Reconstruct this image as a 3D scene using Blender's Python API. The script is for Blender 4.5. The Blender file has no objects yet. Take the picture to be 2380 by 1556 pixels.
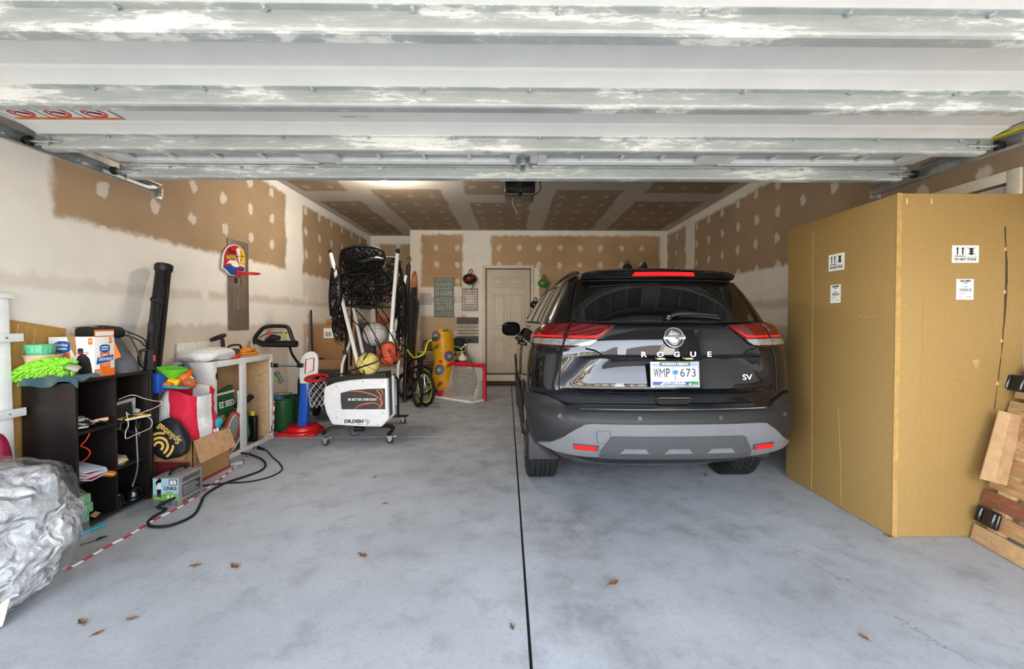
import bpy, bmesh, math, random
from mathutils import Vector, Matrix, Euler
R = math.radians; PI = math.pi; V = Vector
rnd = random.Random(7)
scene = bpy.context.scene; COL = scene.collection
# ---------------------------------------------------------------- camera
FPX, W_, H_ = 970.0, 2380, 1556
CAMZ = 1.28; YAW, PITCH = -0.7, -1.0
SX, SY = -13.9 / W_, -16.1 / W_
cd = bpy.data.cameras.new('camera'); cam = bpy.data.objects.new('camera', cd); COL.objects.link(cam)
cd.sensor_fit = 'HORIZONTAL'; cd.sensor_width = 36.0; cd.lens = 36.0 * FPX / W_
cd.shift_x, cd.shift_y = SX, SY; cd.clip_start = 0.02; cd.clip_end = 400
cam.location = (0, 0, CAMZ); cam.rotation_euler = (R(90 + PITCH), 0, R(YAW))
scene.camera = cam
# ---------------------------------------------------------------- light
world = bpy.data.worlds.new('sky'); scene.world = world; world.use_nodes = True
wn = world.node_tree.nodes; wl = world.node_tree.links
sky = wn.new('ShaderNodeTexSky'); sky.sky_type = 'NISHITA'; sky.sun_disc = False
sky.sun_elevation = R(46); sky.sun_rotation = R(25); sky.air_density = 1.0; sky.dust_density = 0.8; sky.ozone_density = 0.9
_bw = wn.new('ShaderNodeRGBToBW'); wl.new(sky.outputs[0], _bw.inputs[0]); _mx = wn.new('ShaderNodeMix'); _mx.data_type = 'RGBA'; _mx.inputs[0].default_value = .72
wl.new(sky.outputs[0], _mx.inputs[6]); wl.new(_bw.outputs[0], _mx.inputs[7]); wl.new(_mx.outputs[2], wn['Background'].inputs[0])  # thin haze greys the sky; wn['Background'].inputs[1].default_value = 0.42
sd = bpy.data.lights.new('sun', 'SUN'); sd.energy = 11.5; sd.angle = R(0.6); sd.color = (1.0, 0.95, 0.87)
sun = bpy.data.objects.new('sun', sd); COL.objects.link(sun); sun.location = (6, 14, 20)
sun.rotation_euler = V((-0.3, -0.62, -0.75)).to_track_quat('-Z', 'Y').to_euler()
vs = scene.view_settings; vs.view_transform = 'Standard'; vs.look = 'None'; vs.gamma = 1.0
vs.use_curve_mapping = False; vs.exposure = 0.0
EXPOSURE = 1.88; vs.exposure = EXPOSURE
# ---------------------------------------------------------------- pixel -> place (to read positions off the photograph)
_rot = cam.rotation_euler.to_matrix()
def ray(px, py):
    return _rot @ V(((px - W_ / 2 + SX * W_) / FPX, -(py - H_ / 2 - SY * W_) / FPX, -1))
def PY(px, py, y):
    d = ray(px, py); return V((0, 0, CAMZ)) + d * (y / d.y)
def PX(px, py, x):
    d = ray(px, py); return V((0, 0, CAMZ)) + d * (x / d.x)
def PZ(px, py, z=0.0):
    d = ray(px, py); return V((0, 0, CAMZ)) + d * ((z - CAMZ) / d.z)
# ---------------------------------------------------------------- materials
def lin(c):
    return tuple(((v / 255) / 12.92 if v / 255 <= 0.04045 else ((v / 255 + 0.055) / 1.055) ** 2.4) for v in c)
class NT:
    def __init__(s, name):
        s.m = bpy.data.materials.new(name); s.m.use_nodes = True
        s.n = s.m.node_tree.nodes; s.l = s.m.node_tree.links; s.b = s.n['Principled BSDF']
    def new(s, t, **k):
        n = s.n.new('ShaderNode' + t)
        for a, v in k.items(): setattr(n, a, v)
        return n
    def put(s, sock, v):
        if hasattr(v, 'is_output'): s.l.new(v, sock)
        else: sock.default_value = v
    def math(s, op, a, b=0.0, c=0.0, clamp=False):
        n = s.new('Math', operation=op); n.use_clamp = clamp
        for i, v in enumerate((a, b, c)): s.put(n.inputs[i], v)
        return n.outputs[0]
    def noise(s, scale, detail=3, rough=0.55, vec=None, dim=None):
        n = s.new('TexNoise'); n.inputs['Scale'].default_value = scale; n.inputs['Detail'].default_value = detail
        n.inputs['Roughness'].default_value = rough
        if vec is not None: s.l.new(vec, n.inputs['Vector'])
        return n.outputs['Fac']
    def ramp(s, f, stops, interp='LINEAR'):
        n = s.new('ValToRGB'); n.color_ramp.interpolation = interp
        e = n.color_ramp.elements
        while len(e) < len(stops): e.new(0.5)
        for i, (p, c) in enumerate(stops): e[i].position = p; e[i].color = (*lin(c), 1)
        s.l.new(f, n.inputs[0]); return n.outputs[0]
    def mix(s, f, a, b, mode='MIX'):
        n = s.new('Mix', data_type='RGBA', blend_type=mode)
        s.put(n.inputs[0], f); s.put(n.inputs[6], a); s.put(n.inputs[7], b); return n.outputs[2]
    def sstep(s, v, a, b):
        n = s.new('MapRange', interpolation_type='SMOOTHSTEP')
        s.put(n.inputs[0], v); n.inputs[1].default_value = a; n.inputs[2].default_value = b; return n.outputs[0]
    def coord(s, kind='Object'):
        return s.new('TexCoord').outputs[kind]
    def pos(s): return s.new('NewGeometry').outputs['Position']
    def sep(s, v):
        n = s.new('SeparateXYZ'); s.l.new(v, n.inputs[0]); return n.outputs
    def bump(s, h, strength=0.3, dist=0.01):
        n = s.new('Bump'); n.inputs['Strength'].default_value = strength; n.inputs['Distance'].default_value = dist
        s.l.new(h, n.inputs['Height']); s.l.new(n.outputs[0], s.b.inputs['Normal'])
def mat(name, c, rough=0.5, metal=0.0, var=0.08, scale=18, bump=0.0, bscale=None, coat=0.0, trans=0.0, alpha=1.0,
        spec=0.5, emit=None, sheen=0.0, ior=1.45, stretch=None):
    t = NT(name); b = t.b
    co = t.coord('Object')
    if stretch:
        mp = t.new('Mapping'); mp.inputs['Scale'].default_value = stretch; t.l.new(co, mp.inputs[0]); co = mp.outputs[0]
    if var > 0:
        f = t.noise(scale, 4, 0.6, co)
        d = tuple(max(0, v * (1 - var)) for v in c); u = tuple(min(255, v * (1 + var)) for v in c)
        t.l.new(t.ramp(f, [(0.3, d), (0.7, u)]), b.inputs['Base Color'])
    else: b.inputs['Base Color'].default_value = (*lin(c), 1)
    b.inputs['Roughness'].default_value = rough; b.inputs['Metallic'].default_value = metal
    b.inputs['Coat Weight'].default_value = coat; b.inputs['Coat Roughness'].default_value = 0.03
    b.inputs['Transmission Weight'].default_value = trans; b.inputs['Alpha'].default_value = alpha
    b.inputs['Specular IOR Level'].default_value = spec; b.inputs['IOR'].default_value = ior
    b.inputs['Sheen Weight'].default_value = sheen
    if emit: b.inputs['Emission Color'].default_value = (*lin(emit[0]), 1); b.inputs['Emission Strength'].default_value = emit[1]
    if bump > 0: t.bump(t.noise(bscale or scale * 4, 5, 0.6, co), bump)
    return t.m
_M = {}
def M(c, rough=0.5, metal=0.0, **k):
    """shared plain procedural material by colour"""
    key = (tuple(c), rough, metal, tuple(sorted(k.items())))
    if key not in _M: _M[key] = mat('surface_%d' % len(_M), c, rough, metal, **k)
    return _M[key]
# ---------------------------------------------------------------- mesh building
MW = {}
def reg(o, loc=(0, 0, 0), rot=(0, 0, 0)):
    o.location = loc; o.rotation_euler = rot
    MW[o.name] = Matrix.Translation(loc) @ Euler(rot).to_matrix().to_4x4()
def tag(o, label=None, cat=None, group=None, kind=None):
    if label: o['label'] = label
    if cat: o['category'] = cat
    if group: o['group'] = group
    if kind: o['kind'] = kind
    return o
def thing(name, label, cat, loc=(0, 0, 0), rot=(0, 0, 0), group=None):
    o = bpy.data.objects.new(name, None); COL.objects.link(o); o.empty_display_size = 0.1
    reg(o, tuple(loc), rot); return tag(o, label, cat, group)
def struct(name):
    o = bpy.data.objects.new(name, None); COL.objects.link(o); reg(o); o['kind'] = 'structure'; return o
def frame(o, u, v):
    u = V(u).normalized(); v = V(v); w = u.cross(v).normalized(); v = w.cross(u).normalized()
    m = Matrix((u, v, w)).transposed().to_4x4(); m.translation = V(o); return m
def spline(pts, n=6, closed=False):
    """catmull-rom through pts"""
    p = [V(q) for q in pts]; out = []; N = len(p)
    rng = range(N if closed else N - 1)
    for i in rng:
        if closed: a, b, c, d = p[i - 1], p[i], p[(i + 1) % N], p[(i + 2) % N]
        else: a, b, c, d = p[max(i - 1, 0)], p[i], p[i + 1], p[min(i + 2, N - 1)]
        for k in range(n):
            t = k / n
            out.append(0.5 * ((2 * b) + (c - a) * t + (2 * a - 5 * b + 4 * c - d) * t * t + (3 * b - a - 3 * c + d) * t ** 3))
    if not closed: out.append(p[-1])
    return out
class MB:
    def __init__(s): s.v = []; s.f = []; s.m = None
    def at(s, m): s.m = m; return s
    def add(s, vs, fs):
        k = len(s.v)
        for p in vs:
            p = V(p); s.v.append(tuple(s.m @ p if s.m is not None else p))
        s.f += [[i + k for i in f] for f in fs]; return s
    def box(s, a, b):
        (x0, y0, z0), (x1, y1, z1) = a, b
        x0, x1 = min(x0, x1), max(x0, x1); y0, y1 = min(y0, y1), max(y0, y1); z0, z1 = min(z0, z1), max(z0, z1)
        return s.add([(x0, y0, z0), (x1, y0, z0), (x1, y1, z0), (x0, y1, z0), (x0, y0, z1), (x1, y0, z1), (x1, y1, z1), (x0, y1, z1)],
                     [(0, 3, 2, 1), (4, 5, 6, 7), (0, 1, 5, 4), (1, 2, 6, 5), (2, 3, 7, 6), (3, 0, 4, 7)])
    def cbox(s, c, d, rot=None):
        c = V(c); h = V(d) / 2
        if rot is None: return s.box(c - h, c + h)
        m0 = s.m; r = Euler(rot).to_matrix().to_4x4() if not isinstance(rot, Matrix) else rot.to_4x4()
        m = Matrix.Translation(c) @ r
        s.m = m if m0 is None else m0 @ m
        s.box(-h, h); s.m = m0; return s
    def tube(s, pts, r, n=8, closed=False, caps=True, flat=None, up=None):
        p = [V(q) for q in pts]; N = len(p)
        rr = r if isinstance(r, (list, tuple)) else [r] * N
        if closed: tan = [(p[(i + 1) % N] - p[i - 1]).normalized() for i in range(N)]
        else: tan = [(p[min(i + 1, N - 1)] - p[max(i - 1, 0)]).normalized() for i in range(N)]
        t = tan[0]
        a = V(up) if up is not None else (V((0, 0, 1)) if abs(t.z) < 0.9 else V((1, 0, 0)))
        u = (a - t * a.dot(t)).normalized(); vs = []
        for i in range(N):
            t = tan[i]; u = (u - t * u.dot(t))
            if u.length < 1e-6: u = t.orthogonal()
            u.normalize(); w = t.cross(u); fl = 1.0 if flat is None else flat
            for k in range(n):
                an = 2 * PI * (k + 0.5) / n
                vs.append(p[i] + u * (math.cos(an) * rr[i] * fl) + w * (math.sin(an) * rr[i]))
        fs = []
        for i in range(N if closed else N - 1):
            j = (i + 1) % N
            for k in range(n):
                l = (k + 1) % n
                fs.append((i * n + k, i * n + l, j * n + l, j * n + k))
        if caps and not closed:
            fs.append(tuple(range(n))[::-1]); fs.append(tuple(range((N - 1) * n, N * n)))
        return s.add(vs, fs)
    def cyl(s, a, b, r, r2=None, n=14, caps=True):
        return s.tube([a, b], [r, r if r2 is None else r2], n, False, caps)
    def lathe(s, prof, n=24, axis='z', mod=None):
        """prof: (r, h) rows; axis of rotation through local origin"""
        vs = []; fs = []; N = len(prof)
        for i, (r, h) in enumerate(prof):
            for k in range(n):
                a = 2 * PI * k / n; q = r if mod is None else mod(r, h, k)
                c, d = q * math.cos(a), q * math.sin(a)
                vs.append((c, d, h) if axis == 'z' else ((h, c, d) if axis == 'x' else (d, h, c)))
        for i in range(N - 1):
            for k in range(n):
                l = (k + 1) % n
                fs.append((i * n + k, i * n + l, (i + 1) * n + l, (i + 1) * n + k))
        if prof[0][0] > 1e-6: fs.append(tuple(range(n))[::-1])
        if prof[-1][0] > 1e-6: fs.append(tuple(range((N - 1) * n, N * n)))
        return s.add(vs, fs)
    def prism(s, poly, h, fr=None, h0=0.0):
        """poly (u,v) extruded along w of frame from h0 to h"""
        m0 = s.m
        if fr is not None: s.m = fr if m0 is None else m0 @ fr
        n = len(poly)
        s.add([(a, b, h0) for a, b in poly] + [(a, b, h) for a, b in poly],
              [tuple(range(n))[::-1], tuple(range(n, 2 * n))] + [(i, (i + 1) % n, n + (i + 1) % n, n + i) for i in range(n)])
        s.m = m0; return s
    def sphere(s, c, r, nu=16, nv=10):
        r = (r, r, r) if not isinstance(r, (tuple, list)) else r
        vs = []; fs = []; c = V(c)
        for j in range(nv + 1):
            th = PI * j / nv
            for i in range(nu):
                a = 2 * PI * i / nu
                vs.append((c.x + r[0] * math.sin(th) * math.cos(a), c.y + r[1] * math.sin(th) * math.sin(a), c.z + r[2] * math.cos(th)))
        for j in range(nv):
            for i in range(nu):
                k = (i + 1) % nu
                fs.append((j * nu + i, (j + 1) * nu + i, (j + 1) * nu + k, j * nu + k))
        return s.add(vs, fs)
    def grid(s, fn, nu, nv, cu=False, cv=False):
        vs = [fn(i / (nu if cu else nu - 1), j / (nv if cv else nv - 1)) for j in range(nv) for i in range(nu)]
        fs = []
        for j in range(nv if cv else nv - 1):
            for i in range(nu if cu else nu - 1):
                a, b = i, (i + 1) % nu; c, d = j, (j + 1) % nv
                fs.append((c * nu + a, c * nu + b, d * nu + b, d * nu + a))
        return s.add(vs, fs)
    def sheet(s, fn, nu, nv, th):
        """fn(u,v)->point, given real thickness"""
        g = MB().grid(fn, nu, nv); k = len(g.v)
        P = [V(p) for p in g.v]; nor = [V((0, 0, 0)) for _ in P]
        for f in g.f:
            n = (P[f[1]] - P[f[0]]).cross(P[f[3]] - P[f[0]])
            for i in f: nor[i] += n
        Q = [P[i] - (nor[i].normalized() if nor[i].length > 0 else V((0, 0, 1))) * th for i in range(k)]
        bd = list(range(nu)) + [j * nu + nu - 1 for j in range(1, nv)] + [(nv - 1) * nu + i for i in range(nu - 2, -1, -1)] + [j * nu for j in range(nv - 2, 0, -1)]
        fs = list(g.f) + [[i + k for i in f[::-1]] for f in g.f] + [(bd[i], bd[i] + k, bd[(i + 1) % len(bd)] + k, bd[(i + 1) % len(bd)]) for i in range(len(bd))]
        return s.add(P + Q, fs)
    def build(s, name, m, parent=None, bev=0.0, seg=2, angle=35, smooth=True, weld=0.0, w=False, kind=None, label=None):
        me = bpy.data.meshes.new(name); bm = bmesh.new()
        inv = MW[parent.name].inverted() if (w and parent is not None) else None
        vv = [bm.verts.new(inv @ V(p) if inv is not None else p) for p in s.v]
        for f in s.f:
            if len(set(f)) < 3: continue
            try: bm.faces.new([vv[i] for i in f])
            except ValueError: pass
        if weld: bmesh.ops.remove_doubles(bm, verts=bm.verts, dist=weld)
        bmesh.ops.recalc_face_normals(bm, faces=bm.faces)
        if bev > 0:
            es = [e for e in bm.edges if len(e.link_faces) == 2 and e.calc_face_angle(0) > R(30)]
            bmesh.ops.bevel(bm, geom=es, offset=bev, segments=seg, profile=0.5, affect='EDGES', clamp_overlap=True)
        if smooth:
            for f in bm.faces: f.smooth = True
            for e in bm.edges:
                if len(e.link_faces) == 2 and e.calc_face_angle(0) > R(angle): e.smooth = False
        bm.to_mesh(me); bm.free(); me.materials.append(m)
        o = bpy.data.objects.new(name, me); COL.objects.link(o)
        if parent is not None: o.parent = parent; MW[o.name] = MW[parent.name]
        else: MW[o.name] = Matrix()
        if kind: o['kind'] = kind
        if label: o['label'] = label
        return o
def text(s, size, m, parent, fr, name='lettering', ext=0.0006, bold=0.0, width=None, align='CENTER', shear=0.0, w=False, sx=1.0, space=1.0):
    """flat lettering: fr maps local x (along), y (up), z (out)"""
    if 'M' in s: bold = 0.0      # a heavier M would close up
    cu = bpy.data.curves.new('t', 'FONT'); cu.body = s; cu.size = size; cu.align_x = align; cu.align_y = 'CENTER'
    cu.offset = bold; cu.shear = shear; cu.resolution_u = 3; cu.extrude = ext; cu.space_character = space
    ob = bpy.data.objects.new('t', cu); COL.objects.link(ob)
    me = bpy.data.meshes.new_from_object(ob.evaluated_get(bpy.context.evaluated_depsgraph_get()))
    bpy.data.objects.remove(ob)
    xs = [v.co.x for v in me.vertices]
    k = sx if width is None or not xs else width / max(1e-6, max(xs) - min(xs))
    f = MW[parent.name].inverted() @ fr if w else fr
    me.transform(f @ Matrix.Diagonal((k, 1, 1, 1)))
    me.materials.clear(); me.materials.append(m); me.name = name
    o = bpy.data.objects.new(name, me); COL.objects.link(o); o.parent = parent; MW[o.name] = MW[parent.name]
    return o
def copy_tree(o, parent=None, loc=None, rot=None, label=None):
    c = o.copy(); COL.objects.link(c); c.parent = parent
    MW[c.name] = MW[o.name]
    if loc is not None: reg(c, tuple(loc), rot if rot is not None else tuple(o.rotation_euler))
    if label: c['label'] = label
    for ch in list(o.children): copy_tree(ch, c)
    return c
def interp(tab, z):
    if z <= tab[0][0]: return tab[0][1]
    for (a, p), (b, q) in zip(tab, tab[1:]):
        if z <= b: return p + (q - p) * (z - a) / (b - a)
    return tab[-1][1]
# common surfaces
BLACKP = mat('black_plastic', (22, 22, 24), 0.45, bump=0.05)
BLACKM = mat('black_metal', (20, 20, 22), 0.35, 0.2)
RUBBER = mat('black_rubber', (20, 20, 21), 0.75, bump=0.1)
GALV = mat('galvanized_steel', (170, 174, 172), 0.38, 0.75, var=0.12, scale=9, bump=0.04)
STEEL = mat('bright_steel', (205, 208, 210), 0.25, 0.9)
CHROME = mat('chrome', (220, 222, 225), 0.08, 1.0, var=0.0)
WHITEP = mat('white_plastic', (232, 232, 228), 0.4, var=0.03)
INK = mat('black_print', (18, 18, 20), 0.6, var=0.05)
WHITEINK = mat('white_print', (238, 238, 234), 0.6, var=0.03)
# ================================================================ the garage
XL, XR, YB, YREC, ZC = -2.95, 3.02, 8.17, 8.72, 3.03
XREC = -2.0
def drywall(name, ax, rects, spot=(0.42, 0.31), tan=(170, 145, 115), white=(240, 237, 230), spots=True, edge=0.03):
    """gypsum board: paper-coloured fields between joint-compound bands, filled screw heads; ax = the two axes lying in the board"""
    t = NT(name); co = t.pos(); s = t.sep(co)
    u, v = s[ax[0]], s[ax[1]]
    n1 = t.noise(3.5, 4, 0.6, co); n2 = t.noise(14, 4, 0.6, co)
    du = t.math('MULTIPLY', t.math('SUBTRACT', n1, 0.5), 0.16); dv = t.math('MULTIPLY', t.math('SUBTRACT', n2, 0.5), 0.06)
    uu = t.math('ADD', u, du); vv = t.math('ADD', t.math('ADD', v, dv), t.math('MULTIPLY', du, 0.4))
    field = None
    for (u0, u1, v0, v1, k) in rects:
        a = t.math('MULTIPLY', t.sstep(uu, u0 - edge, u0 + edge), t.sstep(uu, u1 + edge, u1 - edge))
        b = t.math('MULTIPLY', t.sstep(vv, v0 - edge, v0 + edge), t.sstep(vv, v1 + edge, v1 - edge))
        r = t.math('MULTIPLY', t.math('MULTIPLY', a, b), k)
        field = r if field is None else t.math('MAXIMUM', field, r)
    if spots:
        def cell(c, p, sh): return t.math('SUBTRACT', t.math('FRACT', t.math('ADD', t.math('DIVIDE', c, p), sh)), 0.5)
        cu = t.math('MULTIPLY', cell(t.math('ADD', u, t.math('MULTIPLY', du, 0.8)), spot[0], 0.2), spot[0])
        cv = t.math('MULTIPLY', cell(t.math('ADD', v, t.math('MULTIPLY', dv, 2.2)), spot[1], 0.35), spot[1])
        cv = t.math('MULTIPLY', cv, 0.8)
        d = t.math('SQRT', t.math('ADD', t.math('MULTIPLY', cu, cu), t.math('MULTIPLY', cv, cv)))
        sp = t.sstep(d, 0.058, 0.036)
        field = t.math('MULTIPLY', field, t.math('SUBTRACT', 1.0, t.math('MULTIPLY', sp, 0.62)))
    wob = t.noise(1.3, 5, 0.6, co)
    tn = t.ramp(wob, [(0.3, tuple(c * 0.93 for c in tan)), (0.7, tuple(min(255, c * 1.05) for c in tan))])
    wt = t.ramp(n1, [(0.25, tuple(c * 0.955 for c in white)), (0.75, white)])
    t.l.new(t.mix(field, wt, tn), t.b.inputs['Base Color'])
    t.b.inputs['Roughness'].default_value = 0.85; t.b.inputs['Specular IOR Level'].default_value = 0.25
    t.bump(t.noise(60, 3, 0.5, co), 0.06); return t.m
M_WL = drywall('left_wallboard', (1, 2), [(2.72, 5.48, 1.95, 2.93, 1), (5.92, 8.5, 1.93, 2.9, 1), (1.0, 4.0, 1.47, 1.56, .28), (4.1, 9, 1.48, 1.57, .4),
                                          (2.9, 5.5, .25, 1.24, .45), (5.9, 8.6, .2, 1.24, .6), (5.9, 8.6, 1.56, 1.95, .25), (-1, 2.3, 1.95, 2.95, .5)])
M_WR = drywall('right_wallboard', (1, 2), [(2.2, 6.92, 1.9, 2.9, .95), (7.28, 8.15, 1.0, 2.93, .8), (2.2, 6.9, .2, 1.22, .5), (2.2, 6.9, 1.42, 1.52, .4)], tan=(162, 138, 110))
M_WB = drywall('back_wallboard_brightened', (0, 2), [(-1.78, -.98, 1.93, 2.95, 1), (-.42, 2.87, 2.32, 2.93, 1), (.52, 2.87, .3, 2.5, .95), (-1.82, -.9, .25, 1.36, .8), (-2.0, -.72, 1.62, 1.74, .55)],
               spot=(0.4, 0.33), tan=(190, 160, 123), white=(245, 240, 230))  # same board, tan and white lightened to make up for weak light here
M_WRC = drywall('recess_wallboard', (0, 2), [(-2.85, -2.04, .3, 2.86, .95)])
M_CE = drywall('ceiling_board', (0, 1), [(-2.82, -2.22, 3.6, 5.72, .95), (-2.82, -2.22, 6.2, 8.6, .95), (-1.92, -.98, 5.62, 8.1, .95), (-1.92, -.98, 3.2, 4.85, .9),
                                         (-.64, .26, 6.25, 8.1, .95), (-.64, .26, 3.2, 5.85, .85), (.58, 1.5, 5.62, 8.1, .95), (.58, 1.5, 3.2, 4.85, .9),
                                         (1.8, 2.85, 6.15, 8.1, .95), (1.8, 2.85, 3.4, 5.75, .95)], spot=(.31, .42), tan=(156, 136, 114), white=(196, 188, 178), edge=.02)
def slab(name, a, b, m):
    o = MB().box(a, b).build(name, m, smooth=False); o['kind'] = 'structure'; return o
YF = -0.55
WIN = (2.52, 3.62, 1.0, 2.12)   # opening in the right wall (y0,y1,z0,z1)
slab('wall_left', (XL - .15, YF - .2, 0), (XL, YREC + .15, ZC), M_WL)
wr = struct('wall_right'); wr.name = 'wall_right'
g = MB()
g.box((XR, YF - .2, 0), (XR + .15, WIN[0], ZC)); g.box((XR, WIN[1], 0), (XR + .15, YREC, ZC))
g.box((XR, WIN[0], 0), (XR + .15, WIN[1], WIN[2])); g.box((XR, WIN[0], WIN[3]), (XR + .15, WIN[1], ZC))
g.build('wallboard', M_WR, wr, smooth=False)
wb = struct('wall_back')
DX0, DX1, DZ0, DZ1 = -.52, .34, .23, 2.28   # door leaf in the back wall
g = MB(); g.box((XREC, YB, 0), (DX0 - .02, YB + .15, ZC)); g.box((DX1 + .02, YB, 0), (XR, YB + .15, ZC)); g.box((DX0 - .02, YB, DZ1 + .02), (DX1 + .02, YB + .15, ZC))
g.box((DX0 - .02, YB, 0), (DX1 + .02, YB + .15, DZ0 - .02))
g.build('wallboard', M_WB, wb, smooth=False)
slab('door_light_block', (DX0 - .1, YB + .16, 0), (DX1 + .1, YB + .2, ZC), M_WRC)  # unseen backing added to stop daylight leaking round the door leaf
slab('wall_recess', (XL - .15, YREC, 0), (XREC + .02, YREC + .15, ZC), M_WRC)
slab('wall_return', (XREC - .02, YB + .15, 0), (XREC, YREC, ZC), M_WRC)
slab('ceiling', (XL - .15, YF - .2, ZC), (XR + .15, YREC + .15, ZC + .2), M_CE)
M_SID = mat('house_siding', (205, 203, 196), 0.7)
wf = struct('wall_front')
g = MB(); g.box((XL - .15, YF - .2, 0), (-2.44, YF, ZC)); g.box((2.54, YF - .2, 0), (XR + .15, YF, ZC)); g.box((-2.44, YF - .2, 2.36), (2.54, YF, ZC))
g.build('wallboard', M_SID, wf, smooth=False)
# roof of the house over the garage keeps the sun off the forecourt
slab('roof', (-7, YF - .6, ZC + .25), (9, 13, ZC + .6), M_SID)
# ---- floor: slabs with open joints
def concrete():
    t = NT('concrete'); co = t.pos(); s = t.sep(co)
    n1 = t.noise(0.9, 5, 0.62, co); n2 = t.noise(5, 6, 0.65, co); n3 = t.noise(45, 4, 0.6, co); n4 = t.noise(2.1, 4, .7, co)
    base = t.ramp(n1, [(0.3, (158, 163, 168)), (0.72, (188, 195, 202))])
    c = t.mix(t.math('MULTIPLY', t.sstep(n2, .48, .7), .35), base, (*lin((120, 120, 119)), 1))
    c = t.mix(t.math('MULTIPLY', t.sstep(n3, .5, .7), .22), c, (*lin((110, 112, 114)), 1))
    # tyre tracks and oil film in the parking bay: long soft dark patches beside the joint
    def blob(x, y, rx, ry, k):
        dx = t.math('DIVIDE', t.math('SUBTRACT', s[0], x), rx); dy = t.math('DIVIDE', t.math('SUBTRACT', s[1], y), ry)
        d = t.math('SQRT', t.math('ADD', t.math('MULTIPLY', dx, dx), t.math('MULTIPLY', dy, dy)))
        return t.math('MULTIPLY', t.math('MULTIPLY', t.sstep(t.math('ADD', d, t.math('MULTIPLY', n4, 0.9)), 1.45, .45), k), t.sstep(n2, .25, .6))
    st = None
    for a in ((.35, 2.6, .5, .7, .75), (.3, 1.9, .4, .5, .6), (1.1, 2.5, .7, .5, .5), (1.65, 2.0, .5, .5, .35), (-.35, 3.3, .7, .8, .35), (.2, 3.5, 1.5, 1.0, .55), (1.0, 4.5, 2.4, 2.0, .6), (-1.2, 5.5, 2, 2.2, .5), (.45, 1.5, .35, .4, .5)):
        b = blob(*a); st = b if st is None else t.math('MAXIMUM', st, b)
    c = t.mix(t.math('MULTIPLY', st, .62), c, (*lin((92, 88, 84)), 1))
    # fine shrinkage crack in the near right slab
    w = t.math('ADD', s[0], t.math('MULTIPLY', t.math('SUBTRACT', t.noise(3.2, 6, .7, co), .5), .55))
    w = t.math('ADD', w, t.math('MULTIPLY', s[1], .28))
    cr = t.math('MULTIPLY', t.sstep(t.math('ABSOLUTE', t.math('SUBTRACT', w, 2.18)), .006, .001), t.math('MULTIPLY', t.sstep(s[1], 2.5, 2.2), t.sstep(s[0], .5, 1.0)))
    c = t.mix(t.math('MULTIPLY', cr, .55), c, (*lin((70, 68, 66)), 1))
    t.l.new(c, t.b.inputs['Base Color'])
    t.l.new(t.ramp(n2, [(.3, (185, 185, 185)), (.7, (215, 215, 215))]), t.b.inputs['Roughness'])
    t.b.inputs['Specular IOR Level'].default_value = .3
    t.bump(t.noise(70, 5, .65, co), .12, .006); return t.m
M_CON = concrete()
M_JOINT = mat('joint_filler', (28, 27, 26), .9)
fl = struct('floor')
MB().box((XL - .1, YF - .2, -.2), (XR + .1, YREC + .1, -.012)).build('joint_bed', M_JOINT, fl, smooth=False)
JX0, JX1, JY, JW = .068, .018, 4.565, .006   # joint lines
def jx(y): return JX0 + (JX1 - JX0) * (y - 1.5) / 3.4
for (xa, xb, ya, yb) in ((XL, None, YF - .2, JY - JW), (None, XR, YF - .2, JY - JW), (XL, None, JY + JW, YREC), (None, XR, JY + JW, YREC)):
    p = [(xa if xa is not None else jx(ya) + JW, ya), (xb if xb is not None else jx(ya) - JW, ya), (xb if xb is not None else jx(yb) - JW, yb), (xa if xa is not None else jx(yb) + JW, yb)]
    MB().prism(p, 0.0, None, -.1).build('slab', M_CON, fl, bev=.003, seg=1)
# ---- door in the back wall with casing, sill and step
M_DOOR = mat('door_paint', (214, 205, 188), .45, var=.03); M_TRIM = mat('trim_paint', (220, 211, 195), .5, var=.03)
d1 = struct('door_1')
leaf = MB().box((DX0, YB + .035, DZ0 + .01), (DX1, YB + .075, DZ1)).build('door_leaf', M_DOOR, d1, bev=.002)
wd = DX1 - DX0
for r, (za, zb) in enumerate(((1.93, 2.14), (1.12, 1.79), (.38, .95))):
    for sgn in (0, 1):
        x0 = DX0 + .115 + sgn * .345; x1 = x0 + .285; zz0, zz1 = DZ0 - .23 + za + .14 - .14, DZ0 - .23 + zb
        g = MB()
        for k, (ins, pr) in enumerate(((0, .0), (.018, .008), (.04, -.002), (.065, .008))):
            pass
        def ring(a, b, ya, yb, g):
            A = [(x0 + a, YB + ya, zz0 + a), (x1 - a, YB + ya, zz0 + a), (x1 - a, YB + ya, zz1 - a), (x0 + a, YB + ya, zz1 - a)]
            B = [(x0 + b, YB + yb, zz0 + b), (x1 - b, YB + yb, zz0 + b), (x1 - b, YB + yb, zz1 - b), (x0 + b, YB + yb, zz1 - b)]
            g.add(A + B, [(i, (i + 1) % 4, 4 + (i + 1) % 4, 4 + i) for i in range(4)])
        ring(-.006, .0, .036, .024, g); ring(.0, .012, .024, .024, g); ring(.012, .022, .024, .034, g); ring(.022, .045, .034, .033, g); ring(.045, .062, .033, .022, g)
        A = [(x0 + .062, YB + .022, zz0 + .062), (x1 - .062, YB + .022, zz0 + .062), (x1 - .062, YB + .022, zz1 - .062), (x0 + .062, YB + .022, zz1 - .062)]
        g.add(A, [(0, 1, 2, 3)])
        g.build('door_panel', M_DOOR, d1, smooth=False)
g = MB()
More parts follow.
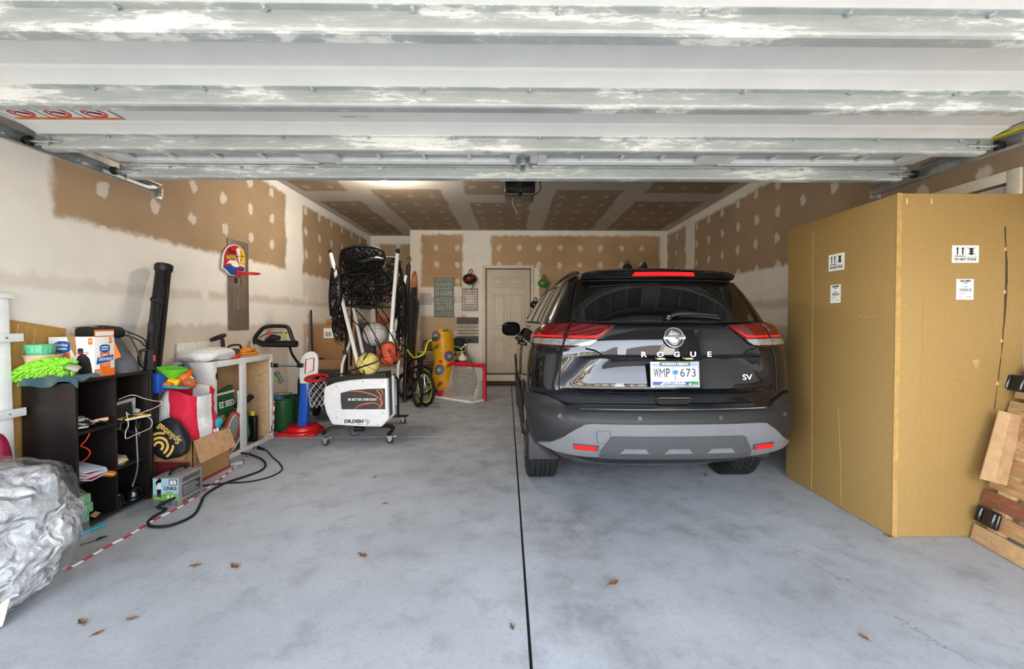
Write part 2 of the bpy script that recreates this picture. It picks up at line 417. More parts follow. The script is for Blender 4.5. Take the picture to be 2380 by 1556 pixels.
for (a, b) in (((DX0 - .075, YB - .018, DZ0 - .09), (DX0 - .012, YB + .02, DZ1 + .075)), ((DX1 + .012, YB - .018, DZ0 - .09), (DX1 + .075, YB + .02, DZ1 + .075)), ((DX0 - .012, YB - .018, DZ1 + .012), (DX1 + .012, YB + .02, DZ1 + .075))): g.box(a, b)
g.build('door_casing', M_TRIM, d1, bev=.004)
g = MB(); g.box((DX0 - .012, YB - .004, DZ0), (DX0 - .003, YB + .09, DZ1 + .012)); g.box((DX1 + .003, YB - .004, DZ0), (DX1 + .012, YB + .09, DZ1 + .012)); g.box((DX0 - .003, YB - .004, DZ1 + .003), (DX1 + .003, YB + .09, DZ1 + .012))
g.build('door_stop', mat('weatherstrip', (60, 52, 44), .7), d1)
MB().box((DX0 - .03, YB - .03, DZ0 - .012), (DX1 + .03, YB + .08, DZ0 + .006)).build('threshold', mat('threshold_metal', (70, 62, 54), .4, .4), d1)
MB().box((DX0 - .075, YB - .022, .09), (DX1 + .075, YB + .01, DZ0 - .012)).build('sill_board', M_TRIM, d1, bev=.003)
MB().box((DX0 - .25, YB - .03, 0), (DX1 + .35, YB - .001, .088)).build('step_riser', mat('dark_wood', (60, 38, 26), .6, stretch=(1, 8, 8)), d1, bev=.003)
h = MB().at(Matrix.Translation((DX1 - .07, YB + .035, DZ0 + .92))); h.lathe([(.0, -.075), (.02, -.073), (.028, -.055), (.026, -.035), (.012, -.028), (.012, -.006), (.03, -.004), (.03, .002)], 20, 'y'); h.build('door_knob', STEEL, d1)
# ---- window in the right wall behind the tall carton
w1 = struct('window_1')
ya, yb, za, zb = WIN
g = MB()
for (a, b) in (((XR - .018, ya - .07, za - .07), (XR + .01, ya, zb + .07)), ((XR - .018, yb, za - .07), (XR + .01, yb + .07, zb + .07)), ((XR - .018, ya, zb), (XR + .01, yb, zb + .07)), ((XR - .018, ya, za - .07), (XR + .01, yb, za))): g.box(a, b)
g.build('window_casing', M_TRIM, w1, bev=.003)
g = MB()
for (a, b) in (((XR + .05, ya, za), (XR + .1, ya + .05, zb)), ((XR + .05, yb - .05, za), (XR + .1, yb, zb)), ((XR + .05, ya, zb - .05), (XR + .1, yb, zb)), ((XR + .05, ya, za), (XR + .1, yb, za + .05)), ((XR + .05, ya, (za + zb) / 2 - .02), (XR + .1, yb, (za + zb) / 2 + .02))): g.box(a, b)
g.build('sash', WHITEP, w1, bev=.003)
MB().box((XR + .068, ya + .04, za + .04), (XR + .074, yb - .04, zb - .04)).build('pane', mat('window_glass', (215, 222, 225), .03, trans=1.0, var=0), w1)
MB().box((XR + .112, ya, za), (XR + .116, yb, zb)).build('blind', mat('brown_blind', (74, 58, 44), .8), w1)
# ================================================================ sectional overhead door
M_DW = mat('door_skin', (226, 223, 215), .42, var=.02, scale=5, bump=.02)
def strut_mat():
    t = NT('galvanized_strut'); co = t.pos()
    mp = t.new('Mapping'); mp.inputs['Scale'].default_value = (.6, 1, 4); t.l.new(co, mp.inputs[0]); v = mp.outputs[0]
    n1 = t.noise(2.6, 7, .75, v); n2 = t.noise(22, 6, .75, v)
    m = t.math('ADD', t.math('MULTIPLY', n1, .75), t.math('MULTIPLY', n2, .25))
    t.l.new(t.ramp(m, [(.36, (152, 156, 151)), (.525, (174, 177, 172)), (.555, (214, 213, 204)), (.64, (228, 226, 217))]), t.b.inputs['Base Color'])
    f = t.sstep(m, .48, .58); t.l.new(t.math('MULTIPLY', t.math('SUBTRACT', 1.0, f), .25), t.b.inputs['Metallic'])
    t.b.inputs['Roughness'].default_value = .55; return t.m
M_STRUT = strut_mat()
gd = thing('overhead_door', 'white sectional overhead garage door raised flat under the ceiling with galvanized ribs', 'garage door')
SY_ = [.825, 1.278, 1.723, 2.18, 2.64]        # near faces of the struts
SZ_ = [2.236, 2.238, 2.242, 2.248, 2.260]     # underside of the skin there
XD0, XD1 = -2.40, 2.48
DXO = .03
secs = []
for i in range(5):
    y1 = SY_[i] - .006 if i else SY_[0] - .006; y0 = (SY_[i - 1] + .002) if i else SY_[0] - .46
    z0, z1 = (SZ_[i - 1] if i else SZ_[0]), SZ_[i]
    if i < 4:
        prof = [(y0, z0), (y1 - .115, z1), (y1 - .10, z1 - .006), (y1 - .012, z1 - .024), (y1, z1 - .02), (y1, z1 + .03), (y0, z0 + .03)]
        g = MB(); g.add([(x, a, b) for x in (XD0, XD1) for a, b in prof], [tuple(range(7)), tuple(range(13, 6, -1))] + [(k, (k + 1) % 7, 7 + (k + 1) % 7, 7 + k) for k in range(7)])
        secs.append(g.build('door_section', M_DW, gd, smooth=False))
# top section with a row of windows
y0, y1, z0, z1 = SY_[3] + .002, SY_[4] - .006, SZ_[3], SZ_[4]
g = MB(); g.box((XD0, y0, z0), (XD1, y0 + .07, z0 + .03)); g.box((XD0, y1 - .05, z1), (XD1, y1 + .055, z1 + .03))
wins = [(-2.28, -1.21), (-1.06, .01), (.17, 1.13), (1.29, 2.36)]
xs = [XD0] + [q for w in wins for q in w] + [XD1]
for a, b in zip(xs[0::2], xs[1::2]): g.box((a, y0 + .07, z0), (b, y1 - .05, z1 + .03))
top = g.build('door_section', M_DW, gd, smooth=False)
M_PANE = mat('frosted_pane', (205, 208, 206), .25, trans=.5, var=.02)
for (a, b) in wins:
    g = MB()
    for (p, q) in (((a - .02, y0 + .06, z0 - .014), (b + .02, y0 + .095, z0 + .012)), ((a - .02, y1 - .09, z1 - .02), (b + .02, y1 - .035, z1 + .012)), ((a - .02, y0 + .09, z0 - .014), (a + .03, y1 - .085, z0 + .012)), ((b - .03, y0 + .09, z0 - .014), (b + .02, y1 - .085, z0 + .012))): g.box(p, q)
    fr = g.build('window_frame', WHITEP, top, bev=.004)
    n = 4
    for k in range(1, n):
        x = a + (b - a) * k / n; MB().box((x - .008, y0 + .09, z0 - .002), (x + .008, y1 - .085, z0 + .01)).build('muntin', WHITEP, top)
    MB().box((a, y0 + .08, z0 + .014), (b, y1 - .06, z0 + .018)).build('pane', M_PANE, top)
bolt = None
for i in range(5):
    y, z = SY_[i], SZ_[i]; a, b = (XD0 - .0, XD1 + .0) if i != 3 else (XD0 - .012, XD1 + .012)
    h = .088
    prof = [(y, z + .004), (y, z - h + .012), (y + .004, z - h + .004), (y + .012, z - h), (y + .052, z - h), (y + .06, z - h + .008), (y + .06, z - h + .016), (y + .054, z - h + .016), (y + .05, z - h + .006), (y + .012, z - h + .006), (y + .006, z - h + .012), (y + .006, z + .004)]
    K = len(prof)
    g = MB(); g.add([(x, p, q) for x in (a, b) for p, q in prof], [(k, (k + 1) % K, K + (k + 1) % K, K + k) for k in range(K)] + [tuple(range(K)), tuple(range(2 * K - 1, K - 1, -1))])
    # top lip lapped on the section
    g.box((a, y - .026, z - .026), (b, y, z - .018))
    st = g.build('strut', M_STRUT, gd, smooth=False)
    for k in range(11):
        x = a + .28 + k * (b - a - .5) / 10 + (.07 if i % 2 else 0)
        bm_ = MB().at(Matrix.Translation((x, y - .014, z - .026)))
        bm_.lathe([(.0, -.012), (.0075, -.011), (.0085, -.004), (.013, -.0035), (.013, 0)], 6)
        if bolt is None: bolt = bm_.build('bolt', STEEL, st); bolt_o = V((x, y, z))
        else:
            o = bolt.copy(); COL.objects.link(o); o.parent = st; o.location = V((x, y, z)) - bolt_o
# end hinges, rollers
for sg, xe in ((-1, XD0), (1, XD1)):
    for i in (2, 3, 4):
        y, z = SY_[i], SZ_[i]
        g = MB(); g.box((xe - .035, y - .012, z - .075), (xe + .035, y - .003, z - .005)); g.build('end_hinge', STEEL, gd, bev=.003)
        g = MB(); g.cyl((xe - sg * .05, y - .012, z - .055), (xe + sg * .055, y - .012, z - .055), .008, n=10); g.cyl((xe - sg * .1, y - .012, z - .055), (xe - sg * .04, y - .012, z - .055), .006, n=8)
        rs = g.build('roller_stem', STEEL, gd)
        MB().cyl((xe + sg * .05, y - .012, z - .055), (xe + sg * .075, y - .012, z - .055), .024, n=18).build('roller', BLACKP, gd, bev=.003)
    for k in range(3):
        for q in (.012, .042):
            MB().cyl((xe - sg * q, SY_[3] - .0015, SZ_[3] - .035 - .014 * k), (xe - sg * q, SY_[3] + .001, SZ_[3] - .035 - .014 * k), .0028, n=8).build('punched_hole', INK, gd)
# operator bracket at the middle
g = MB(); g.box((.02, SY_[4] - .2, SZ_[4] - .03), (.10, SY_[4] + .01, SZ_[4] - .012)); g.box((.0, SY_[4] - .03, SZ_[4] - .05), (.12, SY_[4] - .022, SZ_[4] - .012)); g.box((.045, SY_[4] - .16, SZ_[4] - .06), (.075, SY_[4] - .05, SZ_[4] - .03))
g.build('operator_bracket', GALV, gd, bev=.003)
# warning sticker at the left end, flat print on the fourth section
fz = lambda y: SZ_[2] + (SZ_[3] - SZ_[2]) * (y - SY_[2]) / (SY_[3] - .115 - SY_[2]) - .0035
A, B = PZ(30, 253, 2.243), PZ(282, 288, 2.243)
x0, x1, ya, yb = -2.36, -1.86, 1.80, 2.045
def strip(a, b, c, d, name, m, dz=0): return MB().add([(a, c, fz(c) - dz), (b, c, fz(c) - dz), (b, d, fz(d) - dz), (a, d, fz(d) - dz), (a, c, fz(c) - dz + .0008), (b, c, fz(c) - dz + .0008), (b, d, fz(d) - dz + .0008), (a, d, fz(d) - dz + .0008)], [(0, 1, 2, 3), (4, 7, 6, 5), (0, 4, 5, 1), (1, 5, 6, 2), (2, 6, 7, 3), (3, 7, 4, 0)]).build(name, m, stk, smooth=False)
stk = MB().box((0, 0, 0), (.001, .001, .001)).build('warning_sticker', WHITEINK, gd)
strip(x0, x1, ya, yb, 'sticker_sheet', WHITEINK)
strip(x0, x1, yb - .022, yb, 'orange_band', M((226, 120, 40), .5), .001)
for k in range(1, 3): strip(x0 + (x1 - x0) * k / 3 - .0025, x0 + (x1 - x0) * k / 3 + .0025, ya, yb, 'divider', INK, .001)
strip(x1 - .003, x1, ya, yb, 'divider', INK, .001)
M_REDI = M((206, 70, 56), .5)
for k in range(3):
    cx, cy = x0 + (x1 - x0) * (k + .5) / 3, yb - .068
    MB().tube([(cx + .048 * math.cos(a), cy + .038 * math.sin(a), fz(cy) - .001) for a in [2 * PI * j / 24 for j in range(24)]], .0045, 4, closed=True).build('prohibition_ring', M_REDI, stk)
    MB().tube([(cx - .034, cy - .026, fz(cy) - .001), (cx + .034, cy + .026, fz(cy) - .001)], .004, 4).build('prohibition_bar', M_REDI, stk)
    MB().tube([(cx - .03, cy, fz(cy) - .001), (cx - .005, cy - .012, fz(cy) - .001), (cx + .028, cy + .008, fz(cy) - .001)], .003, 4).build('pictogram', INK, stk)
    for j in range(5): strip(cx - .06, cx + .06 - .02 * (j % 2), ya + .012 + j * .018, ya + .018 + j * .018, 'text_line', M((150, 150, 150), .6), .0012)
text('AMARR DOOR 1675', .028, M((150, 148, 146), .6), gd, frame((-1.1, 1.93, fz(1.93) - .001), (1, 0, 0), (0, 1, 0)) @ Matrix.Diagonal((1, -1, 1, 1)), ext=.0004, name='pencil_note')
text('handled 11-6', .026, M((205, 180, 150), .6), gd, frame((-.75, 2.0, fz(2.0) - .001), (1, 0, 0), (0, 1, 0)) @ Matrix.Diagonal((1, -1, 1, 1)), ext=.0004, name='chalk_note')
# tracks
def track(x, sg, lab, yend):
    t = thing('door_track', lab, 'track', (x, 1.4, 2.16), group='garage door tracks')
    y0 = .3; zt = 2.232
    def rail(prof, name, m, ya, yb):
        K = len(prof); g = MB(); g.add([(x + sg * a, y, b) for y in (ya, yb) for a, b in prof], [(k, (k + 1) % K, K + (k + 1) % K, K + k) for k in range(K)] + [tuple(range(K)), tuple(range(2 * K - 1, K - 1, -1))])
        return g.build(name, m, t, smooth=False, w=True)
    # channel open towards the door
    rail([(-.012, zt + .0), (.02, zt + .004), (.03, zt - .01), (.03, zt - .05), (.02, zt - .066), (-.012, zt - .07), (-.016, zt - .062), (.016, zt - .06), (.024, zt - .048), (.024, zt - .012), (.016, zt - .002), (-.012, zt - .006)], 'channel', GALV, y0, yend)
    rail([(.03, zt - .03), (.034, zt - .03), (.034, zt + .045), (.075, zt + .045), (.075, zt + .049), (.03, zt + .049)], 'angle_iron', GALV, y0, yend - .1)
    g = MB(); g.box((x + sg * .036, yend - .16, zt - .03), (x + sg * .04, yend - .125, ZC)); g.build('hanger_strap', GALV, t, w=True)
    g = MB(); g.box((x - sg * .02, yend - .012, zt - .085), (x + sg * .06, yend - .006, zt - .03)); g.box((x + sg * .0, yend - .05, zt - .1), (x + sg * .006, yend + .012, zt - .06)); g.build('end_stop', GALV, t, w=True)
    for k, yy in enumerate((1.75, 2.1, 2.45, 2.75)):
        MB().cyl((x + sg * .024, yy, zt - .03), (x + sg * .019, yy, zt - .03), .008, n=10).build('rivet', STEEL, t, w=True)
    return t
track(-2.475, -1, 'galvanized steel door track hung along the left wall', 2.98)
rt = track(2.555, 1, 'galvanized steel door track hung along the right wall', 2.96)
yt = MB().box((2.52, 1.93, 2.236), (2.60, 2.22, 2.242)).build('yellow_tag', M((236, 218, 40), .5), rt, w=True)
text('CAUTION SPRING', .03, INK, rt, frame((2.56, 2.07, 2.2355), (0, 1, 0), (1, 0, 0)), w=True)
# opener unit
op = thing('door_opener', 'black garage door opener hanging from the ceiling behind the raised door', 'door opener', (.07, 4.25, 2.5))
g = MB(); g.box((-.08, 4.12, 2.535), (.22, 4.5, 2.68)); g.build('housing', mat('opener_black', (18, 18, 19), .25), op, bev=.02, seg=3, w=True)
MB().box((-.07, 4.108, 2.508), (.065, 4.2, 2.56)).build('light_lens', mat('smoked_lens', (40, 38, 36), .12), op, bev=.01, w=True)
MB().box((.085, 4.108, 2.508), (.21, 4.2, 2.56)).build('light_lens', mat('smoked_lens_b', (40, 38, 36), .12), op, bev=.01, w=True)
MB().box((.05, 2.7, 2.66), (.09, 4.3, 2.70)).build('rail', GALV, op, w=True)
for x in (-.05, .19): MB().box((x - .012, 4.3, 2.66), (x + .012, 4.304, ZC)).build('hanger_strap', GALV, op, w=True)
MB().tube(spline([(.22, 4.2, 2.66), (.265, 4.2, 2.68), (.275, 4.2, 2.6), (.24, 4.22, 2.555), (.215, 4.25, 2.56)], 6), .006, 8).build('power_cord', BLACKP, op, w=True)
MB().tube(spline([(0.0, 4.3, 2.54), (.0, 4.3, 2.47), (.03, 4.3, 2.41), (.035, 4.3, 2.36)], 6), .003, 6).build('antenna_wire', M((200, 180, 120), .5), op, w=True)
# bulb holder on the ceiling
LB = V((-1.52, 4.98, 2.93))
bl = thing('ceiling_bulb', 'lit bare bulb in a white ceiling socket above the machine', 'light bulb', (LB.x, LB.y, ZC))
b = MB().at(Matrix.Translation((0, 0, 0))); b.lathe([(.0, -.001), (.06, -.001), (.058, -.02), (.03, -.035), (.022, -.05), (.0, -.05)], 20); b.build('socket', WHITEP, bl)
b = MB().at(Matrix.Translation((0, 0, -.10))); b.lathe([(.0, -.045), (.018, -.042), (.031, -.028), (.036, -.006), (.031, .018), (.018, .04), (.014, .055)], 20)
b.build('bulb', mat('lit_bulb', (255, 236, 200), .4, var=0, emit=((255, 226, 180), 25)), bl)
ld = bpy.data.lights.new('bulb_light', 'POINT'); ld.energy = 18; ld.color = (1.0, .90, .78); ld.shadow_soft_size = .09
lo = bpy.data.objects.new('bulb_light', ld); COL.objects.link(lo); lo.parent = bl; lo.location = (0, 0, -.22)
# ================================================================ outside, seen as reflections
M_LAWN = mat('dry_lawn', (150, 128, 84), .95, scale=2); M_ASPH = mat('asphalt', (122, 122, 122), .9, scale=3)
def ground(name, a, b, z, m, lab, cat):
    o = MB().box((a[0], a[1], z - .2), (b[0], b[1], z)).build(name, m, smooth=False); o['kind'] = 'structure'; return o
ground('driveway', (-4.2, -8.5, 0), (4.3, YF - .2, 0), -.012, mat('driveway_concrete', (196, 193, 186), .8, scale=4), '', '')
ground('lawn', (-70, -60, 0), (70, YF - .2, 0), -.03, M_LAWN, '', '')
ground('street', (-70, -17, 0), (70, -8.5, 0), -.02, M_ASPH, '', '')
M_HW = mat('white_siding', (226, 224, 218), .7); M_HT = mat('cream_siding', (214, 203, 184), .7); M_HR = mat('shingle_roof', (104, 96, 90), .9, scale=3); M_HG = mat('dark_window', (40, 46, 54), .15)
def house(x, w, hgt, m, lab):
    t = thing('house', lab, 'house', (x, -27, 0), group='houses across the street')
    MB().box((-w / 2, -8, 0), (w / 2, 0, hgt)).build('wall', m, t, smooth=False)
    a = MB(); a.prism([(-8.4, hgt), (.4, hgt), (-4, hgt + 2.6)], w / 2 + .4, frame((0, 0, 0), (0, 1, 0), (0, 0, 1)), -w / 2 - .4); a.build('roof', M_HR, t, smooth=False)
    a = MB(); a.prism([(-2.1, hgt - .1), (2.1, hgt - .1), (0, hgt + 1.9)], .3, frame((0, 0, 0), (1, 0, 0), (0, 0, 1)), -3.0); a.build('gable', m, t, smooth=False)
    n = int(w / 2.2)
    for r_ in (1.0, 3.9):
        for k in range(n):
            xx = -w / 2 + (k + .5) * w / n
            MB().box((xx - .5, -.05, r_), (xx + .5, .04, r_ + 1.5)).build('window', M_HG, t, smooth=False)
    MB().prism([(.0, 2.7), (1.6, 2.45), (1.6, 2.35), (.0, 2.6)], w / 2, frame((0, 0, 0), (0, 1, 0), (0, 0, 1)), -w / 2).build('porch_roof', M_HR, t, smooth=False)
house(-20, 13, 6, M_HW, 'long white two-storey house mirrored at the left of the tailgate'); house(-3.5, 13, 6.2, M_HT, 'cream two-storey house mirrored in the middle of the tailgate')
house(12.5, 12, 5.6, M_HW, 'white two-storey house mirrored at the right of the tailgate'); house(29, 14, 6, M_HT, 'far cream house mirrored at the edge of the tailgate')
# ================================================================ the car (x right, y forward from the rear bumper, z up)
CAR = thing('car', 'black mid-size crossover parked nose-in beside the tall carton, seen from behind', 'car', (1.03, 2.585, 0), (0, 0, R(1.1)))
def paint():
    t = NT('black_car_paint'); co = t.coord('Object')
    n = t.noise(900, 2, .5, co); d = t.noise(5, 5, .65, co)
    c = t.mix(t.math('MULTIPLY', t.sstep(n, .66, .85), .12), (*lin((9, 11, 15)), 1), (*lin((70, 78, 92)), 1))
    c = t.mix(t.math('MULTIPLY', t.sstep(d, .5, .85), .03), c, (*lin((120, 116, 110)), 1))
    t.l.new(c, t.b.inputs['Base Color']); t.b.inputs['Roughness'].default_value = .3
    t.b.inputs['Coat Weight'].default_value = 1.0; t.b.inputs['Coat Roughness'].default_value = .015; t.b.inputs['Specular IOR Level'].default_value = .03
    return t.m
PAINT = paint()
CGLASS = mat('tinted_glass', (7, 8, 8), .02, var=0, spec=.6, coat=.4)
CGREY = mat('grained_bumper_plastic', (33, 33, 35), .5, var=.05, bump=.08, bscale=400)
CSKID = mat('silver_grey_plastic', (108, 109, 113), .42, var=.03)
CSKID2 = mat('mid_grey_plastic', (70, 71, 74), .45, var=.03)
CSEAL = mat('black_seal', (8, 8, 8), .7, var=0)
CRED = mat('red_lens', (78, 4, 8), .06, var=.0, spec=.6, coat=.6)
CREDD = mat('dark_red_lens', (60, 4, 8), .06, var=.0, coat=.6)
CREDB = mat('bright_red_lens', (226, 16, 22), .12, var=.05, coat=.5)
CCLEAR = mat('clear_lamp_lens', (150, 150, 150), .1, .55, var=.15, scale=60, coat=.8)
Y0 = [(.26, .32), (.34, .17), (.40, .09), (.45, .03), (.55, .005), (.63, .0), (.685, .012), (.70, .05), (.74, .072), (.80, .066), (.822, .052), (.838, .072), (.86, .072), (.95, .092), (1.03, .112), (1.04, .108), (1.048, .066), (1.06, .060), (1.15, .072), (1.225, .088), (1.243, .094), (1.262, .128), (1.30, .150), (1.45, .235), (1.555, .300), (1.62, .36), (1.645, .55), (1.66, .9), (1.668, 1.4)]
Y0P = [(z, y) for z, y in Y0 if z <= .822 or z >= 1.06]
WW = [(.26, .70), (.34, .80), (.45, .875), (.55, .90), (.65, .918), (.80, .925), (.95, .92), (1.05, .907), (1.12, .888), (1.2, .856), (1.24, .828), (1.262, .80), (1.3, .785), (1.4, .735), (1.5, .68), (1.57, .638), (1.61, .60), (1.64, .53), (1.66, .40), (1.668, .2)]
YFR = [(.26, 4.45), (.4, 4.58), (.6, 4.62), (.8, 4.55), (.9, 4.40), (.97, 3.95), (1.02, 3.6), (1.06, 3.42), (1.262, 2.98), (1.45, 2.5), (1.57, 2.2), (1.62, 2.0), (1.645, 1.8), (1.66, 1.65), (1.668, 1.6)]
CC, NN, BOW = .36, 2.9, .03
def prof_pt(u, z):
    """rear surface: u = 0 middle, 1 end of the rounded corner, beyond: along the side in metres"""
    w = interp(WW, z); k0 = math.sin(min(abs(u), 1.0) * PI / 2) ** (2 / NN) * w
    f = min(1.0, max(0.0, (k0 - (.62 - .9 * max(0.0, z - .86))) / .16)); f = f * f * (3 - 2 * f)
    y0 = interp(Y0, z) * (1 - f) + interp(Y0P, z) * f; a = min(abs(u), 1.0) * PI / 2; sg = 1 if u >= 0 else -1
    k = math.sin(a) ** (2 / NN); x = w * k
    y = y0 + BOW * k * k + CC * (1 - max(0.0, math.cos(a)) ** (2 / NN))
    if abs(u) > 1: y += abs(u) - 1
    return V((sg * x, y, z))
def U(x, z):
    w = interp(WW, z); k = min(1.0, abs(x) / w); return math.copysign(math.asin(k ** (NN / 2)) / (PI / 2), x)
def surf(u, z, off=0.0):
    p = prof_pt(u, z)
    if off == 0: return p
    e = .004; a = prof_pt(u + e, z) - prof_pt(u - e, z); b = prof_pt(u, z + .012) - prof_pt(u, z - .012)
    n = a.cross(b)
    if n.length < 1e-9: return p
    n.normalize(); return p + n * off
def patch(cols, name, m, off=.004, th=.012, nsub=4, nz=6, mirror=False, parent=None, x=False, **k):
    """cols: (qlo, zlo, qhi, zhi) columns left to right; q is x when x=True else u"""
    out = []
    for sg in ((1, -1) if mirror else (1,)):
        C = []
        for (a, b) in zip(cols, cols[1:]):
            for i in range(nsub): C.append([p + (q - p) * i / nsub for p, q in zip(a, b)])
        C.append(list(cols[-1])); nc = len(C)
        def fn(i, j, o):
            c = C[i]; t = j / (nz - 1); q = c[0] + (c[2] - c[0]) * t; z = c[1] + (c[3] - c[1]) * t
            u = U(q, z) if x else q
            return surf(sg * u, z, o)
        P = [fn(i, j, off) for j in range(nz) for i in range(nc)] ; Q = [fn(i, j, off - th) for j in range(nz) for i in range(nc)]
        K = len(P); fs = []
        for j in range(nz - 1):
            for i in range(nc - 1): fs.append((j * nc + i, j * nc + i + 1, (j + 1) * nc + i + 1, (j + 1) * nc + i))
        bd = list(range(nc)) + [j * nc + nc - 1 for j in range(1, nz)] + [(nz - 1) * nc + i for i in range(nc - 2, -1, -1)] + [j * nc for j in range(nz - 2, 0, -1)]
        fs += [[f + K for f in q[::-1]] for q in fs]
        fs += [(bd[i], bd[i] + K, bd[(i + 1) % len(bd)] + K, bd[(i + 1) % len(bd)]) for i in range(len(bd))]
        g = MB().add(P + Q, fs); out.append(g.build(name, m, parent or CAR, angle=50, **k))
    return out
# ---- body shell: stacked outlines
zs = sorted(set([round(.26 + .02 * i, 4) for i in range(71)] + [z for z, _ in Y0] + [1.655, 1.664]))
zs = [z for z in zs if z <= 1.668]
NR, NS, NF = 22, 64, 12
def outline(z):
    w = interp(WW, z); yf = interp(YFR, z); h = []
    for i in range(NR + 1): h.append(prof_pt(i / NR, z))
    ys = h[-1].y; cf = .5 if z < .95 else .35; ye = max(yf - cf, ys + .05)
    for i in range(1, NS + 1):
        y = ys + (ye - ys) * i / NS; h.append(V((w * (1 - .05 * max(0, (y - 3.2)) ** 1.0 if z < 1.05 else 1), y, z)))
    wl_ = h[-1].x
    for i in range(1, NF + 1):
        a = i / NF * PI / 2; h.append(V((wl_ * math.cos(a) ** (.8), ye + (max(yf, ye + .05) - ye) * math.sin(a) ** .8, z)))
    L = h + [V((-p.x, p.y, p.z)) for p in h[-2:0:-1]]
    return L
g = MB(); OL = [outline(z) for z in zs]; K = len(OL[0])
for L in OL: g.v += [tuple(p) for p in L]
AX = ((.885, .352), (3.59, .352))
for j in range(len(zs) - 1):
    for i in range(K):
        q = [j * K + i, j * K + (i + 1) % K, (j + 1) * K + (i + 1) % K, (j + 1) * K + i]
        c = sum((V(g.v[a]) for a in q), V()) / 4
        if abs(c.x) > .5 and any((c.y - ay) ** 2 + (c.z - az) ** 2 < .378 ** 2 for ay, az in AX): continue
        g.f.append(q)
g.f.append(list(range((len(zs) - 1) * K, len(zs) * K)))
g.f.append(list(range(K))[::-1])
body = g.build('body', PAINT, CAR, angle=28)
# ---- arches, liners
for ay, az in AX:
    for sg in (-1, 1):
        g = MB(); n = 40
        ring = []
        for i in range(n + 1):
            a = -.16 + (PI + .32) * i / n
            ro, ri = .435, .362
            xw = sg * (interp(WW, max(.26, min(.8, az + .4 * math.sin(a)))) + .014)
            ring.append([V((xw, ay + ro * math.cos(a), az + ro * math.sin(a))), V((xw - sg * .004, ay + ri * math.cos(a), az + ri * math.sin(a))), V((xw - sg * .09, ay + ri * math.cos(a), az + ri * math.sin(a))), V((xw - sg * .05, ay + ro * math.cos(a), az + ro * math.sin(a)))])
        for r_ in ring: g.v += [tuple(p) for p in r_]
        for i in range(n):
            for k in range(4): g.f.append([i * 4 + k, i * 4 + (k + 1) % 4, (i + 1) * 4 + (k + 1) % 4, (i + 1) * 4 + k])
        g.f += [[0, 1, 2, 3], [n * 4, n * 4 + 3, n * 4 + 2, n * 4 + 1]]
        g.build('wheel_arch', CGREY, CAR, angle=40)
        g = MB()
        g.grid(lambda u, v: V((sg * (.5 + .42 * v), ay + .372 * math.cos(-.3 + (PI + .6) * u), az + .372 * math.sin(-.3 + (PI + .6) * u))), 24, 2)
        g.add([(sg * .5, ay + .38 * math.cos(-.25 + (PI + .5) * k / 24), az + .38 * math.sin(-.25 + (PI + .5) * k / 24)) for k in range(25)], [tuple(range(25))])
        g.build('arch_liner', CSEAL, CAR)
for sg in (-1, 1):
    g = MB(); g.prism([(1.245, .235), (3.2, .235), (3.17, .46), (1.275, .46)], .02, frame((sg * .905, 0, 0), (0, 1, 0), (0, 0, 1)), -.02); g.build('sill_cladding', CGREY, CAR, bev=.008)
# ---- wheels
def wheel(x, ay, sg):
    t = MB(); n = 160
    prof = [(.225, -.112), (.25, -.118), (.30, -.120), (.335, -.112), (.345, -.100)]
    ribs = [(-.098, -.058), (-.052, -.020), (-.014, .014), (.020, .052), (.058, .098)]
    for a, b in ribs: prof += [(.338, a - .001), (.3515, a), (.3515, b), (.338, b + .001)]
    prof += [(.345, .100), (.335, .112), (.30, .120), (.25, .118), (.225, .112)]
    def mod(r, h, k):
        return r - .006 if (r > .351 and (k + int(h * 120)) % 4 == 0) else r
    wr_ = MB().at(Matrix.Translation((x, ay, .352)))
    wr_.lathe(prof, n, 'x', mod)
    tyre = wr_.build('tyre', RUBBER, CAR, angle=25)
    r_ = MB().at(Matrix.Translation((x, ay, .352))); r_.lathe([(.0, sg * .085), (.05, sg * .09), (.06, sg * .075), (.19, sg * .088), (.222, sg * .1), (.23, sg * .112), (.235, sg * .105), (.225, sg * .06), (.0, sg * .04)], 40, 'x')
    for k in range(5):
        a = 2 * PI * k / 5; c, s_ = math.cos(a), math.sin(a)
        r_.tube([(sg * .098, .05 * c, .05 * s_), (sg * .108, .14 * c, .14 * s_), (sg * .108, .222 * c, .222 * s_)], [.026, .022, .026], 6)
    r_.build('rim', mat('alloy', (120, 122, 126), .3, .8), tyre)
for ay, _ in AX:
    for sg in (-1, 1): wheel(sg * .79, ay, sg)
for sg in (-1, 1):
    MB().add([], []).prism([(-.115, 0), (.10, .0), (.10, .18), (-.115, .20)], .008, frame((sg * .79, .47, .262), (1, 0, 0), (0, .1, 1))).build('mud_flap', mat('mud_flap_plastic', (46, 47, 50), .55), CAR, bev=.003)
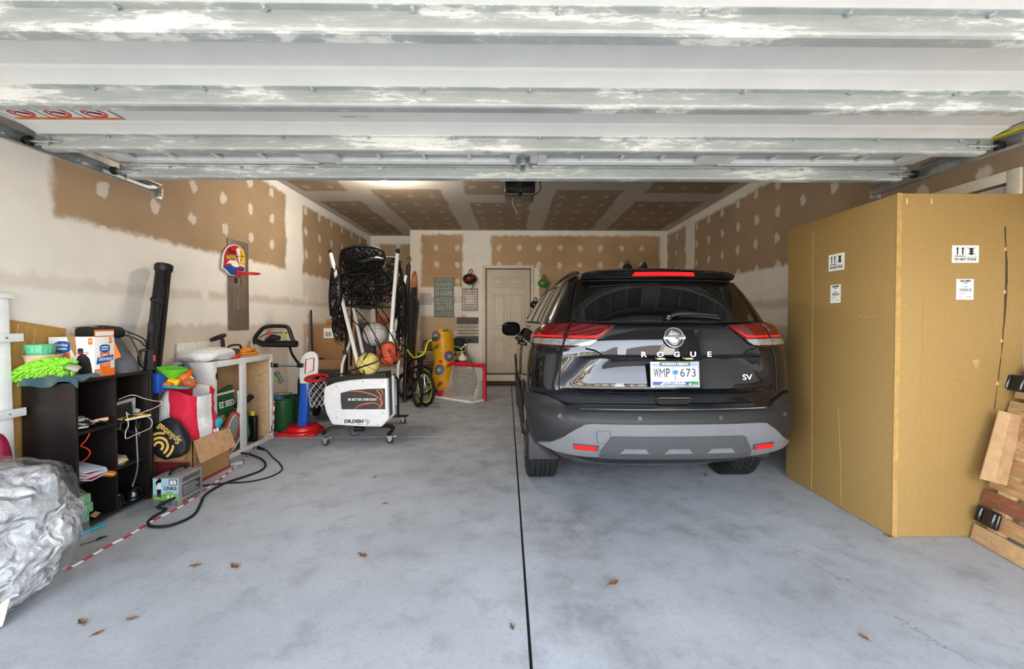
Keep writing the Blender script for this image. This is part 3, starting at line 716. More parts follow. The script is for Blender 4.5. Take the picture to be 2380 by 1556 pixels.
# ---- bumper and skid
def bu(x, z=.6): return U(x, z)
bc = [(.0, .43, .69), (.50, .43, .69), (.60, .43, .693), (.66, .43, .715), (.72, .43, .755), (.78, .43, .782)]
half = [(bu(a), zl, bu(a), zh) for a, zl, zh in bc] + [(.78, .44, .78, .79), (.9, .43, .9, .79), (.98, .43, .98, .775), (1.02, .56, 1.0, .76)]
full = [(-a, b, -c, d) for a, b, c, d in half[::-1]] + half[1:]
bump = patch(full, 'bumper', CGREY, off=.016, th=.03, nsub=5, nz=10)[0]
half = [(bu(0), .43, bu(0), .632), (bu(.52), .43, bu(.52), .632), (bu(.58), .43, bu(.57), .628), (bu(.66), .435, bu(.62), .60), (bu(.76), .45, bu(.70), .545), (bu(.83), .462, bu(.79), .495), (bu(.865), .472, bu(.85), .480)]
patch([(-a, b, -c, d) for a, b, c, d in half[::-1]] + half[1:], 'skid_plate', CSKID, off=.034, th=.03, nsub=5, nz=8)
half = [(bu(0), .432, bu(0), .562), (bu(.40), .432, bu(.40), .562), (bu(.445), .432, bu(.425), .556), (bu(.50), .434, bu(.49), .468)]
ski = patch([(-a, b, -c, d) for a, b, c, d in half[::-1]] + half[1:], 'skid_insert', CSKID2, off=.042, th=.03, nsub=5, nz=6)[0]
for cx in (-.27, 0, .27):
    patch([(cx - .10, .462, cx - .085, .464), (cx - .085, .462, cx - .065, .492), (cx + .085, .462, cx + .065, .492), (cx + .10, .462, cx + .085, .464)], 'skid_ridge', CSKID, off=.05, th=.02, nsub=2, nz=3, x=True, parent=ski)
half = [(bu(0, .4), .33, bu(0, .4), .432), (bu(.5, .4), .33, bu(.5, .4), .432), (bu(.58, .4), .36, bu(.6, .4), .432), (bu(.66, .4), .40, bu(.66, .4), .436)]
patch([(-a, b, -c, d) for a, b, c, d in half[::-1]] + half[1:], 'lower_valance', mat('black_valance', (30, 31, 33), .55), off=.012, th=.04, nsub=4, nz=4)
for sg in (-1, 1):
    bz = patch([(sg * .49, .468, sg * .485, .504), (sg * .63, .474, sg * .635, .51)], 'reflector_bezel', CSKID2, off=.043, th=.02, x=True)[0]
    patch([(sg * .505, .473, sg * .50, .501), (sg * .625, .478, sg * .63, .506)], 'reflector', CREDB, off=.047, th=.02, x=True, parent=bz)
for q in (-.72, -.24, .27, .74):
    p = surf(U(q, .665), .665, .016); n_ = (surf(U(q, .665), .665, .03) - p).normalized()
    sn = MB().cyl(p - n_ * .004, p + n_ * .004, .014, n=18).build('parking_sensor', mat('sensor_grey', (60, 60, 62), .4), CAR)
    MB().cyl(p + n_ * .004, p + n_ * .0055, .008, n=14).build('sensor_disc', CSKID2, sn)
MB().tube([surf(U(a, .55), b, .036) for a, b in ((-.50, .53), (-.50, .585), (-.49, .595), (-.43, .595), (-.42, .585), (-.42, .53), (-.43, .52), (-.49, .52))], .0022, 5, closed=True).build('tow_cover', CSKID2, CAR)
# ---- tailgate parts
patch([(-.60, .688, -.60, .712), (.60, .688, .60, .712)], 'scuff_strip', mat('brushed_trim', (70, 72, 75), .25, .7), off=.03, th=.04, nsub=16, nz=2, x=True)
MB().tube([surf(U(a / 20 * .6, .7), .69, .034) for a in range(-20, 21)], .004, 6).build('chrome_edge', CHROME, CAR)
half = [(0, 1.262, 0, 1.555), (.25, 1.262, .3, 1.555), (.45, 1.266, .53, 1.55), (.50, 1.285, .575, 1.53)]
gl = patch([(-a, b, -c, d) for a, b, c, d in half[::-1]] + half[1:], 'rear_window', CGLASS, off=.008, th=.01, nsub=6, nz=8)[0]
edge = [surf(-.50, 1.285, .008)] + [surf(-.45 + .9 * i / 20, 1.264, .008) for i in range(21)] + [surf(.50, 1.285, .008)] + [surf(.50 + .075 * i / 8, 1.285 + .245 * i / 8, .008) for i in range(9)] + [surf(.53 - 1.06 * i / 20, 1.553, .008) for i in range(21)] + [surf(-.575 + .075 * i / 8, 1.53 - .245 * i / 8, .008) for i in range(9)]
MB().tube(edge, .005, 6, closed=True).build('window_seal', CSEAL, CAR)
for sg in (-1, 1):   # glossy pillar trim beside the glass
    patch([(sg * .52, 1.275, sg * .60, 1.545), (sg * .60, 1.275, sg * .72, 1.55)], 'pillar_trim', mat('gloss_black_trim_%d' % sg, (10, 10, 11), .08, coat=.5), off=.012, th=.015, nsub=4, nz=8)
# tail lamps
for sg in (-1, 1):
    ug = U(.675, 1.18)
    inner = [(U(.375, 1.238), 1.234, U(.37, 1.24), 1.243), (U(.45, 1.2), 1.172, U(.43, 1.24), 1.246), (U(.52, 1.18), 1.118, U(.5, 1.24), 1.249), (U(.58, 1.15), 1.102, U(.57, 1.24), 1.252), (ug - .006, 1.100, ug - .006, 1.258)]
    outer = [(ug + .006, 1.100, ug + .006, 1.258), (.66, 1.102, .66, 1.254), (.80, 1.106, .80, 1.240), (.95, 1.112, .93, 1.215), (1.06, 1.135, 1.05, 1.185)]
    for k, cc in enumerate((inner, outer)):
        lamp = patch([tuple([sg * c[0], c[1], sg * c[2], c[3]]) for c in cc], 'tail_lamp', CREDD, off=.012, th=.03, nsub=4, nz=6)[0]
        if k == 0:
            red = [(U(.41, 1.23), 1.226, U(.40, 1.24), 1.238), (U(.47, 1.2), 1.178, U(.45, 1.24), 1.240), (U(.53, 1.18), 1.160, U(.52, 1.24), 1.242), (ug - .02, 1.160, ug - .02, 1.246)]
            bar = [(U(.43, 1.2), 1.206, U(.425, 1.2), 1.214), (U(.49, 1.17), 1.164, U(.485, 1.18), 1.178), (U(.53, 1.17), 1.163, U(.53, 1.18), 1.176), (ug - .02, 1.163, ug - .02, 1.176)]
            cl = [(U(.50, 1.14), 1.136, U(.482, 1.155), 1.153), (U(.53, 1.14), 1.116, U(.53, 1.155), 1.154), (ug - .01, 1.114, ug - .01, 1.154)]
            nb = [(U(.40, 1.23), 1.224, U(.395, 1.23), 1.232), (U(.45, 1.2), 1.186, U(.44, 1.2), 1.198), (U(.5, 1.17), 1.146, U(.49, 1.17), 1.158)]
        else:
            red = [(ug + .02, 1.160, ug + .02, 1.246), (.80, 1.160, .80, 1.232), (.98, 1.152, .96, 1.20)]
            bar = [(ug + .02, 1.163, ug + .02, 1.176), (.80, 1.163, .80, 1.176), (1.02, 1.148, 1.02, 1.176)]
            cl = [(ug + .01, 1.114, ug + .01, 1.154), (.78, 1.118, .78, 1.154), (.92, 1.122, .9, 1.150)]
            nb = None
        mk = lambda c: [tuple([sg * q[0], q[1], sg * q[2], q[3]]) for q in c]
        patch(mk(red), 'red_lens', CRED, off=.0155, th=.01, nsub=4, nz=4, parent=lamp)
        patch(mk(bar), 'light_bar', CREDB, off=.018, th=.006, nsub=4, nz=3, parent=lamp)
        if nb: patch(mk(nb), 'light_bar', CREDB, off=.018, th=.006, nsub=4, nz=3, parent=lamp)
        patch(mk(cl), 'clear_lens', CCLEAR, off=.0175, th=.01, nsub=4, nz=4, parent=lamp)
    # shut line of the tailgate
    MB().tube([surf(sg * (ug + (.0 if z > 1.05 else (1.05 - z) * .02)), z, .002) for z in [1.26 - .02 * i for i in range(24)]], .0045, 6).build('shut_line', CSEAL, CAR)
    # shut line where roof pillar and quarter panel meet
    MB().tube([surf(sg * (ug + .24 * i / 14), 1.26 + .28 * i / 14, .002) for i in range(15)], .004, 6).build('shut_line', CSEAL, CAR)
# crease lines running in from the lamps to the plate recess
for sg in (-1, 1):
    MB().tube([surf(sg * U(a, z), z, .001) for a, z in ((.56, 1.098), (.50, 1.085), (.45, 1.055), (.36, 1.046))], .006, 6).build('crease', PAINT, CAR)
# handle
pk = patch([(-.125, .783, -.115, .785), (-.115, .752, -.11, .787), (-.09, .738, -.09, .787), (.09, .738, .09, .787), (.115, .752, .11, .787), (.125, .783, .115, .785)], 'tailgate_handle', CSEAL, off=.006, th=.02, nsub=3, nz=3, x=True)[0]
MB().tube([surf(U(q, .782), .782, .008) for q in (-.10, -.05, 0, .05, .10)], .006, 6).build('handle_lip', CHROME, pk)
MB().tube([surf(U(q, z), z, .008) for q, z in ((-.118, .765), (-.09, .738), (0, .737), (.09, .738), (.118, .765))], .003, 6).build('handle_rim', PAINT, pk)
# maker's emblem: ring with a bar
pE = surf(0, 1.168, .004); nE = (surf(0, 1.168, .05) - pE).normalized(); FE = frame(pE, (1, 0, 0), V((0, 0, 1)))
FE = frame(pE, V((1, 0, 0)), nE.cross(V((1, 0, 0))))
em = MB().at(FE); em.lathe([(.0, .0), (.066, .0), (.066, .004), (.0, .004)], 40); emb = em.build('emblem', mat('emblem_black', (20, 20, 22), .2), CAR)
for r_, rr in ((.062, .006), (.043, .0045)):
    MB().at(FE).tube([(r_ * math.cos(a), r_ * math.sin(a), .008) for a in [2 * PI * i / 40 for i in range(40)]], rr, 8, closed=True).build('emblem_ring', CHROME, emb)
MB().at(FE).lathe([(.0, .010), (.036, .008), (.036, .004)], 32).build('emblem_disc', mat('satin_silver', (190, 190, 188), .25, .8), emb)
MB().at(FE).box((-.071, -.013, .006), (.071, .013, .017)).build('emblem_bar', CHROME, emb, bev=.003)
text('NISSAN', .014, M((110, 110, 112), .4), emb, FE @ Matrix.Translation((0, 0, .0175)), bold=.0003, width=.1)
# lettering
SATIN = mat('satin_letters', (215, 215, 216), .3, .3, var=0)
for k, ch in enumerate('ROGUE'):
    x = -.198 + k * .106; p = surf(U(x, 1.062), 1.062, .004)
    text(ch, .046, SATIN, CAR, frame(p, (1, 0, 0), (0, .1, 1)), name='letter_badge', ext=.003, bold=.0012, sx=1.25)
p = surf(U(.50, .905), .905, .008); text('SV', .05, SATIN, CAR, frame(p, (1, .1, 0), (0, .2, 1)), name='trim_badge', ext=.003, bold=.001, sx=1.3)
# number plate
pP = V((0, .052, .935)); FP = frame(pP, (1, 0, 0), (0, .10, 1))
pl = MB().at(FP).box((-.158, -.083, 0), (.158, .083, .008)).build('number_plate', mat('plate_frame', (176, 178, 180), .3, .3), CAR, bev=.006)
def plate_mat():
    t = NT('plate_sheet'); s = t.sep(t.coord('Generated'))
    t.l.new(t.ramp(s[2], [(0.0, (196, 198, 200)), (.7, (196, 198, 200)), (1.0, (104, 140, 186))]), t.b.inputs['Base Color']); t.b.inputs['Roughness'].default_value = .4; return t.m
MB().at(FP).box((-.146, -.066, .0078), (.146, .068, .0092)).build('plate_sheet', plate_mat(), pl)
PB = M((30, 76, 138), .4)
MB().at(FP).box((-.146, -.066, .0090), (.146, -.045, .0098)).build('blue_band', PB, pl)
PN = M((48, 58, 78), .6)
for ch_, x_ in (('W', -.121), ('M', -.083), ('P', -.048)): text(ch_, .078, PN, pl, FP @ Matrix.Translation((x_, .008, .0096)), bold=.0012, width=.034 if ch_ != 'P' else .026)
text('673', .074, PN, pl, FP @ Matrix.Translation((.083, .008, .0096)), bold=.0005, width=.10, space=1.1)
text('SOUTH CAROLINA', .021, WHITEINK, pl, FP @ Matrix.Translation((-.01, -.0555, .0100)), bold=.0006, width=.15)
MB().at(FP).box((.098, -.063, .0098), (.136, -.042, .0104)).build('month_sticker', M((70, 196, 90), .4), pl)
text('JAN', .018, INK, pl, FP @ Matrix.Translation((.117, -.053, .0106)), bold=.0006)
MB().at(FP).box((-.098, .054, .0085), (.098, .079, .0095)).build('dealer_band', M((70, 74, 80), .4), pl)
text('HUDSON NISSAN', .02, WHITEINK, pl, FP @ Matrix.Translation((0, .066, .0098)), bold=.0005, width=.17)
text('NORTH CHARLESTON', .017, M((120, 124, 130), .4), pl, FP @ Matrix.Translation((0, -.0755, .0083)), bold=.0004, width=.27)
g = MB().at(FP); g.tube([(.0, -.04, .0098), (.002, -.01, .0098), (.0, .012, .0098)], .0022, 5)
for a in range(0, 360, 30): g.tube([(.0, .014, .0098), (.013 * math.cos(R(a)), .016 + .011 * math.sin(R(a)), .0098), (.022 * math.cos(R(a)), .012 + .017 * math.sin(R(a)), .0098)], [.004, .0045, .0015], 4)
g.build('palmetto_print', M((36, 110, 176), .4), pl)
MB().at(FP).tube([(-.013 + .006 * math.cos(a), .044 + .006 * math.sin(a), .0098) for a in [PI * .9 + PI * 1.1 * i / 8 for i in range(9)]], .0016, 4).build('crescent_print', M((36, 110, 176), .4), pl)
for q in (-.09, .09):
    MB().at(FP).cyl((q, -.061, .009), (q, -.061, .0125), .006, n=12).build('plate_screw', STEEL, pl)
for q in (-.11, .07): MB().box((q, .055, 1.030), (q + .05, .10, 1.040)).build('plate_lamp', mat('lamp_lens_%d' % (q * 100), (190, 180, 140), .2), CAR)
# wiper
p0 = surf(U(-.02, 1.285), 1.285, .012)
wp = MB().cyl(p0 - V((0, -.01, 0)), p0 + V((0, -.03, .008)), .022, .018, 20).build('wiper_hub', BLACKP, CAR, bev=.004)
MB().tube([surf(U(q, z), z, o) for q, z, o in ((-.02, 1.285, .03), (.03, 1.302, .035), (.09, 1.306, .035), (.20, 1.306, .03), (.32, 1.296, .028))], [.013, .016, .018, .012, .008], 8).build('wiper_arm', BLACKP, CAR)
MB().tube([surf(U(q, z), z, .016) for q, z in ((.06, 1.300), (.15, 1.300), (.25, 1.294), (.335, 1.284))], .008, 6).build('wiper_blade', mat('wiper_grey', (40, 42, 44), .5), CAR)
MB().sphere(surf(U(-.02, 1.285), 1.285, .046), .006, 10, 6).build('washer_nozzle', STEEL, CAR)
# spoiler with the high brake light
def spo(s, t):
    x = s * .545; k = abs(s)
    sec = [(.70, 1.664), (.45, 1.655), (.30, 1.640), (.235, 1.622), (.232, 1.606), (.25, 1.580), (.262, 1.572), (.36, 1.564), (.5, 1.58)]
    i = t * (len(sec) - 1); j = min(int(i), len(sec) - 2); f = i - j
    y = sec[j][0] + (sec[j + 1][0] - sec[j][0]) * f; z = sec[j][1] + (sec[j + 1][1] - sec[j][1]) * f
    z = 1.655 + (z - 1.655) * (1 - .35 * k ** 4); return V((x, y + .05 * k * k + .06 * k ** 6, z - .014 * k * k - .02 * k ** 8))
g = MB(); N_ = 33
g.grid(lambda u, v: spo(u * 2 - 1, v), N_, 9)
g.f.append([j * N_ for j in range(9)]); g.f.append([j * N_ + N_ - 1 for j in range(8, -1, -1)])
g.f += [[i, i + 1, 8 * N_ + i + 1, 8 * N_ + i] for i in range(N_ - 1)]
g.build('spoiler', PAINT, CAR, angle=40)
g = MB()
def bl_(u, v): 
    s = (u * 2 - 1) * (.40 - .03 * v); p = spo(s, .5 + .115 * (1 - v)); return V((p.x, p.y - .004, p.z))
g.sheet(bl_, 25, 5, .01); g.build('high_brake_light', CREDB, CAR, angle=50)
# roof rails and fin antenna
for sg in (-1, 1):
    MB().tube(spline([(sg * .49, .75, 1.640), (sg * .50, .85, 1.668), (sg * .51, 1.3, 1.685), (sg * .51, 1.9, 1.68), (sg * .50, 2.25, 1.64)], 5), .016, 8).build('roof_rail', BLACKP, CAR)
g = MB(); g.add([(-.03, .62, 1.66), (.03, .62, 1.66), (.03, .82, 1.665), (-.03, .82, 1.665), (-.006, .63, 1.735), (.006, .63, 1.735), (.004, .69, 1.715), (-.004, .69, 1.715)], [(0, 1, 5, 4), (1, 2, 6, 5), (2, 3, 7, 6), (3, 0, 4, 7), (4, 5, 6, 7), (3, 2, 1, 0)])
g.build('fin_antenna', PAINT, CAR, bev=.006)
# ---- side windows, mirrors, door handles
def side(sg, y, z, off=0.0): return V((sg * (interp(WW, z) + off), y, z))
def sidepatch(sg, pts, name, m, off=.004, th=.008):
    (ya, yb, za, ta, tb, zb) = pts   # bottom from ya..yb at za, top from ta..tb at zb
    g = MB(); g.sheet(lambda u, v: side(sg, (ya + (yb - ya) * u) * (1 - v) + (ta + (tb - ta) * u) * v, za + (zb - za) * v, off), 8, 8, th * sg); return g.build(name, m, CAR, angle=50)
for sg in (-1, 1):
    sidepatch(sg, (.72, 1.02, 1.275, .83, 1.02, 1.54), 'side_window', CGLASS)
    sidepatch(sg, (1.06, 1.78, 1.272, 1.06, 1.70, 1.565), 'side_window', CGLASS)
    sidepatch(sg, (1.86, 2.80, 1.272, 1.80, 2.30, 1.565), 'side_window', CGLASS)
    for y0_, y1_ in ((1.02, 1.06), (1.70, 1.86)): sidepatch(sg, (y0_, y1_, 1.27, y0_ + (.0 if y0_ < 1.5 else 0), y1_ - (.0 if y0_ < 1.5 else .06), 1.565), 'window_pillar', CSEAL, .007)
    MB().tube([side(sg, y, 1.264, .006) for y in (.72, 1.2, 1.8, 2.4, 2.85)], .007, 6).build('belt_moulding', CHROME if 0 else BLACKP, CAR)
    MB().tube([side(sg, y, z, .006) for y, z in ((.80, 1.545), (1.05, 1.572), (1.7, 1.578), (2.3, 1.572), (2.86, 1.30))], .006, 6).build('window_frame', BLACKP, CAR)
    for yh in (1.62, 2.55):
        MB().tube(spline([side(sg, yh - .11, 1.06, .005), side(sg, yh - .09, 1.06, .035), side(sg, yh + .06, 1.062, .038), side(sg, yh + .09, 1.062, .005)], 4), .013, 8, flat=1.4).build('door_handle', PAINT, CAR)
    MB().tube([side(sg, 1.78, z, .001) for z in [.48 + .05 * i for i in range(16)]], .004, 5).build('shut_line', CSEAL, CAR)
    MB().tube([side(sg, 1.44 - .35 * max(0, .75 - z), z, .001) for z in [.78 + .05 * i for i in range(10)]], .004, 5).build('shut_line', CSEAL, CAR)
    # mirror
    g = MB()
    def mir(u, v):
        a = 2 * PI * u; r_ = math.sin(PI * min(max(v, .02), .98)) ** .45
        return V((sg * (1.0 + .118 * r_ * (abs(math.cos(a)) ** .7) * math.copysign(1, math.cos(a))), 2.80 + .13 * (v - .3) * (1.0), 1.17 + .09 * r_ * (abs(math.sin(a)) ** .7) * math.copysign(1, math.sin(a))))
    g.grid(mir, 28, 12, cu=True); g.f.append(list(range(28))); g.f.append(list(range(11 * 28, 12 * 28)))
    mo = g.build('door_mirror', mat('mirror_shell_%d' % sg, (8, 8, 9), .4, spec=.2), CAR)
    MB().at(Matrix.Translation((sg * 1.0, 2.752, 1.168))).prism([(.095 * math.copysign(abs(math.cos(a)) ** .7, math.cos(a)), .06 * math.copysign(abs(math.sin(a)) ** .7, math.sin(a))) for a in [2 * PI * i / 24 for i in range(24)]], .006, frame((0, 0, 0), (1, 0, 0), (0, 0, 1))).build('mirror_glass', mat('mirror_glass_%d' % sg, (10, 10, 11), .6, .0, var=0, spec=.1), mo)  # matte near-black colour stands in for the dark reflection in the glass
    MB().tube([(sg * .80, 2.80, 1.10), (sg * .87, 2.81, 1.085), (sg * .95, 2.82, 1.12)], [.035, .028, .03], 8, flat=.7).build('mirror_stalk', BLACKP, mo)
# ================================================================ left side
from mathutils import noise as mn
def N3(p, s=1.0, seed=0): return mn.noise(V(p) * s + V((seed * 7.3, seed * 3.1, seed * 1.7)))
def turb(p, s=1.0, seed=0): return N3(p, s, seed) + .5 * N3(p, s * 2.1, seed + 1) + .25 * N3(p, s * 4.3, seed + 2)
def sgnpow(v, e): return math.copysign(abs(v) ** e, v)
def blob(c, r, e1=.7, e2=.7, amp=.0, ns=6.0, seed=0, nu=40, nv=24, floor=None, ridge=False):
    """soft filled shape (bag, pillow); e<1 boxier"""
    c = V(c)
    def f(u, v):
        th = PI * (v - .5); a = 2 * PI * u
        d = V((sgnpow(math.cos(th), e1) * sgnpow(math.cos(a), e2), sgnpow(math.cos(th), e1) * sgnpow(math.sin(a), e2), sgnpow(math.sin(th), e1)))
        p = V((d.x * r[0], d.y * r[1], d.z * r[2]))
        q = turb(p, ns, seed)
        if ridge: q = .5 - abs(q) * 1.6
        p = p + d.normalized() * (amp * q) + c if d.length > 1e-6 else p + c
        if floor is not None and p.z < floor: p.z = floor + .0005 * (u + v)
        return p
    g = MB(); g.grid(f, nu, nv, cu=True); return g
def poly(parent, fr, pts, m, name, z=.0006, w=True, z0=-.0004):
    return MB().prism(pts, z, fr, z0).build(name, m, parent, smooth=False, w=w)
def rect(x0, y0, x1, y1): return [(x0, y0), (x1, y0), (x1, y1), (x0, y1)]
def disc(cx, cy, rx, ry=None, n=24, a0=0, a1=360): return [(cx + rx * math.cos(R(a0 + (a1 - a0) * i / n)), cy + (ry or rx) * math.sin(R(a0 + (a1 - a0) * i / n))) for i in range(n)]
NEG_Y = lambda o: frame(o, (1, 0, 0), (0, 0, 1))     # a face looking towards -y
POS_X = lambda o: frame(o, (0, 1, 0), (0, 0, 1))     # a face looking towards +x
NEG_X = lambda o: frame(o, (0, -1, 0), (0, 0, 1))
M_BOARD = mat('kraft_cardboard', (168, 128, 84), .8, var=.05, scale=60, bump=.03)
M_BOARDY = mat('ochre_cardboard', (172, 132, 70), .75, var=.05, scale=40, bump=.03)
M_BOARDE = mat('cardboard_edge', (196, 160, 112), .85)
# ---- picket fence panel against the wall
M_VINYL = mat('white_vinyl', (236, 237, 238), .35, var=.02)
t = thing('fence_panel', 'white vinyl picket fence panel leaning on the left wall', 'fence', (-2.9, 2.2, 0), (0, R(-1.0), 0))
MB().box((-.05, .165, 0), (.025, .24, 1.405)).build('post', M_VINYL, t, bev=.004)
g = MB(); g.box((-.065, .15, 1.405), (.04, .255, 1.42)); g.box((-.058, .157, 1.42), (.033, .248, 1.432)); g.add([(-.055, .16, 1.432), (.03, .16, 1.432), (.03, .245, 1.432), (-.055, .245, 1.432), (-.012, .203, 1.452)], [(0, 1, 4), (1, 2, 4), (2, 3, 4), (3, 0, 4)]); g.build('post_cap', M_VINYL, t, bev=.003)
for z in (1.155, .72): MB().box((.026, -.2, z), (.05, .285, z + .048)).build('rail', M_VINYL, t, bev=.003)
for k in range(2):
    y = .055 - k * .14
    g = MB().prism([(-.03, 0), (.03, 0), (.03, .975)] + [(.03 * math.cos(a), .975 + .03 * math.sin(a)) for a in (.5, 1.1, PI / 2, 2.0, 2.6)] + [(-.03, .975)], .022, frame((.0, y, .02), (0, 1, 0), (0, 0, 1))); g.build('picket', M_VINYL, t, bev=.002)
for z in (1.179, .744):
    MB().cyl((.05, .20, z), (.053, .20, z), .006, n=10).build('screw', STEEL, t)
# ---- carton sheet behind it
t = thing('cardboard_sheet', 'large flat ochre cardboard sheet propped on the left wall behind the white fence', 'cardboard', (-2.93, 2.3, 0))
g = MB().prism([(1.6, 0), (2.68, 0), (2.775, 1.225), (2.38, 1.30), (1.6, 1.45)], .008, frame((-2.94, 0, 0), (0, 1, 0), (0, 0, 1)), 0); g.build('sheet', M_BOARDY, t, w=True)
for a, b in (((2.47, 1.28), (2.42, .7)), ((2.51, 1.26), (2.49, 1.12)), ((2.56, 1.25), (2.53, 1.08)), ((2.60, 1.24), (2.58, 1.1))):
    MB().tube([(-2.9315, a[0], a[1]), (-2.9315, b[0], b[1])], .003, 4).build('crease', M_BOARDE, t, w=True)
# ---- dark cube shelf
def wood_dark():
    t = NT('espresso_laminate'); co = t.coord('Object'); mp = t.new('Mapping'); mp.inputs['Scale'].default_value = (60, 60, 3); t.l.new(co, mp.inputs[0])
    t.l.new(t.ramp(t.noise(3, 4, .6, mp.outputs[0]), [(.3, (20, 16, 15)), (.7, (36, 29, 27))]), t.b.inputs['Base Color']); t.b.inputs['Roughness'].default_value = .42; return t.m
M_ESP = wood_dark()
SX0, SX1, SYA, SYB, SH = -2.915, -2.60, 2.503, 3.013, .92
t = thing('cube_shelf', 'dark espresso six-cube shelf unit full of household odds and ends', 'shelf', (SX0, SYA, 0)); SHELF = t
b_ = .016; ym = (SYA + SYB) / 2
for nm, a, b in (('side_panel', (SX0, SYA, 0), (SX1, SYA + b_, SH)), ('side_panel', (SX0, SYB - b_, 0), (SX1, SYB, SH)), ('divider', (SX0 + .005, ym - b_ / 2, .03), (SX1 - .002, ym + b_ / 2, SH - b_)),
                 ('top_board', (SX0, SYA - .0, SH - b_), (SX1 + .004, SYB, SH + .002)), ('bottom_board', (SX0 + .005, SYA + b_, .02), (SX1, SYB - b_, .02 + b_)), ('back_board', (SX0, SYA + b_, .02), (SX0 + .005, SYB - b_, SH - b_))):
    MB().box(a, b).build(nm, M_ESP, t, bev=.0015, w=True)
SZ1, SZ2 = .605, .310
for z in (SZ1, SZ2):
    for a, b in ((SYA + b_, ym - b_ / 2), (ym + b_ / 2, SYB - b_)): MB().box((SX0 + .005, a, z - b_), (SX1 - .003, b, z)).build('shelf_board', M_ESP, t, bev=.001, w=True)
zT = SH + .003
# bowls
def lathe_thing(name, lab, cat, loc, prof, m, n=40, mod=None, group=None, rot=(0, 0, 0)):
    t = thing(name, lab, cat, loc, rot, group); MB().lathe(prof, n, 'z', mod).build('body', m, t, angle=50); return t
lathe_thing('mixing_bowl', 'beige bowl on the dark shelf, holding the green ribbed bowl', 'bowl', (-2.838, 2.555, zT), [(.0, 0), (.05, 0), (.056, .012), (.08, .14), (.086, .152), (.081, .15), (.058, .02), (.0, .012)], mat('beige_ceramic', (218, 186, 160), .4))
lathe_thing('ribbed_bowl', 'jade green ribbed bowl standing inside the beige bowl', 'bowl', (-2.85, 2.55, zT + .118), [(.0, 0), (.05, 0), (.056, .01), (.066, .09), (.064, .094), (.06, .09), (.05, .016), (.0, .012)], mat('jade_glass', (92, 186, 140), .25), 72, lambda r, h, k: r * (1 + (.03 if k % 4 < 2 else 0)) if r > .04 else r)
# towel draped over the near corner
t = thing('towel', 'crumpled dark teal terry towel over the near end of the dark shelf', 'towel', (-2.75, 2.52, zT))
def towel(u, v):
    x = -2.905 + .325 * u; y = 2.44 + .20 * v; over = max(0.0, SYA - .012 - y)
    z = zT + .026 + .014 * turb((u * 3, v * 3, 0), 1.3, 5) + .012 * math.sin(u * 9 + v * 5) * (1 - .5 * v)
    y2 = max(y, SYA - .02 - .012 * math.sin(u * 11)); z -= over * (1.0 + .3 * math.sin(u * 7)); 
    if x > SX1 - .01: z -= (x - SX1 + .01) * .5
    return V((x, y2, max(z, zT + .006) if over == 0 and x < SX1 - .01 else z))
MB().sheet(towel, 40, 22, .008).build('cloth', mat('teal_terry', (42, 86, 92), .95, var=.2, scale=160, bump=.6, bscale=300, sheen=.3), t, w=True)
# chenille mitt
t = thing('wash_mitt', 'lime green chenille wash mitt lying on the teal towel', 'wash mitt', (-2.78, 2.52, zT + .04))
mc = lambda s: V((-2.905 + .28 * s, 2.505, zT + .035 + .075 * math.sin(PI * (.18 + .62 * s)) - .045 * (1 - s)))
core = MB(); core.tube([mc(i / 10) for i in range(11)], [.02, .035, .045, .05, .05, .05, .05, .05, .045, .04, .028], 12, flat=.6); core.build('core', mat('lime_cloth', (120, 200, 50), .9), t, w=True)
g = MB(); rr = random.Random(3)
for i in range(520):
    s = rr.uniform(-.02, 1.0); a = rr.uniform(0, 2 * PI); d = V((rr.uniform(-.5, .2), math.cos(a), math.sin(a))).normalized()
    p = mc(s) + V((0, d.y * .045, d.z * .028)); q = p + (d * .026 + V((-.008, 0, -.008)))
    g.tube([p, (p + q) / 2 + V((0, 0, .003)), q], [.0058, .0065, .005], 5)
g.build('chenille_pile', mat('lime_chenille', (150, 226, 66), .85, var=.15, scale=60), t, w=True, kind='stuff')
MB().tube([mc(.97), mc(1.0) + V((.02, 0, -.005)), mc(1.0) + V((.035, .01, -.02))], [.025, .03, .02], 10, flat=.6).build('cuff', mat('grey_cuff', (178, 174, 170), .8), t, w=True)
# garbage bag carton
BX0, BX1, BY0, BY1, BZ1 = -2.895, -2.612, 2.635, 2.765, 1.175
t = thing('trash_bag_carton', 'white and orange carton of black garbage bags, torn open, on the dark shelf', 'carton', (-2.75, 2.7, zT))
M_CW = mat('white_carton', (238, 236, 232), .55, var=.02); M_CO = mat('orange_print', (236, 118, 34), .5, var=.03); M_CB = mat('blue_print', (24, 88, 168), .5, var=.03); M_NAVY = mat('navy_print', (22, 56, 112), .5)
MB().box((BX0, BY0, zT), (BX1, BY1, BZ1)).build('box', M_CW, t, bev=.001, w=True)
MB().box((BX1 - .002, BY0 + .002, BZ1), (BX1 + .001, BY1 - .002, BZ1 + .045)).build('top_flap', M_CO, t, w=True)
MB().box((BX1 + .001, BY0 + .006, BZ1 + .006), (BX1 + .0018, BY1 - .006, BZ1 + .034)).build('flap_label', M_CW, t, w=True)
MB().prism([(0, 0), (.0, .13), (.035, .02)], .002, frame((BX1 - .004, BY1, 1.02), (.6, .8, 0), (0, 0, 1))).build('side_flap', M_CO, t, w=True)
F = NEG_Y((BX0, BY0, zT)); F2 = POS_X((BX1, BY0, zT)); hB = BZ1 - zT; dB = BY1 - BY0
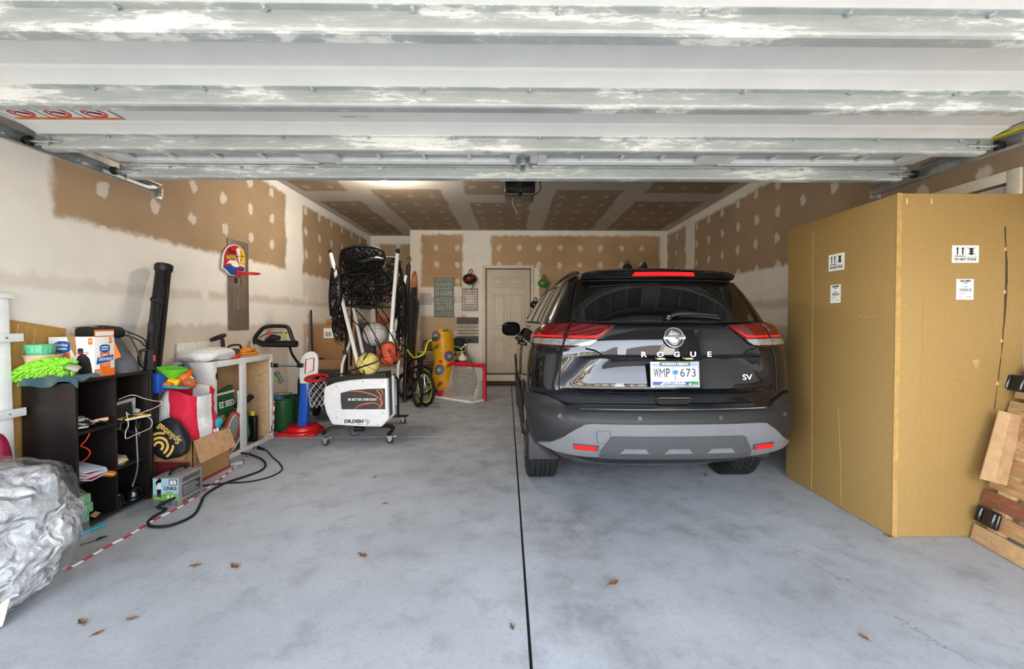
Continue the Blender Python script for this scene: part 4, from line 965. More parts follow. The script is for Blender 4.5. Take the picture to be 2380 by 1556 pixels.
def logo(fr, cx, cy, s):
    poly(t, fr, [(cx - s, cy + .35 * s), (cx + s, cy + .35 * s), (cx + s, cy - .55 * s), (cx, cy - 1.0 * s), (cx - s, cy - .55 * s)] and [(cx - s * 1.06, cy - .42 * s), (cx, cy - .95 * s), (cx + s * 1.06, cy - .42 * s), (cx + 1.06 * s, cy + .62 * s), (cx + .5 * s, cy + .9 * s), (cx - .5 * s, cy + .9 * s), (cx - 1.06 * s, cy + .62 * s)], M_CB, 'logo_shield', .001)
    poly(t, fr, [(cx - s, cy - .5 * s), (cx, cy - 1.02 * s), (cx + s, cy - .5 * s), (cx + s, cy - 1.5 * s), (cx - s, cy - 1.5 * s)], M_CO, 'logo_band', .0009)
    text('berkley', .52 * s, WHITEINK, t, fr @ Matrix.Translation((cx, cy + .38 * s, .0012)), ext=.0003, bold=.012 * s, w=True, width=1.5 * s)
    text('jensen.', .52 * s, WHITEINK, t, fr @ Matrix.Translation((cx, cy - .1 * s, .0012)), ext=.0003, bold=.012 * s, w=True, width=1.45 * s)
    poly(t, fr, rect(cx - .5 * s, cy - 1.35 * s, cx + .5 * s, cy - 1.15 * s), WHITEINK, 'logo_tab', .0012)
logo(F, .085, .185, .046)
poly(t, F, [(.03, .075), (.165, .06), (.15, .115), (.03, .108)], M_NAVY, 'name_ribbon', .001)
text('STRETCHFLEX', .03, WHITEINK, t, F @ Matrix.Translation((.092, .09, .0013)), ext=.0003, bold=.0007, w=True, width=.115, shear=.2)
poly(t, F, [(.115, .254), (.165, .254), (.172, .18), (.168, .125), (.15, .155), (.125, .2)], M_BOARD, 'torn_patch', .0008)
M_BAGP = mat('black_bag_print', (46, 44, 50), .4, var=.25, scale=60)
poly(t, F, [(.158, .012), (.268, .012), (.262, .075), (.25, .12), (.225, .145), (.2, .147), (.178, .13), (.165, .08)], M_BAGP, 'bag_picture', .001)
poly(t, F, [(.182, .147), (.212, .147), (.215, .178), (.205, .182), (.185, .182), (.178, .172)], M_BAGP, 'bag_picture', .001)
for cx in (.185, .228): MB().at(F).tube([(cx + .018 * math.cos(a), .15 + .006 * math.sin(a), .001) for a in [2 * PI * k / 16 for k in range(16)]], .0022, 4, closed=True).build('red_tie_print', M((196, 60, 50), .5), t, w=True)
poly(t, F, rect(.245, .205, .272, .245), M_CO, 'count_box', .001); text('50', .02, WHITEINK, t, F @ Matrix.Translation((.2585, .225, .0013)), ext=.0002, w=True)
poly(t, F, [(.045, .185), (.058, .18), (.04, .125), (.022, .13)], M((216, 30, 34), .5), 'red_strip', .003)
poly(t, F2, rect(0, 0, dB, .048), M_CO, 'orange_base', .001); poly(t, F2, rect(.094, .21, .112, .245), M_CO, 'count_box', .001); text('50', .013, WHITEINK, t, F2 @ Matrix.Translation((.103, .228, .0013)), ext=.0002, w=True)
logo(F2, .066, .175, .031)
poly(t, F2, [(.01, .078), (.115, .098), (.122, .135), (.018, .122)], M_CB, 'name_ribbon', .0012)
text('STRETCHFLEX', .025, WHITEINK, t, F2 @ Matrix.Translation((.067, .108, .0016)), ext=.0003, bold=.0006, w=True, width=.09, shear=.2)
poly(t, F2, [(.032, .05), (.066, .04), (.10, .05), (.10, .095), (.032, .09)], M_CO, 'orange_panel', .0009)
text('strong stretch', .011, WHITEINK, t, F2 @ Matrix.Translation((.066, .083, .0012)), ext=.0002, w=True); text('large bags', .011, WHITEINK, t, F2 @ Matrix.Translation((.066, .07, .0012)), ext=.0002, w=True)
poly(t, F2, rect(.012, .010, .04, .036), WHITEINK, 'barcode_field', .0012)
for k in range(7): poly(t, F2, rect(.015 + k * .0034, .013, .0165 + k * .0034, .034), INK, 'barcode_bar', .0015)
# duffel bag behind
t = thing('drawstring_sack', 'grey fabric drawstring sack slumped on the far end of the dark shelf', 'bag', (-2.77, 2.9, zT))
M_GRYF = mat('grey_fabric', (96, 97, 103), .85, var=.12, scale=30, bump=.4, bscale=60)
def sack(u, v):
    a = 2 * PI * u; h = v * .29; k = 1 - .55 * v ** 1.6; 
    p = V((-2.735 + .055 * v * -1 + .125 * k * sgnpow(math.cos(a), .75), 2.905 + .03 * v * -1 + .10 * k * sgnpow(math.sin(a), .75), zT + h))
    return p + V((math.cos(a), math.sin(a), 0)) * .012 * turb(p, 9, 2)
g = MB(); g.grid(sack, 32, 16, cu=True); g.f.append(list(range(32))[::-1]); g.f.append(list(range(15 * 32, 16 * 32))); g.build('sack', M_GRYF, t, w=True)
MB().tube(spline([(-2.79, 2.88, zT + .30), (-2.70, 2.93, zT + .285), (-2.625, 2.99, zT + .23), (-2.61, 3.0, zT + .19), (-2.62, 3.0, zT + .175), (-2.66, 2.99, zT + .22), (-2.74, 2.93, zT + .27)], 6), .0045, 6).build('drawcord', BLACKP, t, w=True)
MB().tube(spline([(-2.70, 2.96, zT + .27), (-2.65, 2.97, zT + .15), (-2.61, 2.975, zT + .03)], 6), .005, 6).build('side_piping', BLACKP, t, w=True)
t = thing('laptop_bag', 'flat black zipped bag lying across the garbage bag carton and grey sack', 'bag', (-2.8, 2.85, zT))
g = blob((-2.80, 2.865, zT + .275), (.105, .085, .045), .5, .35, .008, 12, 4); g.build('body', mat('black_nylon', (20, 20, 23), .6, bump=.2), t, w=True)
MB().tube(spline([(-2.90, 2.79, zT + .31), (-2.80, 2.785, zT + .318), (-2.71, 2.80, zT + .305)], 6), .004, 6).build('zip', M((150, 150, 150), .3, .5), t, w=True)
MB().box((-2.908, 2.775, zT + .262), (-2.885, 2.783, zT + .30)).build('buckle', M((214, 196, 160), .3, .5), t, bev=.002, w=True)
MB().box((-2.86, 2.80, zT + .002), (-2.76, 2.86, zT + .235)).build('lower_body', mat('black_nylon_b', (20, 20, 23), .6, bump=.2), t, bev=.015, w=True)
# ---- inside the shelf
def coil(name, lab, cat, parts, m, r=.004, n=6, grp=None):
    t = thing(name, lab, cat, parts[0][0], (0, 0, 0), grp)
    for k, p in enumerate(parts): MB().tube(spline(p, 6), r, n).build('cable' if k == 0 else 'loop', m, t, w=True)
    return t
xs0 = SX0 + .02
t = thing('cable_bundle', 'tangle of black and white chargers on the upper near shelf', 'cables', (-2.72, 2.62, SZ1))
rr = random.Random(11)
for k in range(9):
    c = V((-2.70 + rr.uniform(-.06, .06), 2.595 + rr.uniform(-.02, .03), SZ1 + .012 + k * .006)); a0 = rr.uniform(0, 6); rx, ry = rr.uniform(.05, .085), rr.uniform(.03, .055)
    MB().tube(spline([c + V((rx * math.cos(a0 + a), ry * math.sin(a0 + a), rr.uniform(-.004, .02))) for a in [j * 1.05 for j in range(6)]], 5, True), .0045, 6, closed=True).build('loop', (BLACKP, M((170, 172, 178), .4), M((200, 200, 200), .4))[k % 3], t, w=True)
MB().cbox((-2.68, 2.60, SZ1 + .03), (.09, .05, .035), (0, 0, .4)).build('adapter', BLACKP, t, bev=.006, w=True)
MB().tube(spline([(-2.62, 2.66, SZ1 + .04), (-2.595, 2.69, SZ1 + .02), (-2.585, 2.715, SZ1 - .02)], 5), .005, 6).build('cord_end', BLACKP, t, w=True)
g = MB().cbox((-2.583, 2.728, SZ1 - .035), (.02, .03, .026), (.4, 0, 0)); g.build('plug', BLACKP, t, bev=.004, w=True)
for q in (-.006, .006): MB().box((-2.584, 2.742, SZ1 - .037 + q), (-2.578, 2.766, SZ1 - .033 + q)).build('prong', STEEL, t, w=True)
t = thing('hand_tool', 'hand tool with a pale wooden grip among the chargers on the upper near shelf', 'tool', (-2.63, 2.67, SZ1))
MB().tube([(-2.70, 2.58, SZ1 + .035), (-2.64, 2.655, SZ1 + .04)], .006, 8).build('shank', STEEL, t, w=True)
MB().tube([(-2.64, 2.65, SZ1 + .04), (-2.625, 2.668, SZ1 + .041), (-2.60, 2.70, SZ1 + .043), (-2.597, 2.703, SZ1 + .043)], [.009, .012, .012, .007], 10).build('grip', M((214, 164, 120), .5), t, w=True)
t = thing('paper_roll', 'rolled white papers on the edge of the upper near shelf', 'paper', (-2.65, 2.57, SZ1))
MB().tube([(-2.66, 2.525, SZ1 + .02), (-2.63, 2.60, SZ1 + .02)], .018, 12, flat=.5).build('roll', M((216, 214, 206), .7), t, w=True)
# device with silver frame, upper far cube
t = thing('desk_radio', 'silver framed desk radio tilted on the upper far shelf', 'radio', (-2.72, 2.86, SZ1))
m4 = Matrix.Translation((-2.70, 2.855, SZ1 + .085)) @ Euler((R(8), R(14), R(-12))).to_matrix().to_4x4()
MB().at(m4).box((-.075, -.075, -.06), (.06, .075, .06)).build('case', mat('dark_case', (40, 40, 44), .35), t, bev=.01, w=True)
g = MB().at(m4); g.box((.055, -.078, .045), (.07, .078, .066)); g.box((.055, -.078, -.055), (.07, -.06, .05)); g.box((.055, .06, -.055), (.07, .078, .05)); g.build('bezel', mat('silver_bezel', (176, 174, 168), .3, .4), t, bev=.003, w=True)
MB().at(m4).cyl((.06, .085, -.035), (.085, .085, -.035), .015, n=16).build('dial', M((200, 200, 198), .3, .3), t, bev=.003, w=True)
t = thing('magazine', 'thin striped magazine poking out of the upper far shelf', 'magazine', (-2.66, 2.9, SZ1))
MB().at(Matrix.Translation((-2.64, 2.905, SZ1 + .008)) @ Euler((0, 0, R(-14))).to_matrix().to_4x4()).box((-.16, -.075, -.006), (.075, .075, .004)).build('pages', M((222, 224, 200), .6), t, w=True)
MB().at(Matrix.Translation((-2.64, 2.905, SZ1 + .014)) @ Euler((0, 0, R(-14))).to_matrix().to_4x4()).box((-.16, -.075, -.002), (.076, .075, .001)).build('cover', M((226, 178, 60), .5), t, w=True)
M_CREAM = M((206, 198, 180), .5)
coil('white_cable', 'cream cable looping out of the upper far shelf', 'cable', [[(-2.66, 2.84, SZ1 + .14), (-2.60, 2.87, SZ1 + .165), (-2.57, 2.93, SZ1 + .13), (-2.56, 3.0, SZ1 + .10), (-2.545, 3.045, SZ1 + .085), (-2.55, 3.03, SZ1 + .06), (-2.58, 2.95, SZ1 + .035), (-2.60, 2.88, SZ1 + .025), (-2.62, 2.85, SZ1 + .045)],
    [(-2.61, 2.84, SZ1 + .055), (-2.595, 2.83, SZ1 + .02), (-2.575, 2.815, SZ1 - .03), (-2.565, 2.785, SZ1 - .06), (-2.57, 2.79, SZ1 - .11), (-2.575, 2.85, SZ1 - .108), (-2.575, 2.92, SZ1 - .10), (-2.57, 2.98, SZ1 - .085), (-2.565, 2.985, SZ1 - .04), (-2.575, 2.955, SZ1 + .0), (-2.585, 2.90, SZ1 + .03)]], M_CREAM, .003)
t = coil('black_cable', 'black audio cable coiled over the upper far shelf edge', 'cable', [[(-2.60 + .0, 2.86 + .075 * math.cos(a), SZ1 - .03 + .055 * math.sin(a)) for a in [k * .62 for k in range(12)]], [(-2.605, 2.79, SZ1 + .09), (-2.60, 2.85, SZ1 + .105), (-2.6, 2.87, SZ1 + .05), (-2.595, 2.83, SZ1 - .02), (-2.588, 2.83, SZ1 - .07), (-2.585, 2.87, SZ1 - .1)]], BLACKP, .0055)
MB().tube([(-2.588, 2.885, SZ1 - .005), (-2.586, 2.895, SZ1 - .055), (-2.584, 2.90, SZ1 - .075)], [.008, .011, .011], 10).build('jack', BLACKP, t, w=True)
MB().tube([(-2.584, 2.893, SZ1 - .09), (-2.58, 2.905, SZ1 - .13)], [.009, .003], 8).build('jack_tip', CHROME, t, w=True)
# cymbal stand like floor lamp: dome bases and a rod
t = thing('gooseneck_stand', 'black domed base with a tall thin grey rod in the lower far cubes', 'stand', (-2.645, 2.92, .036))
MB().at(Matrix.Translation((-2.65, 2.925, .037))).lathe([(.0, 0), (.062, 0), (.064, .012), (.06, .018), (.055, .02), (.052, .05), (.04, .075), (.016, .088), (.0, .088)], 32).build('base', mat('black_enamel', (14, 14, 16), .12, coat=.5), t, angle=50, w=True)
MB().cyl((-2.645, 2.915, .12), (-2.645, 2.915, .155), .009, n=12).build('collar', CHROME, t, w=True)
MB().tube(spline([(-2.645, 2.915, .12), (-2.60, 2.905, .26), (-2.592, 2.895, .42), (-2.592, 2.887, .60)], 6), .005, 8).build('rod', M((150, 154, 158), .3, .6), t, w=True)
lathe_thing('dome_base', 'smaller black domed base beside the rod stand in the lower far cube', 'stand', (-2.655, 2.80, .037), [(.0, 0), (.05, 0), (.05, .012), (.044, .018), (.042, .05), (.03, .075), (.012, .085), (.0, .085)], mat('black_enamel_b', (14, 14, 16), .14, coat=.5), 28)
t = thing('spinning_toy', 'blue and red spinning toy in the lower far cube', 'toy', (-2.80, 2.82, .037))
g = MB().at(Matrix.Translation((-2.80, 2.83, .037))); g.lathe([(.0, 0), (.02, .0), (.06, .05), (.065, .075), (.05, .10), (.0, .11)], 24); g.build('body', M((30, 70, 190), .4), t, w=True)
MB().at(Matrix.Translation((-2.77, 2.81, .125))).sphere((0, 0, 0), (.022, .03, .016)).build('sticker', M((214, 50, 36), .4), t, w=True)
# middle row
for k, (z, w_, d_, a, cm) in enumerate(((SZ2 + .055, .20, .11, -8, (196, 206, 224)), (SZ2 + .038, .19, .12, 4, (190, 24, 40)), (SZ2 + .02, .20, .12, -3, (200, 206, 220)), (SZ2 + .004, .2, .12, 9, (190, 24, 40)))):
    t = thing('notebook', ('pale blue notebook on top of the red folders in the middle near cube', 'thin red folder right under the pale blue notebook', 'pale blue notepad between two red folders in the middle near cube', 'bottom red folder sticking out of the middle near cube')[k], 'notebook', (-2.68, 2.6, z), group='folders in the middle cube')
    m4 = Matrix.Translation((-2.665, 2.60, z)) @ Euler((R(-6 + 3 * k), R(8 if k < 2 else 4), R(a))).to_matrix().to_4x4()
    MB().at(m4).box((-w_ / 2, -d_ / 2 - .01, 0), (w_ / 2, d_ / 2 - .002 * k, .009)).build('pages', M((220, 222, 230), .7), t, w=True)
    MB().at(m4).box((-w_ / 2 - .002, -d_ / 2 - .012, .009), (w_ / 2 + .002, d_ / 2, .012)).build('cover', M(cm, .5), t, w=True)
t = thing('wooden_dowel', 'orange-brown rounded wooden dowel poking out under the red folders', 'dowel', (-2.62, 2.66, SZ2))
MB().tube([(-2.72, 2.58, SZ2 + .02), (-2.64, 2.635, SZ2 + .015), (-2.57, 2.70, SZ2 - .02), (-2.562, 2.708, SZ2 - .024)], [.018, .019, .019, .01], 14).build('grip', mat('varnished_wood', (196, 120, 36), .3, coat=.4, stretch=(4, 4, 30)), t, w=True)
coil('coiled_wire', 'red-orange cord curling down in the middle near cube', 'cord', [[(-2.60, 2.585, SZ1 - .02), (-2.61, 2.57, SZ1 - .06), (-2.615, 2.545, SZ1 - .085), (-2.61, 2.57, SZ1 - .105), (-2.60, 2.585, SZ1 - .135), (-2.605, 2.575, SZ1 - .165), (-2.615, 2.55, SZ1 - .185)]], M((206, 46, 30), .45), .0035)
t = thing('yellow_blister_pack', 'yellow tool in a clear crinkled wrapper in the middle far cube', 'package', (-2.64, 2.82, SZ2))
MB().box((-2.70, 2.79, SZ2 + .01), (-2.62, 2.865, SZ2 + .032)).build('tool', M((240, 190, 30), .4), t, bev=.008, w=True)
M_CLEAR = mat('clear_film', (225, 228, 230), .08, alpha=.28, var=0, coat=.6, spec=.8)
g = blob((-2.645, 2.81, SZ2 + .032), (.05, .04, .03), .8, .8, .014, 25, 8, 24, 14, ridge=True); g.build('wrapper', M_CLEAR, t, w=True)
for k in range(3):
    t = thing('green_carton', ('mint green small carton, topmost in the lower near cube', 'middle mint green small carton in the lower near cube', 'lowest mint green small carton in the lower near cube')[k], 'carton', (-2.66, 2.56, .04 + (2 - k) * .058), (0, 0, R((-6, 3, -2)[k])), group='stacked mint cartons')
    MB().box((-.15, -.04, 0), (.045 + (.0, .012, -.012)[k], .04, .055)).build('box', M(((120, 190, 120), (110, 192, 140), (96, 196, 160))[k], .5), t, bev=.001)
    MB().box((.0452 + (.0, .012, -.012)[k], -.012, .004), (.0458 + (.0, .012, -.012)[k], .0, .05)).build('tape', M((176, 214, 170), .4), t)
t = thing('kraft_tag', 'small tan card scrap beside the mint cartons', 'card', (-2.63, 2.64, .037)); MB().cbox((0, 0, .02), (.03, .05, .012), (0, .5, .4)).build('card', M((170, 138, 96), .8), t)
# ---- sticks on the floor
def on_floor(pts, r): return [V((p.x, p.y, r)) for p in (PZ(*q) for q in pts)]
t = thing('blue_stick', 'bright turquoise plastic stick on the floor in front of the dark shelf', 'stick', PZ(215, 1232)); 
a, b = on_floor(((184, 1247), (243, 1224)), .01); MB().tube([a, b], .009, 6).build('stick', M((30, 176, 196), .35), t, w=True)
t = thing('paint_brush', 'thin dark brush lying on the floor beside the turquoise stick', 'brush', PZ(215, 1262))
p = on_floor(((185, 1271), (225, 1258), (232, 1254), (250, 1249)), .006); MB().tube(p[:2], .003, 6).build('handle', M((70, 66, 62), .5), t, w=True); MB().tube(p[1:], [.006, .008, .002], 6).build('bristles', INK, t, w=True)
# ---- leaf blower tube and trimmer against the wall
t = thing('leaf_vacuum_tube', 'long black leaf-vacuum tube leaning in the corner behind the dark shelf', 'tube', (-2.83, 3.1, 0))
A, B = V((-2.855, 3.46, 1.735)), V((-2.76, 3.09, .02)); d = (A - B)
MB().tube([B, B + d * .5, B + d * .97], [.055, .056, .052], 12).build('tube', mat('ribbed_black', (18, 18, 19), .35), t, w=True)
MB().tube([B + d * .965, B + d * .972, B + d * .995, B + d], [.052, .06, .062, .056], 20).build('collar', BLACKP, t, w=True)
for s_ in (.02, -.02): MB().tube([B + d * .45 + V((.05, -.02, 0)) + V((0, s_, 0)), B + d * .9 + V((.05, -.02, 0)) + V((0, s_, 0))], .006, 6).build('rib', BLACKP, t, w=True)
t = thing('string_trimmer', 'black electric trimmer with a D-handle standing against the vacuum tube', 'trimmer', (-2.75, 3.12, 0))
pA, pB = PY(357, 697, 3.22), PY(346, 880, 3.06)
pC = V((pB.x, pB.y, .05))
MB().tube([pA, PY(355, 760, 3.18), pB, pC], [.016, .018, .022, .02], 10).build('shaft', BLACKP, t, w=True)
MB().tube([pA + V((-.01, 0, 0)), pA + V((.02, 0, .0)), PY(378, 703, 3.3)], [.022, .02, .012], 8).build('hook_grip', BLACKP, t, w=True)
MB().tube([PY(354, 752, 3.17), PY(353, 775, 3.16)], .026, 10).build('clamp', BLACKP, t, w=True)
MB().tube(spline([PY(346, 815, 3.08), PY(328, 816, 3.05), PY(324, 832, 3.04), PY(328, 850, 3.04), PY(344, 852, 3.06)], 5), .011, 8).build('loop_handle', BLACKP, t, w=True)
MB().tube([PY(352, 815, 3.09), PY(350, 860, 3.07)], [.03, .034], 10).build('motor', BLACKP, t, w=True)
MB().box(PY(357, 840, 3.05) + V((-.002, -.002, 0)), PY(361, 826, 3.05) + V((.0, .002, 0))).build('wire_tie', M((200, 60, 70), .5), t, w=True)
# ---- white wall cabinet standing on the floor
CX0, CX1, CYA, CYB, CH = -2.945, -2.60, 3.645, 4.55, .915
M_CABW = mat('white_cabinet', (222, 222, 220), .4, var=.02); M_CABI = mat('birch_inside', (200, 168, 128), .6, stretch=(2, 30, 2), var=.08)
t = thing('wall_cabinet', 'white kitchen wall cabinet without doors standing on the garage floor', 'cabinet', (CX0, CYA, 0))
for nm, a, b, m in (('side_panel', (CX0, CYA, 0), (CX1 - .02, CYA + .014, CH), M_CABW), ('side_panel', (CX0, CYB - .014, 0), (CX1 - .02, CYB, CH), M_CABW), ('top_panel', (CX0, CYA + .014, CH - .014), (CX1 - .02, CYB - .014, CH), M_CABW), ('bottom_panel', (CX0, CYA + .014, .012), (CX1 - .02, CYB - .014, .026), M_CABI), ('back_panel', (CX0, CYA + .014, .012), (CX0 + .006, CYB - .014, CH - .014), M_CABI),
                   ('inner_lining', (CX0 + .006, CYA + .014, .026), (CX1 - .021, CYA + .0155, CH - .014), M_CABI), ('inner_lining', (CX0 + .006, CYB - .0155, .026), (CX1 - .021, CYB - .014, CH - .014), M_CABI)):
    MB().box(a, b).build(nm, m, t, bev=.0015, w=True)
yc = 4.055
for nm, ya, yb, za, zb in (('stile', CYA, CYA + .045, 0, CH), ('stile', CYB - .04, CYB, 0, CH), ('stile', yc - .04, yc + .04, .045, CH - .05), ('rail', CYA + .045, CYB - .04, 0, .045), ('rail', CYA + .045, CYB - .04, CH - .05, CH)):
    MB().box((CX1 - .02, ya, za), (CX1, yb, zb)).build(nm, M_CABW, t, bev=.0015, w=True)
M_BRONZE = mat('bronze_hinge', (56, 48, 42), .35, .7)
for yy, z in ((CYA + .042, .79), (CYA + .042, .13), (CYB - .036, .80), (CYB - .036, .12)):
    g = MB().cyl((CX1 + .006, yy, z - .03), (CX1 + .006, yy, z + .03), .006, n=10); g.box((CX1, yy - .012, z - .022), (CX1 + .004, yy + .012, z + .022)); g.build('hinge', M_BRONZE, t, w=True)
for k in range(8): MB().box((CX1 - .16, CYB - .018, .12 + k * .08), (CX1 - .15, CYB - .0155, .125 + k * .08)).build('peg_hole', INK, t, w=True)
# on the cabinet
t = thing('white_board', 'white framed panel propped on the wall behind the white sack', 'panel', (-2.92, 3.75, CH)); MB().box((CX0 + .002, 3.68, CH + .001), (CX0 + .018, 4.06, CH + .165)).build('panel', M((222, 222, 216), .5), t, bev=.003, w=True)
MB().box((CX0 + .018, 3.90, CH + .085), (CX0 + .0186, 3.96, CH + .105)).build('teal_mark', M((60, 176, 190), .5), t, w=True)
t = thing('white_sack', 'crumpled white plastic sack lying on the white cabinet', 'sack', (-2.75, 3.78, CH))
g = blob((-2.765, 3.80, CH + .052), (.16, .22, .055),   .75, .5, .03, 6, 6, 48, 20, floor=CH + .002, ridge=True); g.build('sack', mat('white_poly', (236, 236, 236), .35, bump=.5, bscale=25, var=.02), t, w=True)
t = thing('tire_pump', 'black T-handle hand pump standing on the white cabinet', 'pump', (-2.75, 4.02, CH))
MB().tube([(-2.76, 4.02, CH + .002), (-2.765, 4.0, CH + .19)], .018, 10).build('barrel', BLACKP, t, w=True)
MB().tube([(-2.80, 3.90, CH + .18), (-2.785, 3.94, CH + .195), (-2.765, 4.0, CH + .215), (-2.755, 4.03, CH + .225)], [.018, .022, .022, .016], 10).build('grip', BLACKP, t, w=True)
t = thing('jump_pack', 'black and grey corded tool with a carry handle on the white cabinet', 'tool', (-2.74, 4.13, CH))
MB().box((-2.79, 4.07, CH + .03), (-2.70, 4.20, CH + .085)).build('case', mat('charcoal_case', (66, 68, 72), .4), t, bev=.012, w=True)
MB().tube(spline([(-2.745, 4.05, CH + .05), (-2.745, 4.05, CH + .10), (-2.745, 4.09, CH + .12), (-2.745, 4.2, CH + .12), (-2.745, 4.24, CH + .10), (-2.745, 4.24, CH + .04)], 4), .01, 8).build('handle', BLACKP, t, w=True)
MB().box((-2.80, 4.08, CH + .001), (-2.69, 4.16, CH + .03)).build('foot', BLACKP, t, bev=.004, w=True)
t = thing('extension_cord', 'orange extension cord piled on the white cabinet', 'cord', (-2.72, 4.25, CH))
rr = random.Random(5)
for k in range(10):
    c = V((-2.72 + rr.uniform(-.02, .02), 4.27 + rr.uniform(-.03, .03), CH + .008 + k * .007)); a0 = rr.uniform(0, 6)
    MB().tube(spline([c + V(((.09 - .003 * k) * math.cos(a0 + j * 1.05), (.15 - .006 * k) * math.sin(a0 + j * 1.05), rr.uniform(-.002, .012))) for j in range(6)], 5, True), .0055, 6, closed=True).build('coil', M((226, 142, 40), .5), t, w=True)
t = thing('red_pouch', 'small red pouch beside the white sack on the cabinet', 'pouch', (-2.68, 4.0, CH)); MB().box((-2.69, 3.97, CH + .001), (-2.62, 4.05, CH + .04)).build('pouch', M((196, 56, 30), .6), t, bev=.01, w=True)
# in the cabinet
zc_ = .027
t = thing('seed_bag', 'green grass seed bag leaning in the near bay of the white cabinet', 'bag', (-2.78, 3.85, zc_))
M_SEED = mat('green_bag_print', (30, 92, 52), .35, var=.15, scale=14, bump=.15)
m4 = Matrix.Translation((-2.72, 3.95, zc_)) @ Euler((R(0), R(-6), 0)).to_matrix().to_4x4()
g = MB().at(m4); g.sheet(lambda u, v: V((.03 + .03 * math.sin(PI * v) * math.sin(PI * u) + .008 * turb((u * 3, v * 3, 1), 1.5), -.17 + .34 * u, .62 * v - .07 * (1 - u) * v)), 16, 20, .05); g.build('bag', M_SEED, t, w=True)
fs = m4 @ frame((.075, 0, .46), (0, 1, 0), (0, 0, 1))
text('EZ SEED', .075, WHITEINK, t, fs, ext=.001, bold=.002, w=True, width=.2)
for cx in (-.08, .05, .13): poly(t, fs, disc(cx, -.12, .035), M((150, 126, 84), .6), 'grass_picture', .002)
MB().at(m4).box((.02, -.17, .55), (.045, .17, .57)).build('top_seam', M((226, 224, 216), .6), t, w=True)
for k, (y, dy, zh, cr) in enumerate(((3.93, .10, .52, (196, 40, 40)), (3.97, .13, .47, (226, 226, 224)), (3.88, .12, .42, (190, 44, 40)))):
    t = thing('tennis_racket', ('red framed racket nearest the mid stile in the white cabinet', 'white framed racket between the red ones in the cabinet', 'lower red framed racket in the near bay of the cabinet')[k], 'racket', (-2.63, y, zc_), group='rackets in the cabinet')
    c = V((-2.655 + .018 * k, y, zc_ + .20)); u_ = V((0, .55, .84)).normalized(); v_ = V((.1, -.84, .55)).normalized()
    loop = [c + u_ * (.20 * math.sin(a)) + v_ * (.125 * math.cos(a)) for a in [2 * PI * j / 28 for j in range(28)]]
    MB().tube(loop, .008, 8, closed=True).build('frame', M(cr, .35), t, w=True)
    g = MB()
    for j in range(-5, 6):
        q = .125 * math.sqrt(1 - (j / 6) ** 2); g.tube([c + u_ * (.2 * j / 6) - v_ * q, c + u_ * (.2 * j / 6) + v_ * q], .0012, 3)
        q = .20 * math.sqrt(1 - (j / 6) ** 2); g.tube([c + v_ * (.125 * j / 6) - u_ * q, c + v_ * (.125 * j / 6) + u_ * q], .0012, 3)
    g.build('strings', M((210, 210, 200), .5), t, w=True, kind='stuff')
    MB().tube([c + u_ * .2, c + u_ * .2 + V((-.02, .05, .10)), c + u_ * .2 + V((-.05, .09, .20))], [.01, .012, .014], 8).build('handle', M((230, 230, 226) if k else (40, 40, 42), .5), t, w=True)
t = thing('green_sack', 'white and green sack in the far bay of the white cabinet', 'sack', (-2.7, 4.16, zc_)); g = blob((-2.72, 4.18, zc_ + .19), (.07, .06, .19), .6, .5, .012, 10, 9); g.build('sack', mat('green_white_sack', (46, 116, 70), .5, var=.4, scale=5), t, w=True)
t = thing('oil_bottle', 'black bottle with a yellow cap in the far bay of the white cabinet', 'bottle', (-2.69, 4.33, zc_)); MB().box((-.045, -.03, 0), (.045, .03, .27)).build('body', mat('black_bottle', (20, 20, 22), .3), t, bev=.015, seg=3)
MB().cyl((0, 0, .27), (0, 0, .315), .02, n=16).build('cap', M((230, 196, 30), .4), t)
t = thing('dark_bottle', 'second dark bottle behind the yellow-capped one', 'bottle', (-2.80, 4.30, zc_)); MB().at(Matrix()).lathe([(.0, 0), (.04, 0), (.04, .2), (.02, .25), (.016, .29), (.0, .29)], 20).build('body', mat('dark_bottle_glass', (30, 36, 30), .2), t)
MB().cyl((0, 0, .285), (0, 0, .31), .018, n=14).build('cap', M((230, 196, 30), .4), t)
t = thing('black_hose', 'short black vacuum hose leaning in the far bay of the white cabinet', 'hose', (-2.75, 4.15, zc_)); MB().tube([(-2.82, 4.02, .42), (-2.72, 4.24, .44), (-2.69, 4.32, .50)], [.025, .025, .03], 12).build('hose', BLACKP, t, w=True)
# ---- open carton with the striped toy bag
KX0, KX1, KY0, KY1, KH = -2.80, -2.46, 3.22, 3.63, .35
t = thing('open_carton', 'open brown carton on the floor holding the red and white toy bag', 'carton', (KX0, KY0, 0))
g = MB(); g.box((KX0, KY0, 0), (KX1, KY1, .004)); g.box((KX0, KY0, 0), (KX1, KY0 + .005, KH)); g.box((KX0, KY1 - .005, 0), (KX1, KY1, KH)); g.box((KX0, KY0, 0), (KX0 + .005, KY1, KH)); g.box((KX1 - .005, KY0, 0), (KX1, KY1, KH)); g.build('box', M_BOARD, t, w=True)
MB().prism([(0, 0), (.40, 0), (.41, -.17), (-.01, -.18)], .005, frame((KX1 + .003, KY0 + .005, KH), (0, 1, 0), (-.32, 0, 1))).build('flap', mat('kraft_flap', (190, 148, 108), .8), t, w=True)
MB().prism([(0, 0), (.32, 0), (.31, -.14), (.02, -.15)], .004, frame((KX0 + .01, KY0, KH), (1, 0, 0), (0, .45, 1))).build('flap', M_BOARD, t, w=True)
poly(t, POS_X((KX1, KY0, 0)), rect(.0, .0, .41, .025), M((150, 60, 44), .7), 'red_print', .001)
for k in range(4): poly(t, POS_X((KX1, KY0, 0)), rect(.03, .16 + k * .014, .25 - .02 * k, .164 + k * .014), M((110, 80, 54), .8), 'printed_line', .001)
